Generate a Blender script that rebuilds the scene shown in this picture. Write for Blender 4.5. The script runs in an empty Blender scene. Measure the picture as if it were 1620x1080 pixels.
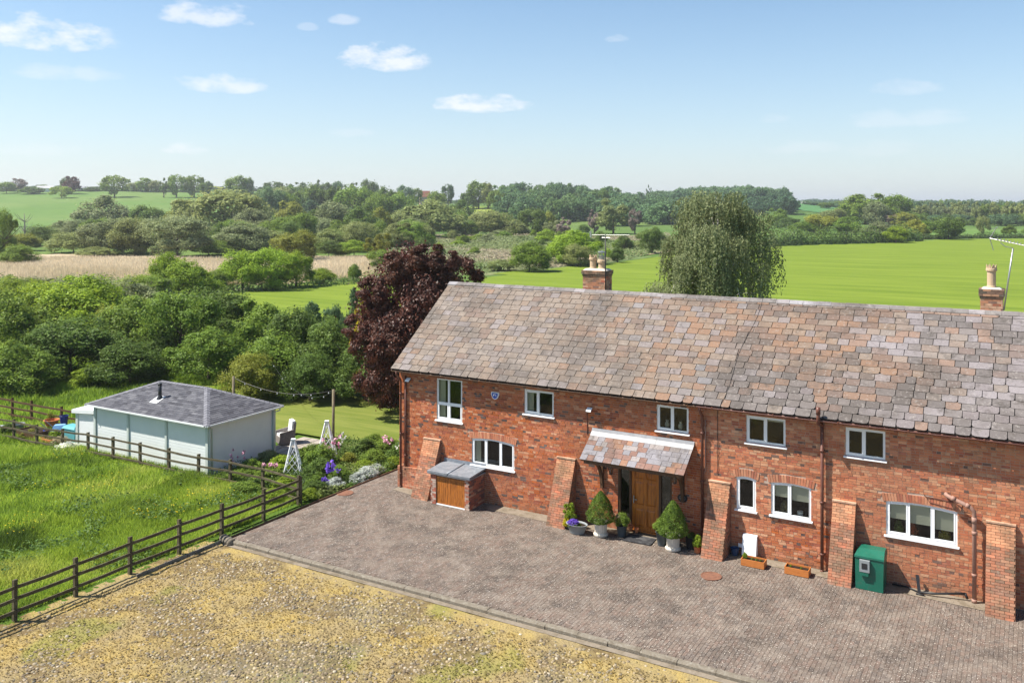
import bpy, math, random
import numpy as np
from mathutils import Vector, Matrix, noise
from math import sin, cos, pi, radians
random.seed(11)
RNG = np.random.default_rng(11)
sc = bpy.context.scene
# ------------------------------------------------------------------ camera
F, YH, TH, CAMH = 1409., 323.6, radians(30.25), 11.0
CX, CY = 20.59, -27.855
CT, ST = cos(TH), sin(TH)
cam = bpy.data.cameras.new('camera')
cam.sensor_width = 36; cam.lens = 36*F/1620; cam.shift_y = -(540-YH)/1620
cam.clip_start = .5; cam.clip_end = 25000
co = bpy.data.objects.new('camera', cam); sc.collection.objects.link(co)
co.location = (CX, CY, CAMH); co.rotation_euler = (radians(90), 0, TH)
sc.camera = co
# ------------------------------------------------------------------ world, sun, exposure
SUNV = Vector((-.61, -.38, 1.0)).normalized()          # towards the sun
elev = math.asin(SUNV.z); azim = math.atan2(SUNV.x, SUNV.y)
sc.view_settings.view_transform = 'Standard'; sc.view_settings.look = 'None'
sc.view_settings.gamma = 1; sc.view_settings.use_curve_mapping = False
sc.view_settings.exposure = 0.98
w = bpy.data.worlds.new('World'); sc.world = w; w.use_nodes = True
nt = w.node_tree; N = nt.nodes; LK = nt.links; N.clear()
def wn(t, **k):
    n = N.new(t)
    for a, b in k.items(): setattr(n, a, b)
    return n
sky = wn('ShaderNodeTexSky', sky_type='NISHITA', sun_disc=False)
sky.sun_elevation = elev; sky.sun_rotation = azim
sky.altitude = 50; sky.air_density = 1.0; sky.dust_density = .6; sky.ozone_density = 2.5
tc = wn('ShaderNodeTexCoord')
def vm(op, a, b=None):
    n = wn('ShaderNodeVectorMath', operation=op)
    for i, q in enumerate((a, b)):
        if q is None: continue
        if hasattr(q, 'is_linked'): LK.new(q, n.inputs[i])
        else: n.inputs[i].default_value = q
    return n
def mt(op, a, b=None, cl=False):
    n = wn('ShaderNodeMath', operation=op); n.use_clamp = cl
    for i, q in enumerate((a, b)):
        if q is None: continue
        if hasattr(q, 'is_linked'): LK.new(q, n.inputs[i])
        else: n.inputs[i].default_value = q
    return n.outputs[0]
D0 = tc.outputs['Generated']
# clouds: small fair-weather puffs, each at its own bearing and height, edges broken by noise
nz = wn('ShaderNodeTexNoise'); nz.inputs['Scale'].default_value = 30; nz.inputs['Detail'].default_value = 8; nz.inputs['Roughness'].default_value = .6
LK.new(vm('MULTIPLY', D0, (1, 1, 2.2)).outputs[0], nz.inputs['Vector'])
nzo = nz.outputs['Fac']
nz2 = wn('ShaderNodeTexNoise'); nz2.inputs['Scale'].default_value = 9; nz2.inputs['Detail'].default_value = 4
LK.new(vm('MULTIPLY', D0, (1, 1, 2)).outputs[0], nz2.inputs['Vector'])
def direction(px, py):
    u, v = (px-810)/F, (YH-py)/F
    return Vector((-ST+CT*u, CT+ST*u, v)).normalized()
clouds = [(50, 58, 95, 34, 1.0), (100, 118, 70, 14, .35), (330, 28, 66, 24, .8), (352, 136, 72, 17, .8), (600, 98, 72, 26, 1.1), (545, 34, 24, 10, .5), (487, 44, 16, 7, .28),
          (766, 168, 82, 17, 1.0), (303, 237, 40, 13, .75), (978, 63, 20, 8, .4), (1440, 140, 50, 16, .3), (1430, 190, 85, 16, .28), (1225, 190, 28, 9, .25), (1260, 236, 60, 14, .2), (1400, 238, 50, 16, .15),
          (60, 240, 60, 12, .2), (560, 212, 40, 8, .2),
          (-420, 60, 130, 40, 1), (-900, -60, 160, 50, 1), (2100, 40, 130, 40, 1), (2700, -100, 200, 60, 1), (900, -260, 140, 60, 1), (300, -420, 120, 60, 1)]
nsum = mt('ADD', mt('MULTIPLY', mt('SUBTRACT', nzo, .5), 2.9), mt('MULTIPLY', mt('SUBTRACT', nz2.outputs['Fac'], .5), 1.3))
acc = None
for px, py, hw, hh, st in clouds:
    hw *= 1.22; hh *= 1.3
    d = direction(px, py); e1 = Vector((0, 0, 1)).cross(d).normalized(); e2 = d.cross(e1)
    df = vm('SUBTRACT', D0, tuple(d)).outputs[0]
    a = vm('DOT_PRODUCT', df, tuple(e1*(F/hw))).outputs['Value']
    b = vm('DOT_PRODUCT', df, tuple(e2*(F/hh))).outputs['Value']
    # flat-bottomed: the lower half falls off faster
    b = mt('MULTIPLY', b, mt('ADD', mt('MULTIPLY', mt('LESS_THAN', b, 0), .7), 1))
    r2 = mt('ADD', mt('MULTIPLY', a, a), mt('MULTIPLY', b, b))
    m = mt('POWER', mt('SUBTRACT', 1.0, r2, True), .8)
    m = mt('MULTIPLY', mt('SUBTRACT', mt('ADD', mt('MULTIPLY', m, 1.15), nsum), .50), 1.35, True)
    m = mt('MULTIPLY', mt('MULTIPLY', m, mt('MINIMUM', mt('MULTIPLY', mt('SUBTRACT', 1.0, r2, True), 3.0), 1.0)), min(1, st))
    acc = m if acc is None else mt('MAXIMUM', acc, m)
cm = mt('MULTIPLY', acc, .76, True)
hsv = wn('ShaderNodeHueSaturation'); hsv.inputs['Saturation'].default_value = 1.08; hsv.inputs['Value'].default_value = 1.13; hsv.inputs['Hue'].default_value = .496
LK.new(sky.outputs[0], hsv.inputs['Color'])
# pale air near the horizon
sep = wn('ShaderNodeSeparateXYZ'); LK.new(D0, sep.inputs[0])
hz = mt('POWER', mt('SUBTRACT', 1.0, mt('MULTIPLY', mt('MAXIMUM', sep.outputs[2], 0.0), 3.2), True), 1.6)
mh = wn('ShaderNodeMixRGB'); LK.new(mt('MULTIPLY', hz, .5), mh.inputs[0]); LK.new(hsv.outputs[0], mh.inputs[1]); mh.inputs[2].default_value = (5.0, 6.0, 7.1, 1)
mx = wn('ShaderNodeMixRGB'); LK.new(cm, mx.inputs[0]); LK.new(mh.outputs[0], mx.inputs[1]); mx.inputs[2].default_value = (7.4, 7.5, 7.8, 1)
bg = wn('ShaderNodeBackground'); bg.inputs['Strength'].default_value = .072
LK.new(mx.outputs[0], bg.inputs['Color'])
ow = wn('ShaderNodeOutputWorld'); LK.new(bg.outputs[0], ow.inputs['Surface'])
sl = bpy.data.lights.new('sun', 'SUN'); sl.energy = 5.0; sl.angle = radians(.53); sl.color = (1, .94, .84)
so = bpy.data.objects.new('sun', sl); sc.collection.objects.link(so)
so.rotation_euler = SUNV.to_track_quat('Z', 'Y').to_euler(); so.location = (0, -20, 60)

# ------------------------------------------------------------------ places from the survey of the site
def ray(px, py):
    u = (px-810)/F; v = (YH-py)/F
    return -ST+CT*u, CT+ST*u, v
def G(px, py, z=0.):
    d = ray(px, py); t = (z-CAMH)/d[2]
    return (CX+t*d[0], CY+t*d[1])
def at(px, D):
    u = (px-810)/F*D
    return CX-ST*D+CT*u, CY+CT*D+ST*u
def smooth(a, b, x):
    t = np.clip((x-a)/(b-a), 0, 1); return t*t*(3-2*t)
def terr(x, y):
    x = np.asarray(x, float); y = np.asarray(y, float)
    D = -ST*(x-CX)+CT*(y-CY); R = CT*(x-CX)+ST*(y-CY)
    L = 1-smooth(-330, 120, R)
    h = 22*smooth(390, 860, D)*L + 3.5*smooth(420, 600, D)*(1-smooth(100, 330, R))
    h += 13*np.exp(-((D-760)/150)**2-((R-195)/95)**2)
    h += 9*np.exp(-((D-640)/110)**2-((R-25)/70)**2)
    h += 12*smooth(850, 1500, D)*(1-smooth(400, 800, R)) * (1-L)*.7
    near = np.maximum(np.abs(x-2)/38, np.abs(y)/26)
    h += .35*np.sin(x*.05+1)*np.sin(y*.043)*smooth(1.5, 3, near)*(1-smooth(85, 120, D))
    return h-.14

# ------------------------------------------------------------------ helpers
col = sc.collection
WM = {}
I4 = Matrix.Identity(4)
def link(o, parent=None, world=None):
    col.objects.link(o)
    if world is not None: o.matrix_basis = world
    if parent is not None:
        o.parent = parent; o.matrix_parent_inverse = WM.get(parent, I4).inverted()
    WM[o] = world if world is not None else I4
    return o
def tag(o, label=None, cat=None, group=None, kind=None):
    if label: o['label'] = label
    if cat: o['category'] = cat
    if group: o['group'] = group
    if kind: o['kind'] = kind
    return o
def empty(name, loc, label, cat, group=None, rz=0.):
    o = bpy.data.objects.new(name, None); o.empty_display_size = .3
    link(o, None, Matrix.Translation(Vector(loc)) @ Matrix.Rotation(rz, 4, 'Z'))
    return tag(o, label, cat, group)
def copy_tree(o, world, label=None, parent=None):
    """copy a thing and its parts; the mesh data stay shared"""
    c = o.copy(); col.objects.link(c)
    if parent is None:
        c.matrix_basis = world
        if label: c['label'] = label
    else: c.parent = parent
    for ch in o.children: copy_tree(ch, None, None, c)
    return c
class MB:
    def __init__(s): s.v = []; s.f = []; s.c = []; s.sm = []; s.cur = (1, 1, 1, 1); s.smooth = False
    def add(s, vs, fs, c=None):
        n = len(s.v); s.v += [tuple(p) for p in vs]
        for q in fs: s.f.append(tuple(i+n for i in q)); s.c.append(c or s.cur); s.sm.append(s.smooth)
        return s
    def box(s, x0, x1, y0, y1, z0, z1, c=None):
        return s.add([(x0,y0,z0),(x1,y0,z0),(x1,y1,z0),(x0,y1,z0),(x0,y0,z1),(x1,y0,z1),(x1,y1,z1),(x0,y1,z1)],
                     [(0,3,2,1),(4,5,6,7),(0,1,5,4),(1,2,6,5),(2,3,7,6),(3,0,4,7)], c)
    def obox(s, M, c=None, cham=0):
        v = [M @ Vector(p) for p in ((-.5,-.5,0),(.5,-.5,0),(.5,.5,0),(-.5,.5,0),(-.5,-.5,1),(.5,-.5,1),(.5,.5,1),(-.5,.5,1))]
        return s.add(v, [(0,3,2,1),(4,5,6,7),(0,1,5,4),(1,2,6,5),(2,3,7,6),(3,0,4,7)], c)
    def bar(s, a, b, w, h, up=(0,0,1), c=None):
        a, b = Vector(a), Vector(b); d = (b-a).normalized(); up = Vector(up)
        if abs(d.dot(up)) > .98: up = Vector((1, 0, 0))
        r = d.cross(up).normalized()*w/2; u = r.cross(d).normalized()*h/2
        v = [a-r-u, a+r-u, a+r+u, a-r+u, b-r-u, b+r-u, b+r+u, b-r+u]
        return s.add(v, [(0,3,2,1),(4,5,6,7),(0,1,5,4),(1,2,6,5),(2,3,7,6),(3,0,4,7)], c)
    def tube(s, pts, r, n=10, c=None, cap=True):
        pts = [Vector(p) for p in pts]; rs = r if isinstance(r, (list, tuple)) else [r]*len(pts)
        vs = []; fs = []; prev = None
        for i, p in enumerate(pts):
            d = (pts[min(i+1, len(pts)-1)]-pts[max(i-1, 0)]).normalized()
            if prev is None:
                prev = d.cross(Vector((0, 0, 1)) if abs(d.z) < .9 else Vector((1, 0, 0))).normalized()
            else: prev = (prev-d*prev.dot(d)).normalized()
            q = d.cross(prev)
            for k in range(n):
                a = 2*pi*k/n; vs.append(p+(prev*cos(a)+q*sin(a))*rs[i])
        for i in range(len(pts)-1):
            for k in range(n): fs.append((i*n+k, i*n+(k+1) % n, (i+1)*n+(k+1) % n, (i+1)*n+k))
        if cap: fs.append(tuple(range(n))[::-1]); fs.append(tuple(range((len(pts)-1)*n, len(pts)*n)))
        sm = s.smooth; s.smooth = n > 6; s.add(vs, fs, c); s.smooth = sm
        return s
    def lathe(s, prof, n=20, loc=(0,0,0), sx=1, sy=1, c=None, closed=True):
        vs = []; fs = []
        for r, z in prof:
            for k in range(n):
                a = 2*pi*k/n; vs.append((loc[0]+r*cos(a)*sx, loc[1]+r*sin(a)*sy, loc[2]+z))
        for i in range(len(prof)-1):
            for k in range(n): fs.append((i*n+k, i*n+(k+1) % n, (i+1)*n+(k+1) % n, (i+1)*n+k))
        if closed: fs.append(tuple(range(n))[::-1]); fs.append(tuple(range((len(prof)-1)*n, len(prof)*n)))
        return s.add(vs, fs, c)
    def mesh(s, name, colors=False):
        me = bpy.data.meshes.new(name); me.from_pydata(s.v, [], s.f)
        if colors:
            a = me.attributes.new('col', 'FLOAT_COLOR', 'FACE'); a.data.foreach_set('color', np.array(s.c, np.float32).ravel())
        if any(s.sm): me.polygons.foreach_set('use_smooth', s.sm)
        me.update(); return me
    def build(s, name, mat, parent=None, colors=False, world=None):
        me = s.mesh(name, colors)
        if mat: me.materials.append(mat)
        return link(bpy.data.objects.new(name, me), parent, world)
def mesh_np(name, V, Fc, mat, colr=None, rnd=None):
    me = bpy.data.meshes.new(name); k = Fc.shape[1]
    me.vertices.add(len(V)); me.vertices.foreach_set('co', V.astype(np.float32).ravel())
    me.loops.add(Fc.size); me.loops.foreach_set('vertex_index', Fc.astype(np.int32).ravel())
    me.polygons.add(len(Fc)); me.polygons.foreach_set('loop_start', np.arange(0, Fc.size, k, dtype=np.int32))
    if colr is not None:
        c4 = np.ones((len(Fc), 4), np.float32); c4[:, :3] = colr
        me.attributes.new('col', 'FLOAT_COLOR', 'FACE').data.foreach_set('color', c4.ravel())
    if rnd is not None:
        me.attributes.new('rnd', 'FLOAT', 'FACE').data.foreach_set('value', rnd.astype(np.float32))
    me.update(calc_edges=True)
    if mat: me.materials.append(mat)
    return me
def obj(name, me, parent=None, world=None, mat=None, color=None):
    o = bpy.data.objects.new(name, me); link(o, parent, world)
    if mat: o.material_slots[0].link = 'OBJECT'; o.material_slots[0].material = mat
    if color is not None: o.color = color
    return o
# ------------------------------------------------------------------ materials
def mat(name, base=(.5,.5,.5), rough=.8, spec=.3, metal=0, var=(), bump=None, piece=None, jitter=0, coord='pos', vscale=(1,1,1)):
    """var: (noise scale, detail, colour, lo, hi, amount); piece: 'attr' | 'obj' takes the piece's own colour"""
    m = bpy.data.materials.new(name); m.use_nodes = True; t = m.node_tree; n = t.nodes; l = t.links
    b = n['Principled BSDF']; b.inputs['Roughness'].default_value = rough; b.inputs['Metallic'].default_value = metal
    b.inputs['Specular IOR Level'].default_value = spec
    if coord == 'pos': src = n.new('ShaderNodeNewGeometry').outputs['Position']
    else: src = n.new('ShaderNodeTexCoord').outputs['Object']
    if vscale != (1,1,1):
        vs = n.new('ShaderNodeVectorMath'); vs.operation = 'MULTIPLY'; l.new(src, vs.inputs[0]); vs.inputs[1].default_value = vscale; src = vs.outputs[0]
    if piece == 'attr':
        a = n.new('ShaderNodeAttribute'); a.attribute_name = 'col'; c = a.outputs['Color']
    elif piece == 'obj':
        a = n.new('ShaderNodeObjectInfo'); c = a.outputs['Color']
    else:
        a = n.new('ShaderNodeRGB'); a.outputs[0].default_value = (*base, 1); c = a.outputs[0]
    for scl, det, c2, lo, hi, amt in var:
        q = n.new('ShaderNodeTexNoise'); q.inputs['Scale'].default_value = scl; q.inputs['Detail'].default_value = det; q.inputs['Roughness'].default_value = .6
        l.new(src, q.inputs['Vector'])
        r = n.new('ShaderNodeMapRange'); r.inputs[1].default_value = lo; r.inputs[2].default_value = hi; r.inputs[4].default_value = amt
        l.new(q.outputs['Fac'], r.inputs[0])
        x = n.new('ShaderNodeMixRGB'); l.new(r.outputs[0], x.inputs[0]); l.new(c, x.inputs[1]); x.inputs[2].default_value = (*c2, 1); c = x.outputs[0]
    l.new(c, b.inputs['Base Color'])
    if bump:
        q = n.new('ShaderNodeTexNoise'); q.inputs['Scale'].default_value = bump[0]; q.inputs['Detail'].default_value = 6; l.new(src, q.inputs['Vector'])
        u = n.new('ShaderNodeBump'); u.inputs['Strength'].default_value = bump[1]; u.inputs['Distance'].default_value = bump[2]
        l.new(q.outputs['Fac'], u.inputs['Height']); l.new(u.outputs[0], b.inputs['Normal'])
    return m
def leafmat(name, c1, c2, trans=.36, attr=False, gloss=.12, hue=.0):
    """leaves: diffuse + light coming through; every leaf and every plant a little different"""
    m = bpy.data.materials.new(name); m.use_nodes = True; t = m.node_tree; n = t.nodes; l = t.links
    b = n['Principled BSDF']; b.inputs['Roughness'].default_value = .5; b.inputs['Specular IOR Level'].default_value = gloss
    if attr:
        a = n.new('ShaderNodeAttribute'); a.attribute_name = 'col'; c = a.outputs['Color']
    else:
        a = n.new('ShaderNodeAttribute'); a.attribute_name = 'rnd'
        x = n.new('ShaderNodeMixRGB'); l.new(a.outputs['Fac'], x.inputs[0]); x.inputs[1].default_value = (*[q*.62 for q in c1], 1); x.inputs[2].default_value = (*[q*1.15 for q in c2], 1); c = x.outputs[0]
    oi = n.new('ShaderNodeObjectInfo'); r = n.new('ShaderNodeMapRange'); r.inputs[3].default_value = .84; r.inputs[4].default_value = 1.16; l.new(oi.outputs['Random'], r.inputs[0])
    r2 = n.new('ShaderNodeMapRange'); r2.inputs[3].default_value = .493; r2.inputs[4].default_value = .507
    mm = n.new('ShaderNodeMath'); mm.operation = 'FRACT'; m3 = n.new('ShaderNodeMath'); m3.operation = 'MULTIPLY'; m3.inputs[1].default_value = 7.31
    l.new(oi.outputs['Random'], m3.inputs[0]); l.new(m3.outputs[0], mm.inputs[0]); l.new(mm.outputs[0], r2.inputs[0])
    h = n.new('ShaderNodeHueSaturation'); l.new(c, h.inputs['Color']); l.new(r.outputs[0], h.inputs['Value']); l.new(r2.outputs[0], h.inputs['Hue'])
    l.new(h.outputs[0], b.inputs['Base Color'])
    tr = n.new('ShaderNodeBsdfTranslucent'); h2 = n.new('ShaderNodeHueSaturation'); h2.inputs['Value'].default_value = 1.5; h2.inputs['Hue'].default_value = .485
    l.new(h.outputs[0], h2.inputs['Color']); l.new(h2.outputs[0], tr.inputs['Color'])
    ms = n.new('ShaderNodeMixShader'); ms.inputs[0].default_value = trans
    l.new(b.outputs[0], ms.inputs[1]); l.new(tr.outputs[0], ms.inputs[2]); l.new(ms.outputs[0], n['Material Output'].inputs['Surface'])
    return m
def glassmat(name, tint=(.78,.83,.80)):
    m = bpy.data.materials.new(name); m.use_nodes = True; t = m.node_tree; n = t.nodes; l = t.links
    n.remove(n['Principled BSDF'])
    g = n.new('ShaderNodeBsdfGlossy'); g.inputs['Roughness'].default_value = .02; g.inputs['Color'].default_value = (.9,.95,.95,1)
    q = n.new('ShaderNodeTexNoise'); q.inputs['Scale'].default_value = 2.5; u = n.new('ShaderNodeBump'); u.inputs['Strength'].default_value = .05; u.inputs['Distance'].default_value = .05
    gp = n.new('ShaderNodeNewGeometry'); l.new(gp.outputs['Position'], q.inputs['Vector']); l.new(q.outputs['Fac'], u.inputs['Height']); l.new(u.outputs[0], g.inputs['Normal'])
    tr = n.new('ShaderNodeBsdfTransparent'); tr.inputs['Color'].default_value = (*tint, 1)
    fr = n.new('ShaderNodeFresnel'); fr.inputs['IOR'].default_value = 1.55
    a = n.new('ShaderNodeMath'); a.operation = 'MULTIPLY_ADD'; a.inputs[1].default_value = .75; a.inputs[2].default_value = .015; l.new(fr.outputs[0], a.inputs[0])
    ms = n.new('ShaderNodeMixShader'); l.new(a.outputs[0], ms.inputs[0]); l.new(tr.outputs[0], ms.inputs[1]); l.new(g.outputs[0], ms.inputs[2])
    l.new(ms.outputs[0], n['Material Output'].inputs['Surface']); return m
MT = {}
MT['white'] = mat('white_upvc', (.78,.8,.82), .35, .4)
MT['mortar'] = mat('mortar', (.42,.31,.24), .95, .1, var=[(1.2, 4, (.38,.24,.17), .4, .65, .7), (.35, 3, (.44,.36,.3), .45, .6, .6)], bump=(60, .4, .01))
dirt = [(.5, 6, (.20,.11,.075), .48, .66, .42), (25, 4, (.5,.36,.28), .6, .8, .3), (5, 6, (.14,.075,.055), .54, .70, .5), (2.2, 6, (.50,.27,.18), .56, .70, .3)]
MT['brick'] = mat('fired_brick', rough=.9, spec=.15, piece='attr', var=dirt, bump=(70, .5, .006))
MT['brick1'] = mat('fired_brick_single', rough=.9, spec=.15, piece='obj', var=dirt, bump=(70, .5, .006))
mossy = [(1.3, 6, (.13,.105,.09), .5, .7, .6), (9, 5, (.36,.34,.31), .56, .7, .4), (3.5, 6, (.085,.075,.065), .57, .68, .55)]
MT['bbrick'] = mat('weathered_brick', rough=.95, spec=.1, piece='attr', var=[(2.2, 5, (.14,.10,.065), .43, .64, .7), (3.5, 5, (.36,.20,.13), .50, .66, .5), (14, 5, (.42,.36,.28), .58, .72, .4), (7, 5, (.10,.09,.05), .55, .7, .5)], bump=(60, .6, .008))
stain = [(.55, 6, (.085,.072,.064), .48, .64, .66), (3.2, 6, (.06,.052,.046), .55, .68, .65), (8, 5, (.30,.27,.25), .56, .72, .45), (13, 5, (.07,.06,.055), .56, .72, .5), (16, 4, (.38,.36,.34), .60, .72, .4), (50, 3, (.10,.085,.075), .5, .75, .5)]
MT['slate'] = mat('riven_slate', rough=.75, spec=.2, piece='attr', var=stain, bump=(30, .5, .01))
MT['slate1'] = mat('riven_slate_single', rough=.75, spec=.2, piece='obj', var=stain, bump=(30, .5, .01))
MT['roofbed'] = mat('roof_felt', (.045,.04,.037), .95, .1)
MT['lead'] = mat('lead_sheet', (.20,.22,.25), .55, .5, .3, var=[(5, 4, (.33,.35,.38), .45, .65, .6), (14, 4, (.12,.13,.15), .55, .7, .5)])
MT['leadlight'] = mat('lead_flashing', (.21,.215,.23), .5, .5, .2, var=[(5, 5, (.29,.29,.30), .45, .65, .7), (14, 4, (.15,.15,.165), .58, .7, .4)])
MT['pipe'] = mat('iron_oxide_pipe', (.12,.045,.03), .45, .4, var=[(6, 4, (.2,.1,.075), .5, .7, .5)])
MT['pipefade'] = mat('faded_red_pipe', (.30,.17,.13), .6, .3, var=[(6, 4, (.4,.27,.22), .5, .7, .5)])
MT['oak'] = mat('stained_oak', (.44,.140,.016), .42, .4, var=[(7, 6, (.16,.05,.01), .45, .65, .7)], vscale=(3,3,.3), bump=(40,.2,.005))
MT['oakdk'] = mat('oiled_dark_timber', (.075,.04,.022), .6, .3, var=[(7, 6, (.14,.07,.03), .45, .65, .7)], vscale=(3,3,.4))
MT['cedar'] = mat('cedar_board', (.40,.135,.022), .5, .35, var=[(6, 6, (.11,.035,.01), .45, .65, .8), (20, 4, (.42,.2,.06), .55, .7, .4)], vscale=(5,5,.5))
MT['orangewood'] = mat('orange_stained_wood', (.46,.16,.04), .5, .35, var=[(6, 5, (.3,.09,.02), .5, .65, .5)], vscale=(1,4,4))
MT['fencewood'] = mat('weathered_fence_timber', (.085,.07,.042), .9, .15, var=[(4, 6, (.15,.135,.085), .45, .65, .7), (18, 5, (.035,.03,.02), .5, .7, .6)], bump=(40,.5,.01))
MT['greywood'] = mat('grey_lichened_timber', (.24,.21,.17), .9, .15, var=[(5, 6, (.12,.10,.07), .45, .65, .7)], bump=(40,.5,.01))
MT['polewood'] = mat('round_pole_timber', (.20,.17,.11), .9, .15, var=[(5, 6, (.12,.1,.07), .45, .65, .7)])
MT['shed'] = mat('sage_painted_board', (.66,.69,.68), .55, .35, var=[(1.5, 4, (.60,.63,.62), .4, .7, .6)], bump=(12,.1,.01))
MT['shedtrim'] = mat('sage_painted_post', (.46,.51,.48), .55, .35)
MT['shedwhite'] = mat('white_painted_trim', (.66,.68,.69), .5, .35)
MT['shingle'] = mat('felt_shingle', rough=.95, spec=.1, piece='attr', var=[(6, 4, (.06,.065,.08), .5, .7, .5), (120, 3, (.24,.245,.27), .5, .75, .5)])
MT['black'] = mat('black_metal', (.012,.012,.014), .35, .5)
MT['blackp'] = mat('black_plastic', (.02,.02,.022), .5, .4)
MT['interior'] = mat('room_dark', (.035,.033,.03), .9, .1)
MT['blind'] = mat('linen_blind', (.62,.58,.48), .9, .1)
MT['glass'] = glassmat('window_glass')
MT['bluesign'] = mat('blue_plastic', (.03,.08,.4), .3, .5)
MT['green'] = mat('green_painted_steel', (.008,.105,.068), .4, .45, var=[(2, 3, (.014,.14,.095), .45, .65, .5), (9, 5, (.06,.09,.07), .58, .72, .4)])
MT['grey'] = mat('grey_plastic', (.22,.24,.25), .6, .35)
MT['dkgrey'] = mat('dark_grey_pot', (.06,.075,.085), .55, .35)
MT['stonepot'] = mat('cast_stone', (.58,.52,.44), .85, .2, var=[(9, 5, (.4,.35,.28), .5, .7, .6)], coord='obj')
MT['terra'] = mat('terracotta', (.45,.15,.06), .8, .2, var=[(12, 4, (.55,.28,.15), .5, .7, .5)], coord='obj')
MT['soil'] = mat('potting_soil', (.03,.02,.014), .95, .1, bump=(60,.8,.02))
MT['pot'] = mat('buff_chimney_clay', (.46,.34,.225), .8, .2, var=[(9, 4, (.42,.3,.2), .5, .7, .5)])
MT['cement'] = mat('cement_flaunching', (.5,.46,.4), .95, .1)
MT['rust'] = mat('rusty_iron', (.20,.095,.06), .85, .2, var=[(9, 5, (.12,.06,.045), .45, .65, .7)], bump=(50,.6,.01))
MT['alu'] = mat('aerial_aluminium', (.34,.34,.34), .4, .5, .7)
MT['paver'] = mat('block_paver', rough=.9, spec=.15, piece='attr', var=[(.8, 5, (.072,.059,.05), .46, .64, .7), (1.3, 6, (.23,.19,.155), .49, .66, .55), (34, 3, (.62,.56,.50), .60, .70, .75), (5, 6, (.23,.19,.155), .52, .7, .4), (9, 5, (.11,.095,.08), .56, .7, .4)], bump=(80,.5,.006))
MT['paver1'] = mat('block_paver_single', rough=.9, spec=.15, piece='obj', var=[(.8, 5, (.072,.059,.05), .46, .64, .7), (1.3, 6, (.23,.19,.155), .49, .66, .55), (34, 3, (.62,.56,.50), .60, .70, .75), (5, 6, (.23,.19,.155), .52, .7, .4), (9, 5, (.11,.095,.08), .56, .7, .4)], bump=(80,.5,.006))
MT['joint'] = mat('sandy_joint', (.15,.12,.10), .98, .05, var=[(1.3, 6, (.26,.22,.19), .50, .68, .55), (.8, 5, (.09,.08,.065), .47, .66, .6)])
MT['concrete'] = mat('worn_concrete', (.33,.29,.25), .95, .1, var=[(2.5, 6, (.22,.19,.15), .45, .65, .7), (12, 5, (.44,.41,.37), .5, .7, .5)], bump=(30,.5,.01))
MT['haunch'] = mat('dirty_haunch', (.21,.175,.135), .95, .1, var=[(2.5, 6, (.13,.105,.07), .45, .62, .8), (12, 5, (.30,.26,.21), .5, .7, .5)], bump=(30,.5,.01))
MT['kerb'] = mat('weathered_kerb', (.19,.165,.13), .95, .1, var=[(3, 6, (.12,.10,.075), .45, .65, .7), (14, 5, (.3,.28,.24), .5, .7, .6)], bump=(30,.6,.02))
# ------------------------------------------------------------------ ground and fields
MT['land'] = mat('far_pasture', (.075,.135,.03), .95, .05, var=[(.006, 4, (.12,.17,.045), .42, .6, .8), (.02, 5, (.055,.10,.028), .5, .7, .7), (.35, 5, (.09,.15,.04), .45, .7, .5)])
MT['yard'] = mat('mossy_yard', (.25,.195,.085), .98, .05, var=[(.55, 5, (.25,.185,.10), .42, .62, .8), (.8, 6, (.25,.235,.06), .52, .66, .7), (2.6, 6, (.13,.10,.06), .50, .66, .8), (.33, 4, (.31,.26,.17), .55, .7, .5), (9, 6, (.31,.26,.12), .5, .7, .7), (28, 5, (.10,.075,.035), .54, .72, .7)], bump=(9,1.0,.05))
MT['turf'] = mat('turf_soil', (.075,.135,.02), .98, .05, var=[(.7, 5, (.08,.125,.02), .45, .65, .8), (12, 5, (.03,.05,.012), .5, .7, .7)], bump=(14,1,.05))
def stripe_mat(name, c1, c2, dirv, period, c3):
    m = mat(name, c1, .95, .05, var=[(.25, 5, c3, .42, .7, .55), (2.6, 5, c3, .5, .72, .4), (22, 4, tuple(q*.6 for q in c1), .5, .75, .45)], bump=(24, .7, .03))
    t = m.node_tree; n = t.nodes; l = t.links
    g = n.new('ShaderNodeNewGeometry'); mp = n.new('ShaderNodeMapping'); l.new(g.outputs['Position'], mp.inputs['Vector'])
    mp.vector_type = 'POINT'; mp.inputs['Rotation'].default_value = (0, 0, -math.atan2(dirv[1], dirv[0])); mp.inputs['Scale'].default_value = (.035/period*6, 1.7/period, 1)
    q = n.new('ShaderNodeTexNoise'); q.inputs['Scale'].default_value = 1; q.inputs['Detail'].default_value = 5; q.inputs['Roughness'].default_value = .65; l.new(mp.outputs[0], q.inputs['Vector'])
    r = n.new('ShaderNodeMapRange'); r.inputs[1].default_value = .36; r.inputs[2].default_value = .66; r.inputs[4].default_value = .8; l.new(q.outputs['Fac'], r.inputs[0])
    bs = n['Principled BSDF']; src = bs.inputs['Base Color'].links[0].from_socket
    x = n.new('ShaderNodeMixRGB'); l.new(r.outputs[0], x.inputs[0]); l.new(src, x.inputs[1]); x.inputs[2].default_value = (*c2, 1); l.new(x.outputs[0], bs.inputs['Base Color'])
    return m
MT['field'] = stripe_mat('grass_ley', (.115,.17,.020), (.178,.232,.032), (CT, ST), 5.0, (.10,.145,.018))
MT['lawn'] = stripe_mat('mown_lawn', (.115,.15,.026), (.20,.215,.055), (.95, .30), 1.3, (.10,.14,.028))
MT['hillfield'] = mat('hill_pasture', (.10,.175,.04), .95, .05, var=[(.015, 4, (.13,.19,.055), .42, .62, .8), (.07, 5, (.08,.145,.04), .5, .7, .6)])
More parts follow.
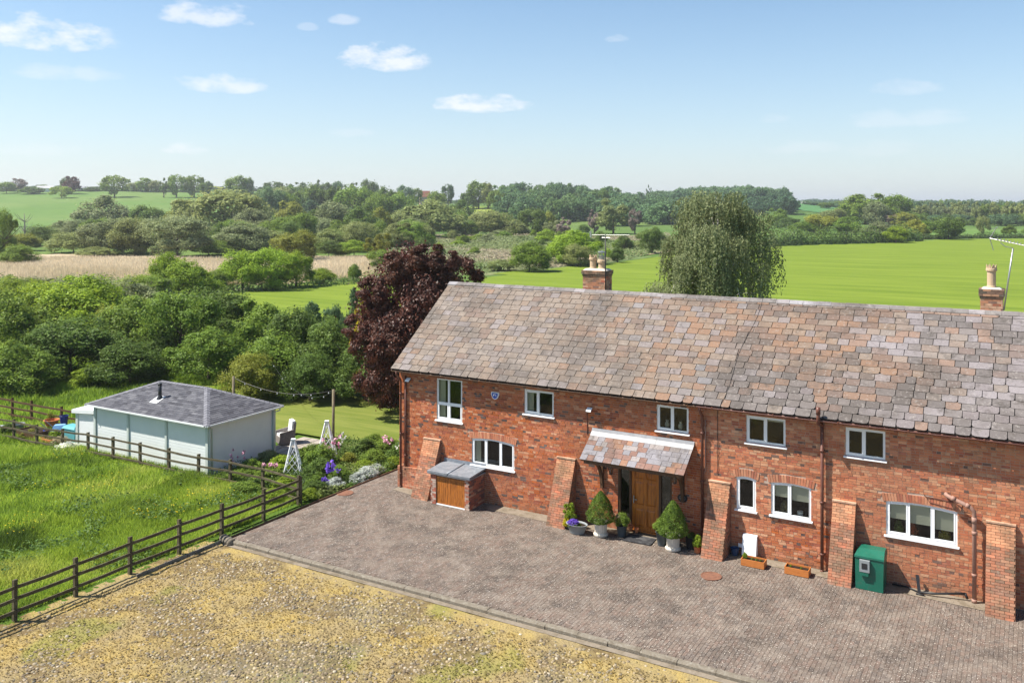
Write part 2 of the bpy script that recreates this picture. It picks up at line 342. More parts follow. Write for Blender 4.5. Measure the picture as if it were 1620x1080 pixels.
MT['cornfield'] = mat('young_corn_field', (.07,.17,.06), .95, .05, var=[(.02, 4, (.09,.19,.07), .42, .62, .8)])
MT['rape'] = mat('yellow_green_field', (.23,.27,.05), .95, .05, var=[(.02, 4, (.16,.24,.05), .42, .62, .8)])
MT['tilled'] = mat('bare_tan_field', (.33,.27,.17), .95, .05, var=[(.03, 4, (.27,.24,.15), .42, .62, .8)])
MT['reedbed'] = mat('reed_litter', (.44,.36,.25), .95, .05, var=[(.15, 5, (.28,.22,.13), .42, .62, .8), (2, 5, (.2,.16,.1), .5, .7, .6)])
MT['marsh'] = mat('marsh_ground', (.14,.19,.07), .95, .05, var=[(.03, 5, (.22,.19,.12), .5, .62, .8), (.05, 5, (.065,.11,.035), .45, .6, .8), (.5, 5, (.14,.17,.07), .5, .7, .6)])

Ds = np.concatenate([np.linspace(-400, 0, 21)[:-1], np.linspace(0, 120, 61)[:-1], np.linspace(120, 1000, 111)[:-1], np.geomspace(1000, 9000, 24)])
Rs = np.concatenate([-np.geomspace(8000, 460, 16), np.linspace(-450, 450, 121), np.geomspace(460, 8000, 16)])
gD, gR = np.meshgrid(Ds, Rs, indexing='ij')
gx = CX-ST*gD+CT*gR; gy = CY+CT*gD+ST*gR; gz = terr(gx, gy)
V = np.stack([gx, gy, gz], -1).reshape(-1, 3); nr, nc = len(Ds), len(Rs)
ii = (np.arange(nr-1)[:, None]*nc+np.arange(nc-1)[None]).ravel()
me = mesh_np('ground', V, np.stack([ii, ii+1, ii+nc+1, ii+nc], 1)[:, ::-1], MT['land'])
me.polygons.foreach_set('use_smooth', np.ones(len(me.polygons), bool))
tag(obj('ground', me), 'green farmland running out to the low horizon', kind='structure')
def inpoly(px, py, P):
    r = np.zeros(len(px), bool); j = len(P)-1
    for i in range(len(P)):
        (xi, yi), (xj, yj) = P[i], P[j]
        r ^= ((yi > py) != (yj > py)) & (px < (xj-xi)*(py-yi)/(yj-yi+1e-9)+xi); j = i
    return r
def patch(name, P, m, lift, cell, label, kind='structure'):
    """a sheet laid over the ground inside polygon P (ground coordinates)"""
    P = np.array(P); x0, y0 = P.min(0); x1, y1 = P.max(0)
    nx, ny = int((x1-x0)/cell)+2, int((y1-y0)/cell)+2
    X, Y = np.meshgrid(x0+np.arange(nx)*cell, y0+np.arange(ny)*cell, indexing='ij')
    inside = inpoly((X[:-1, :-1]+cell/2).ravel(), (Y[:-1, :-1]+cell/2).ravel(), [tuple(p) for p in P])
    ii = (np.arange(nx-1)[:, None]*ny+np.arange(ny-1)[None]).ravel()[inside]
    f = np.stack([ii, ii+ny, ii+ny+1, ii+1], 1); u, inv = np.unique(f, return_inverse=True)
    V = np.stack([X.ravel()[u], Y.ravel()[u], terr(X, Y).ravel()[u]+lift], 1)
    me = mesh_np(name, V, inv.reshape(f.shape), m); me.polygons.foreach_set('use_smooth', np.ones(len(f), bool))
    return tag(obj(name, me), label, kind=kind)
def flat(name, P, z, m, label, kind='structure'):
    b = MB(); b.add([(x, y, z) for x, y in P], [tuple(range(len(P)))]); return tag(b.build(name, m), label, kind=kind)
def GP(pts): return [G(*p) for p in pts]
def AP(pts): return [at(*p) for p in pts]                     # (bearing, distance) pairs
big = [(-3000, 0)]
patch('field', AP([(640,78),(700,118),(762,132),(800,146),(860,153),(900,158),(960,168),(1010,178),(1040,192),(1110,212),(1225,236),(1400,256),(1480,280),(1560,287),(1800,290),(2300,290),(3000,200),(2600,60),(1600,48),(900,55)]), MT['field'], .08, 3, 'bright green mown field rising behind the brick house')
patch('field_strip', AP([(180,93),(240,104),(330,113),(450,119),(520,126),(590,133),(640,137),(700,118),(640,78),(560,74),(420,80),(250,84)]), MT['field'], .07, 3, 'narrow strip of bright green field behind the hedge trees')
patch('reed_ground', AP([(-40,196),(120,200),(330,190),(600,193),(640,160),(590,138),(500,128),(400,124),(240,124),(120,126),(-60,128)]), MT['reedbed'], .05, 3, 'pale reed litter in the valley bottom')
patch('marsh_ground', AP([(600,196),(560,240),(640,318),(900,330),(1060,300),(1060,215),(1000,178),(950,164),(800,142),(640,138)]), MT['marsh'], .05, 4, 'rough marshy ground between the field and the willows')
patch('hill_field', AP([(-260,420),(120,425),(420,430),(440,560),(330,735),(100,735),(-260,735)]), MT['hillfield'], .25, 8, 'sloping green pasture on the far hill at left')
patch('hill_top_field', AP([(-200,745),(340,745),(440,740),(470,830),(100,850),(-200,850)]), MT['hillfield'], .25, 8, 'thin strip of pasture along the hilltop')
patch('bluish_field', AP([(310,760),(460,585),(640,560),(700,640),(640,730),(450,770)]), MT['cornfield'], .4, 8, 'blue green crop field on the hill behind the trees')
patch('yellow_field', AP([(655,520),(700,480),(830,445),(835,490),(790,560),(690,610),(650,600)]), MT['rape'], .5, 6, 'yellow green field sloping below the round wood')
patch('tan_field', AP([(975,600),(1030,560),(1075,600),(1040,690),(990,670)]), MT['tilled'], .5, 6, 'small bare tan field left of the domed wood')
patch('slope_field', AP([(1235,640),(1330,560),(1400,640),(1360,840),(1255,860)]), MT['cornfield'], .4, 8, 'green field below the far barn')
patch('stubble_field', AP([(1262,905),(1330,760),(1400,780),(1380,980),(1265,980)]), MT['tilled'], .5, 8, 'pale stubble strip beside the far barn')
patch('lake_track', AP([(985,190),(1030,196),(1060,205),(1060,216),(1010,212),(975,196)]), MT['tilled'], .12, 2, 'pale sandy strip between field and marsh')
patch('river_meadow', AP([(1500,300),(1800,300),(1800,400),(1440,400),(1440,340)]), MT['hillfield'], .1, 6, 'flat pale meadow before the far tree line')
# yard, meadow, lawn, drive
def npn(x, y, s, k=0):
    """cheap smooth patch field in -1..1"""
    r = np.random.default_rng(100+k); o = 0; wsum = 0
    for i in range(7):
        a = r.uniform(0, pi); f = s*r.uniform(.6, 2.2); p = r.uniform(0, 6); o = o+np.sin((x*cos(a)+y*sin(a))*f+p+1.3*np.sin((x*sin(a)-y*cos(a))*f*.7+p))/ (1+i*.25); wsum += 1/(1+i*.25)
    return o/wsum*1.8
def yard_zones(x, y):
    """soil, stones, grey, green: how much of each lies at a point of the yard"""
    edge = smooth(-8.9, -7.7, y)
    soil = smooth(.15, .75, npn(x, y, 1.5, 51)+.45*npn(x, y, 5, 52)+.25-.15*smooth(4, 9, x)+.25*edge)
    grey = smooth(-.1, .7, npn(x, y, .5, 53)+.35*npn(x, y, 2.2, 54)+.9*smooth(1, 5, x)-.9+.35*smooth(-9, -14, y))*(1-edge*.8)
    stone = np.clip(.07+.75*soil*(1-edge*.4)+.95*grey+.25*smooth(.2, .8, npn(x, y, 1.1, 55))*(1-edge), 0, 1)*(1-.8*smooth(-.6, -2.2, x))
    green = smooth(.45, .95, npn(x, y, .9, 56)+.3*npn(x, y, 3, 57))
    return soil, stone, grey, green
def yard_col(x, y):
    soil, stone, grey, green = [q[:, None] for q in yard_zones(x, y)]
    t = np.clip(.5+.5*npn(x, y, 1.3, 58)+.35*npn(x, y, 6, 59), 0, 1)[:, None]
    c = np.array([.33,.245,.09])*(1-t)+np.array([.27,.21,.11])*t
    c = c*(1-green*.6)+np.array([.17,.185,.04])*green*.6
    c = c*(1-soil*.75)+np.array([.105,.073,.04])*soil*.75
    return c*(1-grey*.5)+np.array([.15,.14,.10])*grey*.5
yg = .09; X_, Y_ = np.meshgrid(np.arange(-2.95, 27, yg), np.arange(-19, -7.45, yg), indexing='ij'); ny_ = X_.shape[1]
ii = (np.arange(X_.shape[0]-1)[:, None]*ny_+np.arange(ny_-1)[None]).ravel()
zz_ = -.088+.010*npn(X_, Y_, 5, 60)+.006*npn(X_, Y_, 14, 61)
Fq = np.stack([ii, ii+ny_, ii+ny_+1, ii+1], 1); V = np.stack([X_.ravel(), Y_.ravel(), zz_.ravel()], 1); ctr = V[Fq].mean(1)
MT['yard'] = mat('mossy_yard', rough=.98, spec=.05, piece='attr', var=[(7, 6, (.36,.29,.13), .5, .7, .6), (14, 6, (.13,.095,.05), .52, .70, .75), (40, 4, (.09,.07,.04), .55, .72, .6)], bump=(16, 1.0, .04))
me = mesh_np('cobbled_yard', V, Fq, MT['yard'], yard_col(ctr[:, 0], ctr[:, 1])); me.polygons.foreach_set('use_smooth', np.ones(len(Fq), bool))
tag(obj('cobbled_yard', me), 'mossy yard of old cobbles in front of the kerb', kind='structure')
flat('outer_yard', [(-2.95,-40),(45,-40),(45,-7.5),(26.9,-7.5),(26.9,-18.9),(-2.95,-18.9)], -.10, MT['concrete'], 'rest of the yard towards the viewer')
flat('meadow', [(-60,-40),(-2.75,-40),(-2.75,-3.2),(-16.5,-3.2),(-60,-3.4)], -.09, MT['turf'], 'rough meadow soil inside the rail fence')
flat('garden', [(-22,-3.2),(-2.3,-3.2),(-2.3,6.2),(-6,6.2),(-14,5.0),(-22,4)], -.086, MT['turf'], 'garden soil round the painted shed')
patch('lawn', [(-16,4.2),(-11,3.6),(-8,4.2),(-4.5,4.8),(-2.2,5.6),(0,8),(6,12),(-4,16),(-18,12),(-24,9),(-22,5)], MT['lawn'], .15, .4, 'sunlit mown lawn behind the shed and flower border')
DRX = -2.2
flat('drive_bed', [(DRX,-7.2),(34,-7.2),(34,0),(-.8,0),(-.8,9),(-2.1,9)], .0, MT['joint'], 'sandy joints under the block paving')

# ------------------------------------------------------------------ block paving
def pick(pal):
    r = random.random()
    for wgt, c in pal:
        r -= wgt
        if r <= 0: break
    k = random.uniform(.88, 1.12); return (c[0]*k, c[1]*k, c[2]*k, 1)
def unit(name, m, inset=.03, taper=True):
    """one piece: x,y in +-.5, z 0..1, arrises eased on top"""
    b = MB(); i = inset
    b.add([(-.5,-.5,0),(.5,-.5,0),(.5,.5,0),(-.5,.5,0),(-.5,-.5,.6),(.5,-.5,.6),(.5,.5,.6),(-.5,.5,.6),(-.5+i,-.5+i*2,1),(.5-i,-.5+i*2,1),(.5-i,.5-i*2,1),(-.5+i,.5-i*2,1)],
          [(0,1,5,4),(1,2,6,5),(2,3,7,6),(3,0,4,7),(4,5,9,8),(5,6,10,9),(6,7,11,10),(7,4,8,11),(8,9,10,11)])
    me = b.mesh(name); me.materials.append(m); return me
def camdist(x, y, z=0): return ((x-CX)**2+(y-CY)**2+(z-CAMH)**2)**.5
def inframe(x, y, z):
    D = -ST*(x-CX)+CT*(y-CY)
    if D < 1: return False
    px = 810+F*(CT*(x-CX)+ST*(y-CY))/D; py = YH-F*(z-CAMH)/D
    return 5 < px < 1615 and 5 < py < 1075
pal = [(.46, (.145,.113,.092)), (.24, (.15,.109,.088)), (.18, (.133,.108,.092)), (.09, (.17,.14,.118)), (.03, (.11,.09,.078))]
drive = empty('block_drive', (8, -3.6, 0), 'pinkish grey block paved drive along the front of the brick house', None, None)
drive['kind'] = 'structure'
u_p = unit('paver', MT['paver1'], .04)
pcs = []
x = DRX+.03; row = 0
while x < 27:
    y = -7.18+(row % 2)*.1; ye = -.02 if x > -.9 else 9
    while y < ye-.1: pcs.append((x+.05, y+.1)); y += .2015
    x += .1012; row += 1
pcs = [(p, q) for p, q in pcs if not (((p-12.41)/.33)**2+((q+2.13)/.33)**2 < 1)]
scored = sorted((camdist(p, q), i) for i, (p, q) in enumerate(pcs) if inframe(p, q, 0))
solo = {i for _, i in scored[:300]}
b = MB()
for i, (p, q) in enumerate(pcs):
    c = pick(pal); t = .012+random.gauss(0, .0014)+.005*noise.noise(Vector((p*.7, q*.7, 0)))
    Mx = Matrix.Translation((p, q, 0)) @ Matrix.Rotation(random.gauss(0, .03), 4, 'Z') @ Matrix.Rotation(random.gauss(0, .018), 4, 'X') @ Matrix.Rotation(random.gauss(0, .006), 4, 'Y') @ Matrix.Diagonal((.0975, .197, t, 1))
    if i in solo: obj('paver', u_p, drive, Mx, color=c)
    else:
        v = [Mx @ Vector(k) for k in ((-.5,-.5,0),(.5,-.5,0),(.5,.5,0),(-.5,.5,0),(-.48,-.49,1),(.48,-.49,1),(.48,.49,1),(-.48,.49,1))]
        b.add(v, [(4,5,6,7),(0,1,5,4),(1,2,6,5),(2,3,7,6),(3,0,4,7)], c)
tag(b.build('paver', MT['paver'], drive, colors=True), kind='stuff')
# pale fallen petals and lichen flecks on the blocks
x = RNG.uniform(DRX, 21, 15000); y = RNG.uniform(-7.15, -.1, 15000); g = npn(x, y, 1.1, 71)+.5*npn(x, y, 3.5, 72); k_ = RNG.random(15000) < np.clip(.32+.38*g+.2*smooth(2, 10, x), .04, 1); x, y = x[k_], y[k_]
a = RNG.uniform(0, pi, len(x)); sz = RNG.uniform(.008, .022, len(x)); e1 = np.stack([np.cos(a)*sz, np.sin(a)*sz, 0*a], 1); e2 = np.stack([-np.sin(a)*sz*.6, np.cos(a)*sz*.6, 0*a], 1); P = np.stack([x, y, 0*x+.024], 1)
V = np.stack([P-e1, P-e2, P+e1, P+e2], 1).reshape(-1, 3); MT['fleck'] = mat('petal_fleck', rough=.9, spec=.1, piece='attr')
tag(obj('fallen_petals', mesh_np('fallen_petals', V, np.arange(len(V)).reshape(-1, 4), MT['fleck'], np.array([.52,.47,.40])*RNG.uniform(.5, 1.15, (len(x), 1)))), 'pale fallen petals and flecks scattered over the block drive', 'petals', kind='stuff')
# concrete strip and patches at the wall foot
for P in ([(3.3,-.55),(6.2,-.62),(6.2,-.01),(3.3,-.01)], [(7.1,-.5),(11.6,-.5),(11.6,-.01),(7.1,-.01)], [(12.45,-.5),(15.4,-.55),(15.4,-.01),(12.45,-.01)], [(16.2,-.5),(19.5,-.6),(19.5,-.01),(16.2,-.01)], [(-.7,-.5),(.5,-.7),(.5,-.01),(-.7,-.01)]):
    flat('concrete_apron', P, .024, MT['haunch'], 'pale worn concrete strip at the foot of the brick wall')
# kerb edging
kb = empty('stone_kerb', (8, -7.3, 0), 'weathered stone kerb between the block drive and the mossy yard', None); kb['kind'] = 'structure'
x = DRX-.05
while x < 30:
    L = random.uniform(.82, .98); dy = random.gauss(0, .008); m_ = MB(); z1 = .03+random.gauss(0, .006)
    y0, y1 = -7.36+dy, -7.2+dy
    m_.add([(x+.006,y0,-.12),(x+L-.006,y0,-.12),(x+L-.006,y1,-.12),(x+.006,y1,-.12),(x+.006,y0-.0,z1-.03),(x+L-.006,y0,z1-.03),(x+L-.006,y0+.03,z1),(x+.006,y0+.03,z1),(x+L-.006,y1,z1),(x+.006,y1,z1)],
           [(0,1,5,4),(4,5,6,7),(7,6,8,9),(1,2,8,6,5),(2,3,9,8),(3,0,4,7,9)])
    m_.build('kerb_stone', MT['kerb'], kb); x += L
for i in range(4):   # rounded stones at the corner of the kerb
    ex = DRX-.28+i*.17; m_ = MB(); m_.smooth = True
    m_.lathe([(.0,.12),(.05,.11),(.085,.06),(.09,0),(.085,-.1)][::-1], 9, (ex, -7.22-.05*i, -.02), 1, 1.9); m_.build('kerb_stone', MT['kerb'], kb)
flat('concrete_haunch', [(DRX,-7.54),(30,-7.58),(30,-7.36),(DRX,-7.36)], -.073, MT['haunch'], 'thin line of concrete haunching below the kerb')
m_ = MB()
for i in range(9): m_.bar((-2.42+.03*math.sin(i*2.), -7.35-.36*i, -.06), (-2.42+.03*math.sin(i*2.+2), -7.69-.36*i, -.06), .06, .09)
tag(m_.build('timber_edging', MT['greywood']), 'pale timber edging board on the ground beside the rail fence', 'edging')
m_ = MB()
ed = [(DRX-.03,-7.2),(DRX-.05,-3.4),(DRX,-1.0),(DRX+.05,1.2),(DRX+.1,9)]
for a_, b_ in zip(ed, ed[1:]): m_.bar((a_[0],a_[1],.0), (b_[0],b_[1],.0), .05, .12)
tag(m_.build('drive_edging', MT['oakdk']), 'dark timber edging between the drive and the flower border', 'edging')
# cobbles poking through the moss
n = 52000; px_ = RNG.uniform(-2.8, 26, n); py_ = RNG.uniform(-18.5, -7.68, n)
D_ = -ST*(px_-CX)+CT*(py_-CY); R_ = CT*(px_-CX)+ST*(py_-CY); zs_, zst, zg, zgr = yard_zones(px_, py_)
keep = (np.abs(R_/D_) < .62) & (CAMH/D_*F < 800) & (RNG.random(n) < zst*1.15)
px_, py_ = px_[keep], py_[keep]; zs_, zg = zs_[keep], zg[keep]; n = len(px_)
# thin out overlaps on a jittered grid
key = np.round(px_/.092).astype(int)*100000+np.round(py_/.082).astype(int); _, u = np.unique(key, return_index=True)
px_, py_, zs_, zg = px_[u], py_[u], zs_[u], zg[u]; n = len(px_)
r = RNG.uniform(.030, .056, n)*(1+.35*(RNG.random(n) > .93)); asp = RNG.uniform(.65, 1.0, n); th = RNG.uniform(0, pi, n); hh = r*RNG.uniform(.22, .48, n)
K = 7; rings = [(1.0, -.3), (.82, .6), (.35, .98)]
V = []
for rr, zz in rings:
    for k in range(K):
        a = 2*pi*k/K
        lx = rr*r*cos(a); ly = rr*r*asp*sin(a)
        V.append(np.stack([px_+lx*np.cos(th)-ly*np.sin(th), py_+lx*np.sin(th)+ly*np.cos(th), -.085+zz*hh], 1))
V = np.stack(V, 1); nv = V.shape[1]
base = (np.arange(n)*nv)[:, None, None]
fs = []
for j in range(2):
    for k in range(K): fs.append([j*K+k, j*K+(k+1) % K, (j+1)*K+(k+1) % K, (j+1)*K+k])
fs += [[14, 15, 16, 17], [14, 17, 18, 20], [18, 19, 20, 20]]
fs = np.array(fs[:-1]+[[18, 19, 20, 14]])
Fc = (base+fs[None]).reshape(-1, 4)
cp = np.array([(.36,.28,.17), (.42,.35,.24), (.26,.20,.13), (.52,.45,.34), (.26,.235,.19), (.38,.30,.13), (.18,.14,.095), (.38,.31,.22)])
ci = RNG.choice(8, n, p=[.22,.16,.16,.06,.1,.16,.07,.07])
cc = np.repeat(cp[ci]*RNG.uniform(.5, .95, (n, 1)), len(fs), 0)
MT['cobble'] = mat('cobble_stone', rough=.85, spec=.2, piece='attr', var=[(3, 5, (.34,.27,.11), .56, .70, .6), (40, 4, (.12,.1,.07), .5, .75, .5)])
me = mesh_np('cobbles', V.reshape(-1, 3), Fc, MT['cobble'], cc); me.polygons.foreach_set('use_smooth', np.ones(len(Fc), bool))
tag(obj('cobbles', me), 'small round cobbles showing through yellow moss in the yard', 'cobbles', kind='stuff')
# ------------------------------------------------------------------ the long brick house
XL, XR, GD = -.74, 27.0, 7.4            # left corner, far right end, depth
EZ, RY, RZ = 4.66, 3.7, 7.66            # eaves height, ridge
house = empty('brick_house', (13, 3.7, 0), 'long two storey red brick house under a patchwork slate roof', 'house')
WINS = [ # x0,x1,z0,z1, lights (relative widths), rows, arch rise, blind
 (1.03,2.19,2.84,4.42,(.46,.54),2,0,0),(4.86,6.05,3.52,4.38,(.47,.53),1,0,0),(9.89,10.98,3.56,4.42,(.5,.5),1,0,0),(12.86,14.07,3.56,4.40,(.5,.5),1,0,.12),(15.82,16.92,3.56,4.40,(.47,.53),1,0,0),
 (2.62,4.44,1.38,2.33,(.33,.35,.32),1,.07,0),(12.55,13.16,1.43,2.42,(1,),1,.06,0),(13.63,14.83,1.43,2.42,(.47,.53),1,.055,.42),(16.94,18.80,1.43,2.40,(.31,.35,.34),1,.06,.5)]
DOOR = (8.5, 10.42, 0, 2.22)
def arch_z(wi, x):
    x0, x1, z0, z1, _, _, rise, _ = wi
    t = (x-(x0+x1)/2)/((x1-x0)/2); return z1+rise*(1-t*t)
openings = [(a, b_, c, d+(r_+.0)) for a, b_, c, d, _, _, r_, _ in WINS]+[DOOR]
# core wall behind the bricks, with real openings and reveals
xs = sorted({XL, XR, *[o[0] for o in openings], *[o[1] for o in openings]}); zs = sorted({-.15, 4.75, *[o[2] for o in openings], *[o[3] for o in openings]})
core = MB()
def isopen(x, z): return any(o[0] < x < o[1] and o[2] < z < o[3] for o in openings)
for i in range(len(xs)-1):
    for j in range(len(zs)-1):
        a, b_, c, d = xs[i], xs[i+1], zs[j], zs[j+1]
        if isopen((a+b_)/2, (c+d)/2): continue
        core.add([(a,0,c),(b_,0,c),(b_,0,d),(a,0,d)], [(0,1,2,3)])
for a, b_, c, d in openings:
    q = .16
    core.add([(a,0,c),(b_,0,c),(b_,0,d),(a,0,d),(a,q,c),(b_,q,c),(b_,q,d),(a,q,d)], [(0,4,5,1),(1,5,6,2),(2,6,7,3),(3,7,4,0)])
core.add([(XL,0,-.15),(XL,GD,-.15),(XL,GD,4.75),(XL,RY,RZ-.12),(XL,0,4.75)], [(0,1,2,3,4)][::1])
core.add([(XR,0,-.15),(XR,GD,-.15),(XR,GD,4.75),(XR,RY,RZ-.12),(XR,0,4.75)], [(4,3,2,1,0)])
core.add([(XL,GD,-.15),(XR,GD,-.15),(XR,GD,4.75),(XL,GD,4.75)], [(3,2,1,0)])
core.build('wall', MT['mortar'], house)
rooms = MB()
for a, b_, c, d in openings:
    if (a, b_) == DOOR[:2]: continue
    a -= .25; b_ += .25; c2 = c-.5; d2 = d+.12; q = .17; e = 1.6
    rooms.add([(a,q,c2),(b_,q,c2),(b_,q,d2),(a,q,d2),(a,e,c2),(b_,e,c2),(b_,e,d2),(a,e,d2)], [(0,1,5,4),(1,2,6,5),(2,3,7,6),(3,0,4,7),(4,5,6,7)])
    rooms.box(a+.02, b_-.02, q+.01, q+.22, c-.05, c-.01)
rooms.box(8.55, 10.38, 1.2, 1.25, 0, 2.3)
rooms.build('room_interior', MT['interior'], house)
# bricks
pal_l = [(.36,(.41,.125,.06)),(.27,(.46,.165,.085)),(.13,(.32,.09,.055)),(.06,(.12,.085,.085)),(.08,(.52,.26,.17)),(.10,(.44,.12,.04))]
pal_r = [(.38,(.49,.19,.11)),(.27,(.45,.155,.09)),(.16,(.53,.245,.15)),(.03,(.16,.10,.09)),(.09,(.55,.30,.20)),(.07,(.37,.12,.08))]
vous = []
for wi in WINS:
    if wi[6]: vous.append((wi[0]-.13, wi[1]+.13, wi))
def in_arch(x, z):
    for a, b_, wi in vous:
        if a < x < b_ and z > wi[3]-.06:
            if z < arch_z(wi, min(max(x, wi[0]), wi[1]))+.25: return True
    return False
ub = MB(); ub.add([(-.5,-1,-.5),(.5,-1,-.5),(.5,0,-.5),(-.5,0,-.5),(-.5,-1,.5),(.5,-1,.5),(.5,0,.5),(-.5,0,.5)], [(4,5,6,7),(0,1,5,4),(1,2,6,5),(3,0,4,7),(0,3,2,1)])
u_b = ub.mesh('brick'); u_b.materials.append(MT['brick1'])
bl = []
CH = .0755; z = .02; row = 0
while z < 4.66:
    header = row % 4 == 0
    bw = .1135 if header else .2265
    x = XL+ (0 if row % 2 else -bw/2) + random.uniform(-.01, .01)
    while x < XR:
        w_ = bw
        if not header and random.random() < .10: w_ = .1135
        a, b_ = max(x+.005, XL-.004), min(x+w_-.006, XR)
        zc = z+CH/2; x += w_
        if b_-a < .03: continue
        segs = [(a, b_)]
        for o in openings:
            if o[2]-.02 < zc < o[3]+.01:
                ns = []
                for s0, s1 in segs:
                    if s1 <= o[0] or s0 >= o[1]: ns.append((s0, s1)); continue
                    if s0 < o[0]: ns.append((s0, o[0]))
                    if s1 > o[1]: ns.append((o[1], s1))
                segs = ns
        for s0, s1 in segs:
            if s1-s0 < .03 or in_arch((s0+s1)/2, zc): continue
            zz = zc+.012*noise.noise(Vector((s0*.5, z, 1)))
            old = (s0+s1)/2 < 11.42
            c = pick(pal_l if old else pal_r)
            gmod = noise.noise(Vector((s0*.45, z*.8, 5)))
            if gmod > .28 and random.random() < .6: c = tuple(min(1, q*1.12+.03) for q in c[:3])+(1,)
            if gmod < -.3 and random.random() < .5: c = tuple(q*.75 for q in c[:3])+(1,)
            if not old and zc < 1.5 and 13.4 < s0 < 15.3 and random.random() < .7: c = pick(pal_l)
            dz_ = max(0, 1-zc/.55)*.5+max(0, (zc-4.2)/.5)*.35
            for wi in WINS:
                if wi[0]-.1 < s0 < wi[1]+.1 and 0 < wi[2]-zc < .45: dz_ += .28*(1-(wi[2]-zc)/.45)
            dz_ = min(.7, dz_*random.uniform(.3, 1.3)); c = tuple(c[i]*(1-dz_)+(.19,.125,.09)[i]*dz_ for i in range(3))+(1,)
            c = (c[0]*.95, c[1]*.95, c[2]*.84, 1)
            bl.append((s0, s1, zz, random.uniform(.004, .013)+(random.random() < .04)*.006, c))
    z += CH; row += 1
sco = sorted((camdist((p[0]+p[1])/2, 0, p[2]), i) for i, p in enumerate(bl) if inframe((p[0]+p[1])/2, 0, p[2]))
solo = {i for _, i in sco[:300]}
b = MB(); bh = CH-.011
for i, (s0, s1, zc, pr, c) in enumerate(bl):
    if i in solo:
        obj('brick', u_b, house, Matrix.Translation(((s0+s1)/2, 0, zc)) @ Matrix.Rotation(random.gauss(0, .006), 4, 'Y') @ Matrix.Diagonal((s1-s0, pr, bh, 1)), color=c)
    else:
        k = random.gauss(0, .0015); h2 = bh/2
        b.add([(s0,-pr,zc-h2-k),(s1,-pr,zc-h2+k),(s1,.0,zc-h2+k),(s0,.0,zc-h2-k),(s0,-pr,zc+h2-k),(s1,-pr,zc+h2+k),(s1,.0,zc+h2+k),(s0,.0,zc+h2-k)], [(4,5,6,7),(0,1,5,4),(1,2,6,5),(3,0,4,7),(0,3,2,1)], c)
# gable bricks
z = .02; row = 0
while z < RZ-.3:
    zc = z+CH/2
    y0, y1 = 0., GD
    if zc > EZ: t = (zc-EZ)/(RZ-EZ); y0, y1 = RY*t+.06, GD-(GD-RY)*t-.06
    y = y0 - (row % 2)*.11
    while y < y1:
        a, b_ = max(y+.005, y0+.002), min(y+.2205, y1-.002)
        if b_-a > .03:
            pr = random.uniform(.005, .012); c = pick(pal_l)
            b.add([(XL,a,zc-h2),(XL,b_,zc-h2),(XL,b_,zc+h2),(XL,a,zc+h2),(XL-pr,a,zc-h2),(XL-pr,b_,zc-h2),(XL-pr,b_,zc+h2),(XL-pr,a,zc+h2)], [(4,7,6,5),(0,4,5,1),(3,2,6,7),(1,5,6,2),(0,3,7,4)], c)
        y += .2265
    z += CH; row += 1
tag(b.build('brick', MT['brick'], house, colors=True), kind='stuff')
# brick arches over the lower windows
va = unit('arch_brick', MT['brick1'], .02)
vm_ = MB(); vm_.add([(-.5,-1,0),(.5,-1,0),(.5,0,0),(-.5,0,0),(-.5,-1,1),(.5,-1,1),(.5,0,1),(-.5,0,1)], [(0,3,2,1),(4,5,6,7),(0,1,5,4),(1,2,6,5),(3,0,4,7)])
u_v = vm_.mesh('arch_brick'); u_v.materials.append(MT['brick1'])
for a, b_, wi in vous:
    n_ = int((wi[1]-wi[0]+.16)/.076); xa, xb = wi[0]-.08, wi[1]+.08
    for k in range(n_):
        t = (k+.5)/n_; x = xa+(xb-xa)*t; xc = min(max(x, wi[0]), wi[1]); tilt = (t-.5)*.42
        zb = arch_z(wi, xc)-.005
        c = pick([(.5,(.46,.18,.10)),(.3,(.52,.24,.14)),(.2,(.38,.13,.08))])
        obj('arch_brick', u_v, house, Matrix.Translation((x, .05, zb)) @ Matrix.Rotation(tilt, 4, 'Y') @ Matrix.Diagonal(((xb-xa)/n_-.008, .066+random.uniform(0,.008), .225, 1)), color=c)
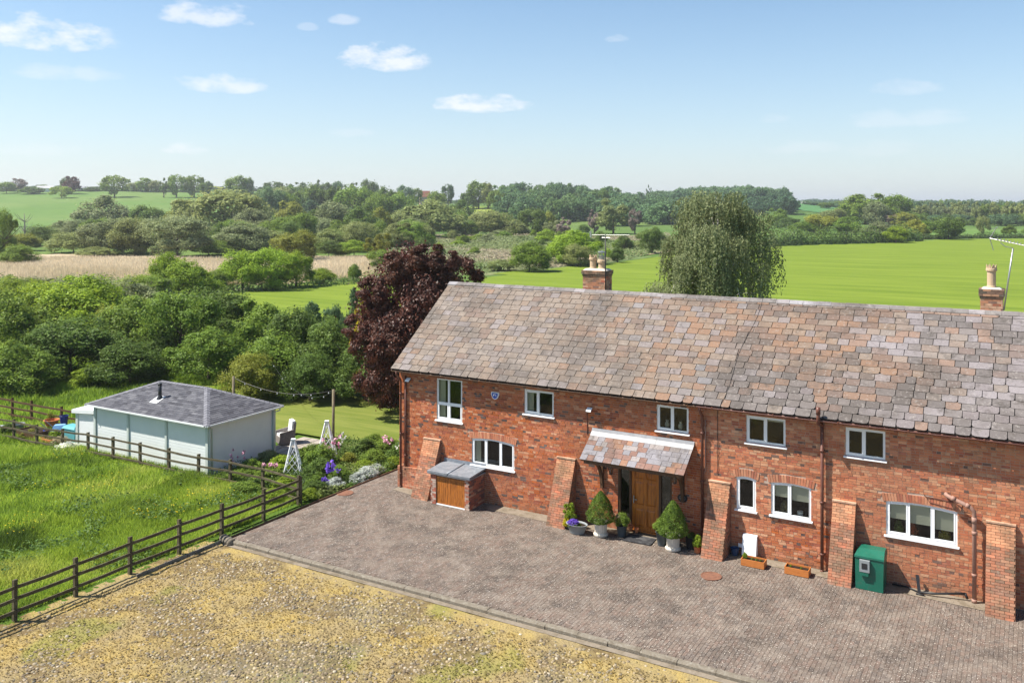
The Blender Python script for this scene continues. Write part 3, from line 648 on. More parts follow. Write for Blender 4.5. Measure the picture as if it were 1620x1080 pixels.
# windows
def frame_bar(mb, pts_top, w_, y0, y1):
    for (a, b_) in zip(pts_top, pts_top[1:]):
        mb.add([(a[0],y0,a[1]-w_),(b_[0],y0,b_[1]-w_),(b_[0],y0,b_[1]),(a[0],y0,a[1]),(a[0],y1,a[1]-w_),(b_[0],y1,b_[1]-w_),(b_[0],y1,b_[1]),(a[0],y1,a[1])], [(0,1,2,3),(7,6,5,4),(0,4,5,1),(3,2,6,7)])
def make_window(wi):
    x0, x1, z0, z1, lts, rows, rise, bl_ = wi
    f = MB(); fw = .055; y0, y1 = .028, .095
    f.box(x0, x0+fw, y0, y1, z0, z1+.002); f.box(x1-fw, x1, y0, y1, z0, z1+.002); f.box(x0+fw, x1-fw, y0, y1, z0, z0+fw)
    K_ = 10 if rise else 1
    topc = [(x0+(x1-x0)*k/K_, arch_z(wi, x0+(x1-x0)*k/K_)) for k in range(K_+1)]
    frame_bar(f, topc, fw+(.0 if rise else 0), y0+.001, y1-.001)
    xi0, xi1 = x0+fw, x1-fw; tot = xi1-xi0; cur = xi0; cols = []
    for k, l_ in enumerate(lts):
        nx = cur+tot*l_; cols.append((cur, nx)); cur = nx
    for k in range(1, len(lts)):
        xm = cols[k][0]; f.box(xm-.026, xm+.026, y0-.004, y1-.002, z0+fw, arch_z(wi, xm)-fw*.6)
    zt = z0+fw
    bands = [(zt, None)]
    if rows == 2:
        zm = z0+(z1-z0)*.40; f.box(xi0, xi1, y0-.006, y1-.003, zm-.03, zm+.03); bands = [(zt, zm-.03), (zm+.03, None)]
    wf = f.build('window', MT['white'], house)
    s_ = MB(); s_.add([(x0-.05,-.075,z0-.055),(x1+.05,-.075,z0-.055),(x1+.05,.1,z0-.055),(x0-.05,.1,z0-.055),(x0-.05,-.075,z0-.022),(x1+.05,-.075,z0-.022),(x1+.05,.03,z0),(x0-.05,.03,z0)], [(0,3,2,1),(4,5,6,7),(0,1,5,4),(1,2,6,5),(3,0,4,7)])
    s_.build('sill', MT['white'], wf)
    ppl = [(c0, c1, zb, ztop) for (c0, c1) in cols for (zb, ztop) in bands]
    for k, (a, b_, zb, ztop) in enumerate(ppl):
        if a > xi0+.01: a += .026
        if b_ < xi1-.01: b_ -= .026
        q = .04 if (k == 0 or (len(lts) == 3 and k != 1) or len(lts) <= 2 and k % 2 == 0) else .012
        tf = (lambda x: arch_z(wi, x)-fw) if ztop is None else (lambda x: ztop)
        cs = MB(); cy0, cy1 = .018, .082
        cs.box(a, a+q, cy0, cy1, zb, tf(a+q/2)); cs.box(b_-q, b_, cy0, cy1, zb, tf(b_-q/2)); cs.box(a+q, b_-q, cy0, cy1, zb, zb+q)
        K2 = 6 if rise else 1
        frame_bar(cs, [(a+(b_-a)*j/K2, tf(a+(b_-a)*j/K2)) for j in range(K2+1)], q, cy0+.001, cy1-.001)
        cs.build('casement', MT['white'], wf)
        g = MB(); xs_ = [a+q*.8+(b_-a-1.6*q)*j/K2 for j in range(K2+1)]
        vs = [(x, .05, zb+q*.8) for x in xs_]+[(x, .05, tf(x)-q*.8) for x in xs_]
        g.add(vs, [(j, j+1, K2+2+j, K2+1+j) for j in range(K2)]); g.build('pane', MT['glass'], wf)
        if bl_:
            hb = (z1-z0)*bl_*(1.0+.12*k); m_ = MB(); m_.box(a+.01, b_-.01, .115, .12, z1-hb, z1+rise*.4); m_.box(a+.01, b_-.01, .108, .127, z1-hb-.02, z1-hb); m_.build('blind', MT['blind'], wf)
    if wi[0] < 1.2 or 2.5 < wi[0] < 2.7 or 4.8 < wi[0] < 4.9:      # curtains drawn to the side
        m_ = MB(); n_ = 12; cw = .26
        for j in range(n_): m_.add([(x0+.06+cw*j/n_, .13+.02*(j % 2), z0+.03),(x0+.06+cw*(j+1)/n_, .13+.02*((j+1) % 2), z0+.03),(x0+.06+cw*(j+1)/n_, .13+.02*((j+1) % 2), z1+rise*.3),(x0+.06+cw*j/n_, .13+.02*(j % 2), z1+rise*.3)], [(0,1,2,3)])
        m_.build('curtain', MT['blind'], wf)
    return wf
for wi in WINS: make_window(wi)
# plinth at the left corner
m_ = MB(); r_ = 0; z = .02
while z < .78:
    x = XL-.02+(r_ % 2)*-.11
    while x < .72:
        a, b_ = max(x+.005, XL-.02), min(x+.22, .72)
        if b_-a > .03: m_.box(a, b_, -.10-random.uniform(0,.008), 0, z, z+bh, pick(pal_r))
        x += .2265
    z += CH; r_ += 1
m_.box(XL-.015, .715, -.09, 0, -.1, .77, (.3,.22,.17,1)); tag(m_.build('plinth', MT['bbrick'], house, colors=True), kind='stuff')
# buttresses
pal_b = [(.34,(.36,.145,.085)),(.28,(.31,.135,.085)),(.12,(.40,.20,.125)),(.18,(.25,.13,.09)),(.08,(.20,.12,.085))]
for bi, (bx0, bx1, ht) in enumerate([(.48,1.24,2.08),(6.22,6.93,2.17),(11.68,12.37,2.2),(15.47,16.12,2.2),(19.52,20.22,2.3)]):
    m_ = MB(); dp, dt = (.92, .07); fl = .05 if bi else .2
    def yd(z): return -(dt+(dp-dt)*(1-z/ht))
    # core
    m_.cur = (.31,.20,.14,1); e = .004
    m_.add([(bx0+e,yd(0)+e,-.1),(bx1+fl*0-e,yd(0)+e,-.1),(bx1-e,0,-.1),(bx0+e,0,-.1),(bx0+e,yd(ht)+e,ht-.02),(bx1-e,yd(ht)+e,ht-.02),(bx1-e,0,ht-.02),(bx0+e,0,ht-.02)], [(4,5,6,7),(0,1,5,4),(1,2,6,5),(3,0,4,7)])
    sl_ = math.hypot(ht, dp-dt); nrow = int(sl_/CH); up = Vector((0, (dp-dt)/sl_, ht/sl_)); nrm = Vector((0, -ht/sl_, (dp-dt)/sl_))
    for k in range(nrow):
        o = Vector((0, yd(0), 0))+up*(k*CH+.005); x = bx0-(k % 2)*.11
        flx = fl*(1-k/nrow)
        while x < bx1:
            a, b_ = max(x+.004, bx0), min(x+.2205, bx1)
            if b_-a > .025:
                pr = random.uniform(.002, .006); c = pick(pal_b if random.random() < .9 or k < nrow*.4 else pal_r)
                if k > nrow*.72: c = pick([(.5,(.52,.25,.14)),(.5,(.46,.2,.11))])
                vs = []
                for (xx, uu, dd) in ((a,0,-.02),(b_,0,-.02),(b_,bh+.003,-.02),(a,bh+.003,-.02),(a,0,pr),(b_,0,pr),(b_,bh+.003,pr),(a,bh+.003,pr)):
                    p = o+up*uu+nrm*dd; vs.append((xx, p.y, p.z))
                m_.add(vs, [(4,5,6,7),(0,4,7,3),(1,2,6,5),(3,7,6,2),(0,1,5,4)], c)
            x += .2265
    z = .02; k = 0
    while z < ht-.06:
        for side in (0, 1):
            y = yd(z+CH/2)+.01; xx = bx0 if side == 0 else bx1; y_end = -.002; yy = y_end+(.1 if k % 2 else 0)
            while yy > y:
                a, b_ = max(yy-.2205, y), min(yy-.005, y_end)
                if b_-a > .025:
                    pr = random.uniform(0, .006)*(1 if side else -1); c = pick(pal_b)
                    m_.add([(xx-.01,a,z),(xx-.01,b_,z),(xx-.01,b_,z+bh),(xx-.01,a,z+bh),(xx+pr,a,z),(xx+pr,b_,z),(xx+pr,b_,z+bh),(xx+pr,a,z+bh)] if side else [(xx+.01,b_,z),(xx+.01,a,z),(xx+.01,a,z+bh),(xx+.01,b_,z+bh),(xx+pr,b_,z),(xx+pr,a,z),(xx+pr,a,z+bh),(xx+pr,b_,z+bh)], [(4,5,6,7),(0,1,5,4),(3,7,6,2),(1,2,6,5),(0,4,7,3)], c)
                yy -= .2265
        z += CH; k += 1
    m_.box(bx0-.012, bx1+.012, -dt-.045, 0, ht-.03, ht+.012, (.56,.36,.25,1))
    bt = m_.build('buttress', MT['bbrick'], house, colors=True)

# ------------------------------------------------------------------ slate roof
pitch = math.atan2(RZ-EZ, RY+.35)
def slope_m(u, v, side=1):
    """point on the roof plane: u along the house, v up the slope; columns: along, up, normal"""
    y = -.35+v*cos(pitch); z = EZ+v*sin(pitch)
    if side == 1: return Matrix(((1,0,0,u),(0,cos(pitch),-sin(pitch),y),(0,sin(pitch),cos(pitch),z),(0,0,0,1)))
    return Matrix(((-1,0,0,u),(0,-cos(pitch),sin(pitch),2*RY-y),(0,sin(pitch),cos(pitch),z),(0,0,0,1)))
SL = math.hypot(RY+.35, RZ-EZ); XV0, XV1 = -.88, 27.2
m_ = MB()
for sd in (1, -1):
    yy = (lambda y: y if sd == 1 else 2*RY-y)
    m_.add([(XV0+.02,yy(-.33),EZ-.055),(XV1,yy(-.33),EZ-.055),(XV1,yy(RY),RZ-.04),(XV0+.02,yy(RY),RZ-.04),(XV0+.02,yy(-.33),EZ-.012),(XV1,yy(-.33),EZ-.012),(XV1,yy(RY),RZ+.002),(XV0+.02,yy(RY),RZ+.002)], [(0,3,2,1),(4,5,6,7),(0,1,5,4),(1,2,6,5),(2,3,7,6),(3,0,4,7)])
m_.build('roof', MT['roofbed'], house)
def slate_mesh(name, cham):
    m = MB(); t = cham
    if not cham: P = [(-.5,0),(.5,0),(.5,1),(-.5,1)]
    else: P = [(-.5+t,0),(.5-t,0),(.5-t*.3,.07),(.5,t*1.3),(.5,1),(-.5,1),(-.5,t*1.3),(-.5+t*.3,.07)]
    n_ = len(P); vs = [(x, y, (1-y)*1.0) for x, y in P]+[(x, y, (1-y)*1.0+1.0) for x, y in P]
    m.add(vs, [tuple(range(n_, 2*n_))]+[(i, (i+1) % n_, n_+(i+1) % n_, n_+i) for i in range(n_)])
    return m
sm = {c: slate_mesh('roof_slate', c) for c in (0, .14, .22)}
smm = {}
for c, m in sm.items():
    q = m.mesh('roof_slate'); q.materials.append(MT['slate1']); smm[c] = q
def slate_col(x, t):
    """x along the house, t 0 eaves .. 1 ridge"""
    n1 = noise.noise(Vector((x*.35, t*2.2, 2))); n2 = noise.noise(Vector((x*.8, t*5, 9)))
    R_ = random.random()
    beige, tan, org, lil, gry, drk, brn, blu = (.27,.225,.19), (.265,.195,.145), (.29,.165,.10), (.265,.245,.265), (.185,.165,.163), (.105,.095,.093), (.19,.125,.10), (.235,.24,.27)
    if x < 6: p = [(.44,beige),(.24,tan),(.10,lil),(.10,brn),(.09,gry),(.03,org)]
    elif x < 12: p = [(.2,beige),(.27,tan),(.18,org),(.13,lil),(.12,brn),(.06,gry),(.04,blu)]
    else: p = [(.06,beige),(.2,tan),(.32,org),(.12,lil),(.2,brn),(.07,drk)]
    if x > 17.2+n1*2+(1-t)*.5 and R_ < .75: p = [(.55,(.29,.27,.30)),(.2,(.25,.225,.25)),(.12,org),(.08,gry)]
    if x > 11.5 and t < .26+n2*.1 and R_ < .8: p = [(.35,(.17,.155,.155)),(.25,(.2,.175,.19)),(.2,drk),(.1,lil)]
    if x > 11.5 and n1 > .10 and R_ < .62: p = [(.5,drk),(.3,brn),(.2,gry)]
    if x < 9 and n1 > .25 and R_ < .5: p = [(.5,(.27,.24,.22)),(.5,gry)]
    c = pick(p)
    zm = np.array([.235,.195,.172]) if x < 9 else np.array([.215,.16,.132])
    if x > 17.2+n1*2: zm = np.array([.235,.215,.222])
    elif x > 11 and t < .3: zm = np.array([.165,.145,.14])
    f = .42; return tuple(float(c[i]*(1-f)+zm[i]*f)*(.80,.775,.74)[i] for i in range(3))+(1,)
slates = []
NR = 18; ex = SL/NR
for k in range(NR):
    x = XV0-random.uniform(0, .2); t = k/NR
    wmean = .43 if k > 3 else .42
    while x < XV1-.1:
        w_ = max(.22, min(.66, random.gauss(wmean, .065))); a = max(x, XV0); b_ = min(x+w_, XV1)
        x += w_
        if b_-a < .12: continue
        xc = (a+b_)/2
        ch = 0
        if xc > 10.5 and k < 9 and random.random() < .45+.3*(xc > 14): ch = random.choice((.14, .22))
        elif random.random() < .06: ch = .14
        slates.append((a+.010, b_-.010, k*ex-random.uniform(0,.014)-(.03 if k == 0 else 0), ch, slate_col(xc, t+random.uniform(-.04,.04))))
def slate_M(a, b_, v, side=1, tk=.014, L=None):
    return slope_m((a+b_)/2, v, side) @ Matrix.Rotation(random.gauss(0, .008), 4, 'Z') @ Matrix.Rotation(random.gauss(0, .004), 4, 'Y') @ Matrix.Diagonal((b_-a, L or ex+.03, tk+random.uniform(0,.003), 1))
vis = sorted((camdist((s[0]+s[1])/2, -.35+s[2]*.8, EZ+s[2]*.6), i) for i, s in enumerate(slates) if inframe((s[0]+s[1])/2, -.35+s[2]*.8, EZ+s[2]*.6))
solo = {i for _, i in vis[:300]}
b = MB()
for i, (a, b_, v, ch, c) in enumerate(slates):
    Mx = slate_M(a, b_, v)
    if i in solo: obj('roof_slate', smm[ch], house, Mx, color=c)
    else: b.add([Mx @ Vector(p) for p in sm[ch].v], sm[ch].f, c)
for k in range(NR):
    x = XV0
    while x < XV1-.1:
        w_ = random.uniform(.3, .45); Mx = slate_M(x, min(x+w_, XV1)-.01, k*ex, -1)
        b.add([Mx @ Vector(p) for p in sm[0].v], sm[0].f, pick([(.5,(.3,.25,.22)),(.5,(.26,.24,.25))])); x += w_
tag(b.build('roof_slate', MT['slate'], house, colors=True), kind='stuff')
# ridge tiles
m_ = MB(); hwid = .17; dz = hwid*math.tan(pitch)*.9
P = [(-hwid,-dz),(0,.0),(hwid,-dz)]
m_.add([(x,p[0],p[1]) for x in (0,1) for p in P]+[(x,p[0],p[1]+.02) for x in (0,1) for p in P], [(6,9,10,7),(7,10,11,8),(0,1,4,3),(1,2,5,4),(0,6,7,1),(1,7,8,2),(3,4,10,9),(4,5,11,10),(0,3,9,6),(2,8,11,5)])
u_r = m_.mesh('ridge_tile'); u_r.materials.append(MT['slate1'])
x = XV0-.02
while x < XV1:
    L = .46
    c = pick([(.5,(.18,.165,.16)),(.3,(.25,.23,.235)),(.2,(.31,.30,.32))])
    obj('ridge_tile', u_r, house, Matrix.Translation((x, RY, RZ+.035+random.gauss(0,.004)-.02*math.sin(max(0, x)*.13))) @ Matrix.Rotation(random.gauss(0, .01), 4, 'Y') @ Matrix.Diagonal((L-.008, 1, 1, 1)), color=c); x += L
# verge board, gutters and pipes
m_ = MB()
for sd in (1, -1):
    f_ = lambda y: y if sd == 1 else 2*RY-y
    m_.bar((XV0+.045, f_(-.36), EZ-.11), (XV0+.045, f_(RY), RZ-.09), .03, .12)
m_.build('bargeboard', MT['oakdk'], house)
m_ = MB(); m_.box(XV0+.08, 11.38, -.33, -.30, EZ-.12, EZ-.035); m_.build('fascia', MT['oakdk'], house)
def gutter(x0, x1, y, z, r, m, name='gutter'):
    g = MB(); n_ = 8; vs = []; g.smooth = True
    for x in (x0, x1):
        for rr in (r, r-.008):
            for k in range(n_+1):
                a = pi+pi*k/n_; vs.append((x, y+rr*cos(a), z+rr*sin(a)))
    q = n_+1; fs = []
    for k in range(n_):
        fs.append((k, k+1, 2*q+k+1, 2*q+k)); fs.append((q+k+1, q+k, 3*q+k, 3*q+k+1))
    fs += [(0, q, 3*q, 2*q)[::-1], (q-1, 2*q-1, 4*q-1, 3*q-1)]
    g.add(vs, fs); g.smooth = False
    x = x0+.5
    while x < x1: g.box(x-.02, x+.02, y-r-.012, y+r, z-.03, z+.012); x += 1.9
    return g.build(name, m, house)
gutter(XV0+.05, 11.36, -.385, EZ-.075, .048, MT['oakdk'])
gutter(11.38, XR+.2, -.40, EZ-.06, .062, MT['pipe'])
def downpipe(x, z0, z1, r, m, swan=True, y=-.11):
    g = MB(); pts = [(x, y, z0), (x, y, z1-.42), (x, y-.02, z1-.36), (x, -.37, z1-.12), (x, -.40, z1)] if swan else [(x, y, z0), (x, y, z1)]
    g.tube(pts, r, 12)
    z = z0+.5
    while z < z1-.4: g.tube([(x, y, z-.035), (x, y, z+.035)], r*1.3, 12); g.box(x-.08, x+.08, y+.02, -.004, z-.012, z+.012); z += 1.55
    g.tube([(x, y, z0), (x, y-.05, z0-.05+.04)], r*1.05, 10)
    return g.build('downpipe', m, house)
downpipe(-.60, .06, EZ-.1, .042, MT['pipe']); downpipe(-.40, .78, EZ-.3, .034, MT['pipe'], False, -.07)
downpipe(11.47, .08, EZ-.08, .046, MT['pipe']); downpipe(15.17, .03, EZ-.1, .05, MT['pipe'], False, -.12)
m_ = MB(); m_.tube([(11.56,-.07,4.1),(11.56,-.07,2.45),(11.52,-.07,2.38)], .018, 8); m_.build('overflow_pipe', MT['pipefade'], house)
m_ = MB(); m_.tube([(15.17,-.12,4.4),(15.13,-.47,4.5),(15.13,-.47,4.98)], .055, 12); m_.tube([(15.13,-.47,4.78),(15.13,-.47,4.99)], .066, 12); m_.build('soil_vent_pipe', MT['pipe'], house)
m_ = MB(); m_.tube([(18.52,-.01,2.86),(18.52,-.15,2.87),(18.60,-.24,2.86),(19.12,-.24,2.66),(19.22,-.24,2.55),(19.23,-.2,2.4),(19.23,-.2,.05)], .058, 14)
for p, q in (((18.66,-.24,2.84),(18.76,-.24,2.80)), ((19.02,-.24,2.70),(19.11,-.24,2.665)), ((19.23,-.2,2.22),(19.23,-.2,2.38)), ((19.23,-.2,1.9),(19.23,-.2,2.0)), ((19.23,-.2,.75),(19.23,-.2,.83)), ((19.23,-.2,.03),(19.23,-.2,.13))): m_.tube([p, q], .07, 14)
m_.build('soil_pipe', MT['pipefade'], house)
m_ = MB(); m_.tube([(17.95,-.02,2.72),(18.0,-.03,2.70),(18.72,-.03,2.66),(18.9,-.05,2.56),(18.93,-.12,2.45),(19.2,-.16,2.45)], .012, 6); m_.tube([(17.95,-.02,2.75),(18.1,-.03,2.55),(18.72,-.03,2.47)], .010, 6); m_.build('waste_pipe', MT['pipe'], house)
m_ = MB(); m_.tube([(11.95,-.03,4.5),(11.95,-.03,2.5),(11.94,-.03,2.42)], .009, 6); m_.build('cable', MT['blackp'], house)
m_ = MB(); pts = []
for k in range(12): t = k/11; p = slope_m(12.42-.30*t+.06*math.sin(t*9), SL*(1-t)) @ Vector((0, 0, .034)); pts.append(p)
m_.tube(pts+[(12.05,-.46,EZ-.1),(11.97,-.05,4.45)], .006, 5); m_.build('cable', MT['blackp'], house)
m_ = MB(); m_.tube([(7.36,-.02,4.0),(7.36,-.02,3.1)], .016, 6); m_.build('cable', MT['pipe'], house)
# chimneys
def chimney(x0, x1, y0, y1, z0, z1, pots, tag_=''):
    m_ = MB(); m_.cur = (.3,.22,.16,1); e = .01
    m_.box(x0+e, x1-e, y0+e, y1-e, z0-.8, z1-.01)
    z = z0-.5; k = 0
    while z < z1-.02:
        top = z > z1-.27; o = .045 if z > z1-.20 else (.02 if top else 0)
        for (ax, fixed, s0, s1, sg) in (('x', y0-o, x0-o, x1+o, -1), ('y', x1+o, y0-o, y1+o, 1), ('x', y1+o, x0-o, x1+o, 1), ('y', x0-o, y0-o, y1+o, -1)):
            p = s0-(k % 2)*.11
            while p < s1:
                a, b_ = max(p+.004, s0), min(p+.2205, s1)
                if b_-a > .03:
                    pr = random.uniform(0, .006); c = pick([(.5,(.17,.11,.085)),(.3,(.12,.10,.08)),(.2,(.35,.2,.13))] if top else [(.4,(.44,.20,.12)),(.3,(.52,.32,.22)),(.15,(.36,.11,.07)),(.15,(.2,.12,.1))])
                    lo, hi = (fixed-pr, fixed+.06+o) if sg < 0 else (fixed-.06-o, fixed+pr)
                    if ax == 'x': m_.box(a, b_, lo, hi, z, z+bh, c)
                    else: m_.box(lo+.001, hi-.001, a+.001, b_-.001, z+.001, z+bh-.001, c)
                p += .2265
        z += CH; k += 1
    ch = m_.build('chimney', MT['bbrick'], house, colors=True)
    m_ = MB(); m_.add([(x0-.03,y0-.03,z1-.02),(x1+.03,y0-.03,z1-.02),(x1+.03,y1+.03,z1-.02),(x0-.03,y1+.03,z1-.02),(x0+.08,y0+.08,z1+.07),(x1-.08,y0+.08,z1+.07),(x1-.08,y1-.08,z1+.07),(x0+.08,y1-.08,z1+.07)], [(4,5,6,7),(0,1,5,4),(1,2,6,5),(2,3,7,6),(3,0,4,7)])
    m_.build('flaunching', MT['cement'], ch)
    for (px, py, hgt, kind) in pots:
        p = MB(); r = .125; zb = z1+.03
        if kind != 'cowl':
            p.lathe([(.15,0),(.14,.06),(r,.1),(r,hgt-.22),(r+.035,hgt-.2),(r+.035,hgt-.13),(r+.01,hgt-.11),(r+.01,hgt-.1)], 16, (px, py, zb))
            for j in range(8):      # crown of teeth
                a = 2*pi*(j+.5)/8; cx_, cy_ = px+cos(a)*(r+.0), py+sin(a)*(r+.0); tx, ty = -sin(a)*.05, cos(a)*.05
                ox, oy = cos(a)*.015, sin(a)*.015
                p.add([(cx_-tx-ox,cy_-ty-oy,zb+hgt-.11),(cx_+tx-ox,cy_+ty-oy,zb+hgt-.11),(cx_+tx*.25+ox,cy_+ty*.25+oy,zb+hgt),(cx_-tx*.25+ox,cy_-ty*.25+oy,zb+hgt),(cx_-tx+ox,cy_-ty+oy,zb+hgt-.11),(cx_+tx+ox,cy_+ty+oy,zb+hgt-.11),(cx_+tx*.25+2*ox,cy_+ty*.25+2*oy,zb+hgt),(cx_-tx*.25+2*ox,cy_-ty*.25+2*oy,zb+hgt)], [(0,3,2,1),(4,5,6,7),(0,1,5,4),(2,3,7,6),(1,2,6,5),(3,0,4,7)])
            p.build('chimney_pot', MT['pot'], ch)
        else:
            p.lathe([(.17,0),(.16,.05),(.14,.08),(.14,hgt-.28),(.185,hgt-.26),(.185,hgt-.18),(.15,hgt-.16),(.15,hgt-.14)], 16, (px, py, zb)); p.build('chimney_pot', MT['pot'], ch)
            q = MB(); q.lathe([(.10,hgt-.15),(.11,hgt-.02),(.13,hgt)], 14, (px, py, zb))
            for j in range(6): a = 2*pi*j/6; q.bar((px+.12*cos(a), py+.12*sin(a), zb+hgt-.02), (px+.13*cos(a), py+.13*sin(a), zb+hgt+.14), .02, .02)
            q.lathe([(.17,hgt+.13),(.17,hgt+.15),(.02,hgt+.19)], 14, (px, py, zb)); q.build('cowl', MT['alu'], ch)
    return ch
chimney(5.36, 6.32, 3.78, 4.42, 7.5, 8.42, [(5.66, 4.1, .58, 'crown'), (6.04, 4.1, .54, 'cowl')])
chimney(19.2, 19.82, 3.78, 4.4, 7.5, 8.32, [(19.5, 4.09, .76, 'crown')])
# porch canopy
cp_ = MB(); CX0, CX1, CYF, CZF, CZB = 7.58, 11.15, -1.0, 2.53, 3.24
cp_.add([(CX0,CYF,CZF-.06),(CX1,CYF,CZF-.06),(CX1,-.01,CZB-.06),(CX0,-.01,CZB-.06),(CX0,CYF,CZF),(CX1,CYF,CZF),(CX1,-.01,CZB),(CX0,-.01,CZB)], [(0,3,2,1),(4,5,6,7),(0,1,5,4),(1,2,6,5),(2,3,7,6),(3,0,4,7)])
for x in (CX0+.35, CX1-.35):
    cp_.box(x-.05, x+.05, -.1, -.01, 1.35, 2.62); cp_.bar((x,-.02,2.45),(x,CYF+.08,2.45), .09, .1)
    pts = [(x, -.08-.82*(1-math.cos(t*pi/2)), 1.5+.9*math.sin(t*pi/2)) for t in [k/7 for k in range(8)]]
    for a_, b2 in zip(pts, pts[1:]): cp_.bar(a_, b2, .08, .1, up=(1,0,0))
cp_.box(CX0+.1, CX1-.1, CYF+.03, CYF+.12, CZF-.15, CZF-.061)
porch = cp_.build('porch_canopy', MT['oakdk'], house)
pc = math.atan2(CZB-CZF, -CYF); psl = math.hypot(CZB-CZF, CYF)
um = slate_mesh('canopy_slate', 0).mesh('canopy_slate'); um.materials.append(MT['slate1'])
for k in range(5):
    x = CX0-.03; ex_ = (psl-.22)/5
    while x < CX1:
        w_ = random.choice((.2,.25,.3,.3,.34)) if random.random() < .9 else .5; b_ = min(x+w_, CX1+.03)
        c = pick([(.4,(.225,.215,.235)),(.34,(.20,.115,.092)),(.16,(.27,.24,.235)),(.10,(.26,.14,.09))])
        v = k*ex_-(.04 if k == 0 else 0)
        Mx = Matrix(((1,0,0,(x+b_)/2),(0,cos(pc),-sin(pc),CYF+v*cos(pc)),(0,sin(pc),cos(pc),CZF+v*sin(pc)),(0,0,0,1))) @ Matrix.Diagonal((b_-x-.012, ex_+.05, .01, 1))
        if b_-x > .08: obj('canopy_slate', um, porch, Mx, color=c)
        x = b_
m_ = MB()
for xa, xb in ((CX0-.03, 9.9), (9.905, CX1+.03)):
    v0 = psl-.24
    m_.add([(xa,CYF+v0*cos(pc),CZF+v0*sin(pc)+.024),(xb,CYF+v0*cos(pc),CZF+v0*sin(pc)+.024),(xb,-.06,CZB+.0),(xa,-.06,CZB+.0),(xb,-.016,CZB+.1),(xa,-.016,CZB+.1),(xa,CYF+v0*cos(pc),CZF+v0*sin(pc)+.01),(xb,CYF+v0*cos(pc),CZF+v0*sin(pc)+.01)], [(0,1,2,3),(3,2,4,5),(6,7,1,0)])
m_.build('lead_flashing', MT['leadlight'], porch)
# front door
d_ = MB(); y0, y1 = .07, .12
d_.box(8.98, 9.94, y0+.02, y1, .1, 2.17)
px0, px1 = 8.98, 9.94; mid = 9.46
def panel(a, b_, z0, z1): d_.add([(a,y0+.012,z0),(b_,y0+.012,z0),(b_,y0+.012,z1),(a,y0+.012,z1),(a+.05,y0-.006,z0+.05),(b_-.05,y0-.006,z0+.05),(b_-.05,y0-.006,z1-.05),(a+.05,y0-.006,z1-.05)], [(4,5,6,7),(0,1,5,4),(1,2,6,5),(2,3,7,6),(3,0,4,7)])
for a, b_ in ((px0+.11, mid-.05), (mid+.05, px1-.11)):
    for z0, z1 in ((.25, .82), (.98, 1.72), (1.84, 2.07)): panel(a, b_, z0, z1)
for a, b_, z0, z1 in ((px0,px0+.1,.1,2.17),(px1-.1,px1,.1,2.17),(mid-.045,mid+.045,.24,2.06),(px0+.1,px1-.1,.1,.24),(px0+.1,mid-.045,.83,.97),(mid+.045,px1-.1,.83,.97),(px0+.1,mid-.045,1.73,1.83),(mid+.045,px1-.1,1.73,1.83),(px0+.1,px1-.1,2.07,2.17)):
    d_.box(a, b_, y0-.008, y0+.021, z0, z1)
door = d_.build('front_door', MT['oak'], house)
m_ = MB(); m_.bar((9.06,y0-.05,1.12),(9.17,y0-.05,1.12), .022, .025); m_.box(9.045,9.075,y0-.055,y0-.008,1.0,1.24); m_.build('handle', MT['alu'], door)
m_ = MB()
for x in (8.5, 8.9, 9.95, 10.35): m_.box(x, x+.075, .02, .15, .05, 2.22)
m_.box(8.575, 10.35, .021, .149, 2.172, 2.22); m_.box(8.52, 10.42, -.03, .2, .0, .1); m_.box(8.576,8.899,.04,.12,.1,.22); m_.box(10.026,10.349,.04,.12,.1,.22)
m_.build('door_frame', MT['oakdk'], house)
for xa in (8.575, 10.025): m_ = MB(); m_.box(xa, xa+.325, .08, .09, .22, 2.17); m_.build('pane', MT['glass'], house)
m_ = MB(); m_.box(8.98, 9.94, -.045, .069, .1, .118); m_.build('door_sill', MT['oak'], house)
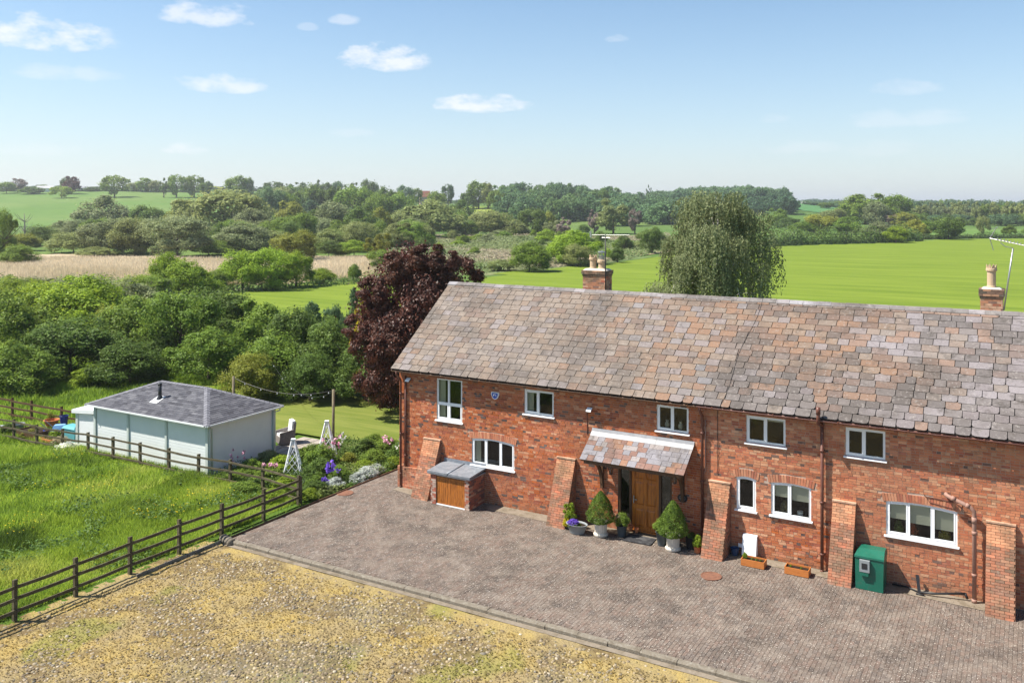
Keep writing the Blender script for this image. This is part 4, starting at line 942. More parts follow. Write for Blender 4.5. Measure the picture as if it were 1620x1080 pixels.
# ------------------------------------------------------------------ foliage
def quads(P, Nn, size, asp=.62, droop=None):
    """leaf faces centred at P, facing Nn"""
    n = len(P); Nn = Nn/np.linalg.norm(Nn, axis=1, keepdims=True)
    t = RNG.normal(size=(n, 3)) if droop is None else droop
    a = t-Nn*(t*Nn).sum(1, keepdims=True); a /= np.linalg.norm(a, axis=1, keepdims=True)+1e-9
    b = np.cross(Nn, a); s = np.asarray(size).reshape(-1, 1)
    V = np.stack([P-a*s, P+b*s*asp-a*s*.1, P+a*s, P-b*s*asp-a*s*.1], 1)
    return V.reshape(-1, 3), np.arange(4*n, dtype=np.int32).reshape(-1, 4)
def crown_np(seed, nleaf, leaf, nlobe=16, shape='round', spread=.2, fill=.12):
    """unit crown: about 1 wide, z 0..1"""
    r = np.random.default_rng(seed)
    # lobes
    C = []; R = []
    for i in range(nlobe):
        d = r.normal(size=3); d /= np.linalg.norm(d)
        rl = r.uniform(.085, .20)
        if shape == 'round': c = np.array([0, 0, .5])+d*np.array([.5-rl, .5-rl, .5-rl])*r.uniform(.75, 1.14)
        elif shape == 'bush':
            d[2] = abs(d[2])*1.1-.25; c = np.array([0, 0, .3])+d*np.array([.5-rl, .5-rl, .66-rl])*r.uniform(.7, 1.13)
        elif shape == 'tall': rl *= .7; c = np.array([0, 0, .5])+d*np.array([.36, .36, .5-rl])*r.uniform(.5, 1.0)
        elif shape == 'cone': zz = r.uniform(.08, .85); ww = (1-zz)*.36; rl = .05+.10*(1-zz); a = r.uniform(0, 2*pi); c = np.array([ww*cos(a), ww*sin(a), zz])
        elif shape == 'open': rl *= .62; c = np.array([0, 0, .55])+d*np.array([.42, .42, .42])*r.uniform(.5, 1.05)
        C.append(c); R.append(rl)
    C.append(np.array([0, 0, .48])); R.append(.30 if shape in ('round', 'bush') else .14)
    C = np.array(C); R = np.array(R)
    nc = 34; per = nleaf//((nlobe+1)*nc)+1
    Ps = []; Ns = []; Rn = []
    for c, rl in zip(C, R):
        d = r.normal(size=(nc, 3)); d /= np.linalg.norm(d, axis=1, keepdims=True)
        out = c-np.array([0, 0, .4]); d = d+out*1.2; d /= np.linalg.norm(d, axis=1, keepdims=True)
        cc = c+d*rl*r.uniform(.75, 1.08, (nc, 1)); tone = r.uniform(0, 1, nc)
        P = np.repeat(cc, per, 0)+r.normal(size=(nc*per, 3))*rl*spread*np.array([1, 1, .75])
        Nn = np.repeat(d, per, 0)+r.normal(size=(nc*per, 3))*.45+np.array([0, 0, .12])
        Ps.append(P); Ns.append(Nn); Rn.append(np.clip(np.repeat(tone, per)*.6+r.uniform(0, .4, nc*per), 0, 1))
    P = np.concatenate(Ps); Nn = np.concatenate(Ns); rn = np.concatenate(Rn)
    # a sparse filling so that the inside is not hollow
    m = int(len(P)*fill); q = r.integers(0, len(C), m); Pf = C[q]+r.normal(size=(m, 3))*R[q][:, None]*.5
    P = np.concatenate([P, Pf]); Nn = np.concatenate([Nn, r.normal(size=(m, 3))]); rn = np.concatenate([rn, r.uniform(0, .4, m)])
    k = P[:, 2] > -.02; P, Nn, rn = P[k], Nn[k], rn[k]
    P[:, 2] *= .985/np.percentile(P[:, 2], 99.3); P[:, :2] *= .49/np.percentile(np.abs(P[:, :2]), 99.0)
    V, Fq = quads(P, Nn, leaf*r.uniform(.6, 1.35, len(P)))
    return V, Fq, rn
def weep_np(seed, nstr, per, leaf, wide=.5, prof=1.0, gap=.0):
    """unit weeping crown of hanging strands"""
    r = np.random.default_rng(seed); Ps = []; Ns = []; Dr = []; Rn = []
    for i in range(nstr):
        a = r.uniform(0, 2*pi); rho = math.sqrt(r.uniform(.0, 1)); lump = .90+.30*noise.noise(Vector((cos(a)*1.9, sin(a)*1.9, seed)))
        top = (1-.93*rho**3.0)**.6*(.94+.26*noise.noise(Vector((cos(a)*rho*2.8, sin(a)*rho*2.8, seed+3))))
        top = max(top, .08); ln = r.uniform(.12, .36)*(.5+rho*.9)
        start = top*r.uniform(.55, 1.0)+.02 if r.random() < .55 else top
        n = max(6, int(per*ln/.3)); t = np.sort(r.uniform(0, 1, n)); rr = rho*wide*lump*(.9+.22*t)*(1.0 if rho < .9 else 1.05)
        ph = r.uniform(0, 6)
        x = cos(a)*rr+.012*np.sin(t*7+ph)+r.normal(size=n)*.007; y = sin(a)*rr+.012*np.cos(t*6+ph)+r.normal(size=n)*.007; z = start-ln*t+.02*np.sin(t*3)
        P = np.stack([x, y, z], 1); P = P[P[:, 2] > -.02]; n = len(P)
        Ps.append(P); Ns.append(np.array([cos(a), sin(a), .25])+r.normal(size=(n, 3))*.6); Dr.append(np.array([0, 0, -1])+r.normal(size=(n, 3))*.35); Rn.append(np.clip(r.uniform(0, 1)*.6+r.uniform(0, .4, n), 0, 1))
    P = np.concatenate(Ps); V, Fq = quads(P, np.concatenate(Ns), leaf*r.uniform(.6, 1.3, len(P)), .55, np.concatenate(Dr))
    return V, Fq, np.concatenate(Rn)
def birch_np(seed, nstr, per, leaf):
    """hanging strands gathered on separate drooping boughs: ragged outline, dark gaps between"""
    r = np.random.default_rng(seed); L = []
    for k in range(58):
        f = k/57; z = .16+.76*r.random()**.85; a = r.uniform(0, 2*pi) if k > 8 else 2*pi*k/8
        rmax = .47*math.sqrt(max(0, 1-((z-.36)/.66)**2)) if z > .36 else .50
        rho = rmax*r.uniform(.4, 1.0); L.append((cos(a)*rho, sin(a)*rho, z+r.uniform(-.02,.04), r.uniform(.07, .125)))
    L += [(0.02, -.02, .90, .10), (-.10, .02, .86, .10), (.11, .05, .85, .09)]
    Ps = []; Ns = []; Dr = []; Rn = []
    for i in range(nstr):
        cx, cy, cz, R0 = L[r.integers(0, len(L))]; a = r.uniform(0, 2*pi); q = math.sqrt(r.random()); sx, sy, sz = cx+cos(a)*q*R0, cy+sin(a)*q*R0, cz+R0*.7*math.sqrt(1-q*q*.9)
        o = math.atan2(sy, sx); ln = r.uniform(.07, .30); n = max(5, int(per*ln/.2)); t = np.sort(r.uniform(0, 1, n)); ph = r.uniform(0, 6); sw = r.uniform(.0, .05)
        P = np.stack([sx+cos(o)*sw*t+.006*np.sin(t*8+ph)+r.normal(size=n)*.005, sy+sin(o)*sw*t+.006*np.cos(t*7+ph)+r.normal(size=n)*.005, sz-ln*t], 1); P = P[P[:, 2] > .02]; n = len(P)
        Ps.append(P); Ns.append(np.array([cos(o), sin(o), .3])+r.normal(size=(n, 3))*.8); Dr.append(np.array([0, 0, -1])+r.normal(size=(n, 3))*.6); Rn.append(np.clip(r.uniform(0, 1)*.5+r.uniform(0, .5, n), 0, 1))
    P = np.concatenate(Ps); V, Fq = quads(P, np.concatenate(Ns), leaf*r.uniform(.6, 1.3, len(P)), .6, np.concatenate(Dr))
    return V, Fq, np.concatenate(Rn)
def trunk_mesh(name, seed, m, limbs=6, top=.7):
    r = random.Random(seed); b = MB()
    b.tube([(0,0,-.05),(.01,.0,.1),(.0,.015,.3),(.02,.0,top*.75),(.0,.0,top)], [.042,.032,.026,.016,.005], 8)
    for i in range(limbs):
        a = 2*pi*i/limbs+r.uniform(-.4,.4); z0 = r.uniform(.18,.5); l = r.uniform(.22,.38)
        b.tube([(0,0,z0),(cos(a)*l*.5,sin(a)*l*.5,z0+.10),(cos(a)*l,sin(a)*l,z0+.27)], [.014,.009,.003], 5)
    me = b.mesh(name); me.materials.append(m); return me
BARK = mat('bark', (.10,.08,.055), .95, .1, var=[(3, 5, (.16,.14,.11), .45, .65, .7)], coord='obj')
BIRCHBARK = mat('birch_bark', (.55,.52,.47), .8, .2, var=[(9, 5, (.08,.07,.06), .55, .65, .8)])
LF = dict(
 mid=leafmat('leaf_mid', (0.108,0.190,0.034), (0.207,0.295,0.045)), dark=leafmat('leaf_dark', (0.076,0.135,0.031), (0.151,0.224,0.047)),
 fresh=leafmat('leaf_fresh', (0.153,0.259,0.024), (0.290,0.393,0.039)), willow=leafmat('leaf_willow', (0.186,0.238,0.079), (0.302,0.341,0.121)),
 grey=leafmat('leaf_grey_willow', (0.167,0.210,0.093), (0.262,0.301,0.141)), olive=leafmat('leaf_olive', (0.184,0.218,0.033), (0.290,0.308,0.054)),
 blue=leafmat('leaf_far_dark', (0.076,0.146,0.070), (0.141,0.225,0.098)), copper=leafmat('leaf_copper', (.036,.014,.009), (.13,.045,.022), .18, gloss=.3),
 gold=leafmat('leaf_gold', (.45,.40,.02), (.60,.52,.04)), birch=leafmat('leaf_birch', (.165,.20,.085), (.26,.29,.14), .3),
 bare=leafmat('twigs_bare', (.22,.17,.14), (.30,.24,.20), .1), box=leafmat('leaf_box', (0.051,0.110,0.017), (0.143,0.226,0.033), .25), silver=leafmat('leaf_silver', (.36,.40,.36), (.52,.56,.52), .2),
 straw=leafmat('straw_tip', (.36,.30,.18), (.46,.40,.26)), pinkfl=leafmat('petal_pink', (.6,.25,.38), (.75,.45,.55), .3), purple=leafmat('petal_purple', (.14,.06,.42), (.26,.14,.6), .3), white=leafmat('petal_white', (.7,.7,.66), (.85,.85,.8), .3), red=leafmat('petal_red', (.5,.05,.03), (.7,.2,.1), .3))
CR = {}
def crown(kind, q, i):
    k = (kind, q, i)
    if k not in CR:
        nleaf, leaf = {'far': (2600, .036), 'mid': (8000, .024), 'near': (22000, .0155), 'hi': (46000, .0095)}[q]
        if kind == 'weep': V, Fq, rn = weep_np(i+50, {'far': 220, 'mid': 420, 'near': 1500, 'hi': 1900}[q], {'far': 12, 'mid': 20, 'near': 24, 'hi': 34}[q], leaf*.8)
        else: V, Fq, rn = crown_np(hash_(kind)+i*7, nleaf, leaf, {'round': 26, 'bush': 28, 'tall': 18, 'cone': 24, 'open': 20}[kind], kind)
        CR[k] = mesh_np('crown', V, Fq, LF['mid'], rnd=rn)
    return CR[k]
def hash_(s): return sum(ord(c)*(i+3) for i, c in enumerate(s))
TR = {}
NAMES = {'oak': 'oak_tree'}
def plant(x, y, z, wd, ht, shape, q, leafm, name, label, cat, group=None, trunk=None, sink=.05, i=None, rz=None):
    i = random.randrange(3) if i is None else i; rz = random.uniform(0, 2*pi) if rz is None else rz
    me = crown(shape, q, i); M_ = Matrix.Translation((x, y, z)) @ Matrix.Rotation(rz, 4, 'Z')
    if trunk is None:
        o = obj(name, me, None, M_ @ Matrix.Translation((0,0,-sink*ht)) @ Matrix.Diagonal((wd, wd, ht*(1+sink), 1)), LF[leafm]); return tag(o, label, cat, group)
    e = empty(name, (x, y, z), label, cat, group)
    if trunk not in TR: TR[trunk] = trunk_mesh('trunk', 5, BARK)
    t = obj('trunk', TR[trunk], None, I4); t.parent = e; t.matrix_basis = Matrix.Diagonal((ht*.9, ht*.9, ht, 1))
    lift = {'low': .02, 'mid': .12, 'high': .3}[trunk]
    c = obj('crown', me, None, I4, LF[leafm]); c.parent = e; c.matrix_basis = Matrix.Rotation(rz, 4, 'Z') @ Matrix.Translation((0,0,lift*ht)) @ Matrix.Diagonal((wd, wd, ht*(1-lift), 1))
    return e
def T(px, D, ytop, wpx, shape, leafm, label, q=None, trunk='low', name='tree', cat='tree', group=None, i=None):
    x, y = at(px, D); z = float(terr(x, y)); h = CAMH+(YH-ytop)/F*D-z; wd = wpx/F*D*1.06
    if q is None: q = 'near' if D < 270 else ('mid' if D < 520 else 'far')
    h = max(h, 1.2)*(1.05 if D > 90 else .97); wd *= 1 if D > 90 else .94; shape = 'round' if shape == 'open' and D > 450 else shape
    return plant(x, y, z, wd, h*1.02, shape, q, leafm, name, label, cat, group, trunk, i=i)
# --- the hedge belt between shed and field
r_ = random.Random(21)
for k in range(34):
    px = r_.uniform(-30, 545); D = r_.uniform(54, 80); topl = np.interp(px, [-40,50,150,215,280,350,420,470,520,560], [466,458,440,452,468,460,478,484,506,540])
    T(px, D, topl+r_.uniform(2, 16)+(80-D)*r_.uniform(1.2, 3.4), r_.uniform(60, 120), r_.choice(['bush','round','open','bush']), r_.choice(['mid','dark','fresh','mid','dark','olive']), 'one of the tangled leafy bushes knitted into the hedge belt beyond the shed', q='near', name='hedge_bush', cat='bush', group='tangled bushes of the hedge belt')
for k in range(18):
    px = -40+k*17+r_.uniform(-6, 6); T(px, r_.uniform(92, 116), r_.uniform(438, 452), r_.uniform(50, 84), r_.choice(['bush','round']), r_.choice(['fresh','grey','mid','willow','fresh']), 'one of the pale green bushes between the hedge belt and the reeds at left', q='near', name='reed_edge_bush', cat='bush', group='pale bushes at the reed edge')
hb = [ # px, D, ytop, w, shape, leaf, label
 (-40,66,452,170,'bush','mid','broad green shrub tree cut by the left edge of the picture'),
 (22,58,468,130,'bush','mid','leafy green shrub tree at far left beyond the meadow'),
 (70,74,448,130,'bush','fresh','light green shrub top left of the reed bed edge'),
 (135,70,438,150,'bush','fresh','tall pale green shrub in front of the reeds at left'),
 (200,78,446,120,'bush','grey','grey green bush crown between two fresh green shrubs'),
 (110,57,505,150,'bush','dark','dark shrub at the meadow edge left of the shed'),
 (215,62,470,130,'bush','mid','dense green tree behind the shed flue'),
 (285,60,462,120,'round','mid','dense leafy tree beyond the shed roof ridge'),
 (352,66,458,140,'bush','dark','tall grey green tree right of the shed ridge behind'),
 (330,56,520,120,'bush','mid','rounded bush directly behind the shed roof'),
 (205,55,540,120,'bush','dark','low dark bush behind the left half of the shed'),
 (415,62,476,110,'round','mid','leafy green tree behind the nearer light pole'),
 (468,57,488,100,'round','dark','dark green tree left of the copper tree, in the row'),
 (440,52,528,120,'bush','mid','glossy bush beside the far corner of the lawn'),
 (395,50,560,90,'bush','olive','yellowish bush by the light pole behind the shed'),
 (520,53,505,110,'bush','dark','dark shrub at the left foot of the copper tree'),
 (20,52,545,120,'bush','mid','low bush along the far side of the meadow'),
 (548,58,458,54,'tall','blue','dark evergreen spire left of the copper tree'),
 (505,62,478,60,'tall','blue','slim dark conifer in the hedge belt'),
 (580,50,540,110,'bush','dark','deeply shaded shrub under the copper tree'),
 (150,55,578,70,'bush','fresh','small bright bush at the meadow edge behind the shed'),
 (60,54,590,70,'bush','mid','small clump of scrub at the meadow edge at left'),
 (630,50,575,90,'bush','dark','shaded shrub against the gable end of the house'),
 (490,50,560,90,'bush','dark','shaded laurel bush at the back of the lawn')]
for k, a in enumerate(hb): T(a[0], a[1], a[2], a[3]*1.05, a[4], a[5], a[6], q='near', trunk='low', name='hedge_tree', i=k % 3)
T(577, 51, 455, 42, 'tall', 'gold', 'golden yellow conifer glowing beside the copper tree', q='near', trunk='low', name='golden_conifer')
# copper tree
x, y = at(660, 49.5); z = float(terr(x, y)); V, Fq, rn = crown_np(77, 60000, .0112, 38, 'round', .28, .15)
e = empty('copper_maple', (x, y, z), 'large dark purple leaved copper tree behind the left end of the roof', 'tree')
o = obj('trunk', trunk_mesh('trunk', 9, BARK, 9, .8), None, I4); o.parent = e; o.matrix_basis = Matrix.Diagonal((9,9,8.4,1))
me = mesh_np('crown', V, Fq, LF['copper'], rnd=rn); o = obj('crown', me, None, I4); o.parent = e; o.matrix_basis = Matrix.Translation((0,0,.2)) @ Matrix.Rotation(.6, 4, 'Z') @ Matrix.Diagonal((6.8, 6.8, 8.3, 1))
x2, y2 = at(615, 46.5); o = obj('crown', crown('round', 'near', 1), None, I4, LF['copper']); o.parent = e; o.matrix_basis = Matrix.Translation((x2-x, y2-y, .4)) @ Matrix.Diagonal((3.6, 3.6, 4.6, 1))
for px_c, dz_, w_c in ((600, 4.9, 2.4), (648, 6.6, 2.6), (688, 6.7, 2.4), (575, 2.9, 2.2)):
    x2, y2 = at(px_c, 48); o = obj('crown', crown('open', 'near', 1), None, I4, LF['copper']); o.parent = e; o.matrix_basis = Matrix.Translation((x2-x, y2-y, dz_)) @ Matrix.Rotation(px_c, 4, 'Z') @ Matrix.Diagonal((w_c, w_c, 2.3, 1))
x2, y2 = at(722, 50); o = obj('crown', crown('open', 'near', 2), None, I4, LF['copper']); o.parent = e; o.matrix_basis = Matrix.Translation((x2-x, y2-y, 5.0)) @ Matrix.Diagonal((3.4, 3.4, 3.2, 1))
# weeping birch
x, y = at(1134, 62); z = float(terr(x, y)); V, Fq, rn = birch_np(5, 4200, 24, .0075)
e = empty('weeping_birch', (x, y, z), 'tall weeping birch behind the middle of the slate roof', 'tree')
b = MB(); r_ = random.Random(4); b.tube([(0,0,-.2),(.1,0,2),(-.1,.1,5),(.15,0,8.5),(0,0,11.6)], [.24,.2,.15,.09,.02], 9)
for k in range(16):
    a = 2*pi*k/16+r_.uniform(-.2,.2); z0 = r_.uniform(3, 9.5); l = (12-z0)*.33
    b.tube([(0,0,z0),(cos(a)*l*.6,sin(a)*l*.6,z0+1.4),(cos(a)*l*1.1,sin(a)*l*1.1,z0+1.5),(cos(a)*l*1.35,sin(a)*l*1.35,z0+.3)], [.07,.045,.03,.01], 6)
o = b.build('trunk', BIRCHBARK); o.parent = e
me = mesh_np('crown', V, Fq, LF['birch'], rnd=rn); o = obj('crown', me, None, I4); o.parent = e; o.matrix_basis = Matrix.Translation((0,0,.5)) @ Matrix.Diagonal((9.7, 9.7, 11.9, 1))
T(1047, 66, 452, 60, 'bush', 'birch', 'small pale shrub at the left foot of the weeping birch', q='near', name='shrub')
# --- shrubs along the edge of the reeds
for a in [(262,108,406,66,'bush','fresh','bright yellow green shrub at the left end of the shrub group by the reeds'),(300,106,417,88,'bush','fresh','broad bright green shrub before the tan reeds'),(340,112,430,36,'bush','mid','small green bush between two larger bright shrubs'),
 (383,116,402,72,'bush','fresh','bright leafy shrub in front of the grey willows, at the reed edge'),(428,116,398,72,'round','fresh','tallest bright green shrub at the reed edge'),(468,120,403,54,'bush','fresh','fresh green shrub at the right end of the reed shrubs'),(508,125,426,44,'bush','fresh','low sparse shrub right of the bright shrub group'),
 (561,128,420,22,'bush','mid','lone little bush on the reed edge near the copper tree'),(604,150,398,46,'round','mid','green tree left above the copper tree'),(601,166,373,40,'open','olive','yellowish olive tree above the copper tree'),(640,140,402,40,'bush','mid','green bush partly hidden behind the copper tree top'),
 (470,168,369,68,'round','olive','yellow green rounded tree standing behind the reeds'),(32,163,390,54,'bush','mid','round green bush at the left end of the reed bed'),
 (837,148,386,68,'bush','mid','big rounded bush at the field edge left of the chimney'),(908,166,369,84,'bush','fresh','broad green tree at the field edge behind the chimney'),(913,160,389,48,'round','willow','pale round bush in front of the broad green tree'),(977,170,393,24,'bush','dark','small dark round bush right of the chimney aerial'),
 (1031,202,363,36,'round','dark','dark rounded tree left of the weeping birch'),(792,150,412,44,'bush','willow','pale feathery rushes at the edge of the bright field')]:
    T(*a, name='shrub', cat='shrub')
# --- willows behind the reeds
for a in [(280,188,347,106,'round','grey','large dark grey green willow behind the reed bed'),(215,196,350,72,'round','willow','grey green willow left of the large dark one'),(172,200,352,84,'round','grey','rounded willow at the left of the willow row'),(116,206,370,76,'bush','willow','low pale willow scrub at the left'),
 (385,204,357,90,'bush','grey','spiky grey green willow right of the large one'),(64,240,360,64,'bush','dark','brownish dark thicket near the dead tree'),(35,214,372,54,'bush','olive','yellow green scrub left of the willow row'),(4,170,338,36,'round','mid','green tree at the very left edge over the reeds'),
 (150,192,392,60,'bush','willow','low willow scrub at the back edge of the reeds'),(330,196,378,60,'bush','mid','green scrub between the two biggest willows'),(430,215,368,70,'bush','willow','soft pale willow scrub beside the olive tree'),
 (161,322,314,78,'round','grey','large grey tree before the hill pasture'),(234,318,329,50,'round','dark','dark compact tree at the foot of the hill pasture'),(355,288,306,128,'round','willow','very large pale billowing willow below the skyline'),(300,300,322,60,'bush','willow','pale willow at the left shoulder of the very large one'),(268,310,338,36,'bush','olive','small brownish bush at the pasture foot'),
 (400,262,335,70,'bush','grey','grey bush in front of the very large willow'),(460,330,322,54,'round','olive','yellowish tree right of the very large pale willow'),(468,258,342,64,'round','mid','dark green rounded tree in the middle thicket'),(527,298,324,64,'round','grey','grey green dome shaped tree in the middle thicket'),(497,320,334,40,'round','dark','small dark oak in the middle thicket'),
 (573,280,330,54,'round','dark','dark full tree left of the marsh'),(603,296,331,36,'round','olive','yellow green little tree beside the marsh'),(560,232,363,64,'bush','mid','bushy green shrub at the left edge of the marsh'),(520,205,366,50,'bush','willow','pale scrub just behind the reed bed'),(560,192,382,56,'bush','fresh','light green scrub over the reed bed right part'),(520,190,384,50,'bush','dark','dark low bush against the tan reeds'),
 (684,302,322,96,'bush','willow','broad pale willow behind the marsh'),(640,312,335,64,'bush','willow','low pale willow left of the marsh'),(736,300,350,40,'round','dark','dark ball shaped bush behind the marsh'),(776,304,337,64,'round','willow','pale domed willow in the valley middle'),(815,300,350,52,'bush','willow','greyer bush joined to the domed willow'),(843,316,333,46,'round','dark','dark round tree right of the domed willow'),
 (880,296,350,34,'open','grey','pale grey tree beside the bare brown one'),(893,288,346,26,'open','bare','bare brown twiggy tree in the valley'),(970,338,319,56,'tall','willow','tall pale poplar like willow over the aerial'),(940,345,334,22,'open','bare','thin dead tree left of the tall pale willow'),(1004,330,334,24,'open','bare','dead grey trunks right of the tall pale willow'),(868,340,338,30,'bush','olive','brownish green bush behind the bare tree'),
 (728,420,320,44,'round','dark','dark tree on the edge of the yellow green field'),(600,420,309,44,'round','mid','green tree on the slope right of middle'),(633,425,309,48,'round','mid','full green tree below the skyline bushes'),(560,440,300,60,'round','mid','large green tree under the hill top'),(493,470,297,48,'round','dark','tall dark tree on the blue green field'),(530,468,299,36,'round','dark','dark rounded tree right of the tall dark one'),(430,420,301,44,'round','blue','blue green tree left of the crop field'),(456,425,308,34,'round','mid','smaller green tree beside the crop field'),(578,452,302,32,'open','mid','open airy tree on the slope'),(612,470,300,30,'round','dark','dark green tree near the hill bushes'),
 (923,330,356,20,'bush','dark','tiny dark bush on the far marsh'),(700,430,330,34,'bush','mid','bush at the lower end of the yellow green field'),(660,400,326,44,'round','dark','dark hedge tree above the marsh willow')]:
    T(*a, name='willow_tree' if a[5] in ('willow','grey') else 'tree')
# thickets that only fill between the trees that can be told apart
r_ = random.Random(8)
for k in range(80):
    px = r_.uniform(95, 660); D = r_.uniform(205, 420)
    lv = r_.choice(['mid','willow','grey','dark','mid'])
    top = 355 if px < 420 and D > 300 else YH+11.8*F/D*.42
    T(px, D, max(top, 336), r_.uniform(38, 66), r_.choice(['bush','round']), lv, 'one of many mixed shrubs filling the valley thicket between larger trees', name='shrub', cat='shrub', group='thicket shrubs in the valley')
for k in range(46):
    px = r_.uniform(415, 800); D = r_.uniform(430, 640) if px < 650 else r_.uniform(340, 420)
    x, y = at(px, D); z = float(terr(x, y)); hgt = r_.uniform(8, 13.5) if px < 650 else r_.uniform(5, 8)
    T(px, D, YH-(z+hgt-CAMH)*F/D, r_.uniform(26, 46), r_.choice(['round','round','bush']), r_.choice(['mid','dark','blue','willow','mid']), 'one of the mixed trees crowding the far slope left of the round wood', q='far', group='trees crowding the far slope')
for k in range(44):
    px = r_.uniform(610, 1050); D = r_.uniform(180, 300); x, y = at(px, D); z = float(terr(x, y)); hgt = r_.uniform(1.3, 3.6)
    T(px, D, YH-(z+hgt-CAMH)*F/D, r_.uniform(12, 34), 'bush', r_.choice(['mid','willow','dark','grey','fresh']), 'one of the low scrub bushes dotted over the marsh', q='mid', name='shrub', cat='shrub', group='scrub dotted over the marsh')
# --- skyline trees on the hill
for a in [(10,700,289,30,'round','mid','small skyline tree at the left edge of the picture'),(28,720,284,28,'open','bare','pale thin leaved skyline tree at far left'),(50,690,296,40,'bush','dark','dark bushes below the white farmhouse'),(97,640,296,32,'round','fresh','pale green tree right of the white farmhouse'),(113,690,281,26,'round','copper','dark purple skyline tree beside the farmhouse'),(106,700,282,20,'round','dark','green tree joined to the purple one on the skyline'),
 (181,655,280,40,'round','mid','big round skyline tree left of the pair'),(230,730,283,30,'round','mid','rounded tree behind the pasture hedge'),(212,735,289,20,'round','willow','small pale skyline tree'),(247,728,287,22,'round','willow','pale tree left of the ivy clad one'),(259,660,284,13,'tall','dark','narrow ivy clad tree at the pasture hedge'),(279,665,279,28,'round','mid','forked tall tree on the skyline'),(307,670,280,30,'round','mid','dense tall tree on the skyline'),(326,660,289,20,'open','dark','small open skyline tree right of the dense pair'),
 (374,650,281,34,'open','mid','broad open crowned skyline tree'),(392,655,284,18,'round','dark','dark tree joined to the broad open one'),(376,610,299,40,'bush','dark','low dark bush on the skyline pasture'),(434,760,289,32,'round','dark','rounded oak on the skyline'),(458,765,292,16,'round','dark','small oak beside the rounded one'),(476,760,290,24,'round','dark','flat topped oak on the skyline'),
 (503,720,287,16,'tall','dark','narrow tree beside the mast'),(515,715,291,20,'round','dark','round tree beside the mast'),(535,740,289,22,'round','blue','bluish oak on the skyline right of the mast'),(559,730,291,18,'round','dark','small skyline tree right of the bluish oak'),(583,700,287,26,'round','dark','tall leafy skyline tree near the centre left'),(593,710,293,14,'round','dark','low skyline tree at the right of the tall leafy one'),
 (641,640,296,26,'round','blue','dark skyline clump left of centre'),(658,640,300,20,'round','mid','bushy skyline clump right of the dark one'),(709,620,294,20,'open','blue','small open tree alone on the skyline'),(757,560,290,34,'round','mid','high tree left of the round wood'),(772,556,292,24,'open','willow','pale open tree left of the round wood'),(740,560,304,30,'bush','dark','bushes below the high tree'),(690,560,305,34,'round','mid','green clump under the skyline near the middle'),(784,540,303,26,'round','mid','tree at the left corner of the round wood'),
 (145,735,296,24,'bush','dark','low hedge bush right of the purple tree'),(70,735,293,30,'bush','mid','bush behind the white farmhouse'),(1025,780,295,7,'tall','blue','thin spire poplar on the skyline'),(1031,785,299,8,'tall','blue','second thin spire beside the first'),(955,540,302,18,'open','dark','umbrella shaped dark tree top right of the round wood')]:
    T(*a, q='far', trunk='mid' if a[4] != 'bush' else 'low', name='skyline_tree')
# --- right hand side trees
for a in [(1230,420,332,36,'round','mid','rounded tree right of the birch'),(1247,400,345,36,'bush','dark','dark bush right of the birch'),(1297,335,342,56,'round','olive','yellowish oak behind the field hedge'),(1368,470,310,78,'round','mid','largest bright rounded tree at the right'),(1412,475,312,54,'round','mid','second large rounded tree at the right'),(1386,430,322,40,'round','grey','silvery grey willow in front of the two large trees'),(1409,425,341,26,'open','bare','whitish pink blossom tree'),(1335,440,326,40,'round','mid','green tree left of the largest one'),(1340,330,345,50,'round','mid','darker tree behind the hedge, left of the grey one'),
 (1390,275,354,56,'bush','grey','grey green bush behind the field hedge'),(1417,258,360,40,'bush','fresh','bright green bush in the field hedge'),(1445,300,350,44,'bush','olive','brownish bush left of the dark round oak'),(1465,320,352,36,'bush','mid','bush tucked behind the dark round oak'),(1500,283,347,48,'round','dark','dark round oak standing at the field corner'),(1555,342,344,20,'round','willow','pale small tree on the flat meadow'),(1597,330,357,22,'bush','mid','small bush on the meadow at far right'),(1625,330,360,16,'bush','mid','small bush cut by the right edge'),(1318,420,333,40,'round','willow','pale willow under the far barn'),(1270,330,352,40,'bush','mid','green bush behind the hedge below the barn'),(1430,420,338,40,'round','olive','yellowish tree below the poplars')]:
    T(*a, name='tree')
# far poplar line and woods: reads as rows of alike trees
r_ = random.Random(3)
for k in range(30):
    px = 1428+k*7.6+r_.uniform(-3, 3)
    T(px, r_.uniform(480, 540), r_.uniform(320, 328), r_.uniform(17, 26), 'tall', r_.choice(['willow','mid','willow','grey']), 'one of the pale poplars in the long row across the right background', name='poplar_tree', q='far', trunk='mid', group='poplars in the far row')
for k in range(34):
    px = 1270+k*11.5+r_.uniform(-4, 4)
    T(px, r_.uniform(640, 900), r_.uniform(317, 321), r_.uniform(18, 34), 'round', r_.choice(['blue','dark','blue','mid']), 'one of the dark trees of the farthest tree line under the sky at right', name='tree', q='far', group='trees of the farthest line at right')
for k in range(40):      # base of the tree belt so that no bare land shows
    px = 1430+k*5.5; T(px, r_.uniform(450, 500), r_.uniform(338, 346), r_.uniform(20, 34), 'bush', r_.choice(['blue','dark','mid']), 'one of the dark bushes under the far poplars', name='shrub', q='far', cat='shrub', group='bushes under the far poplars')
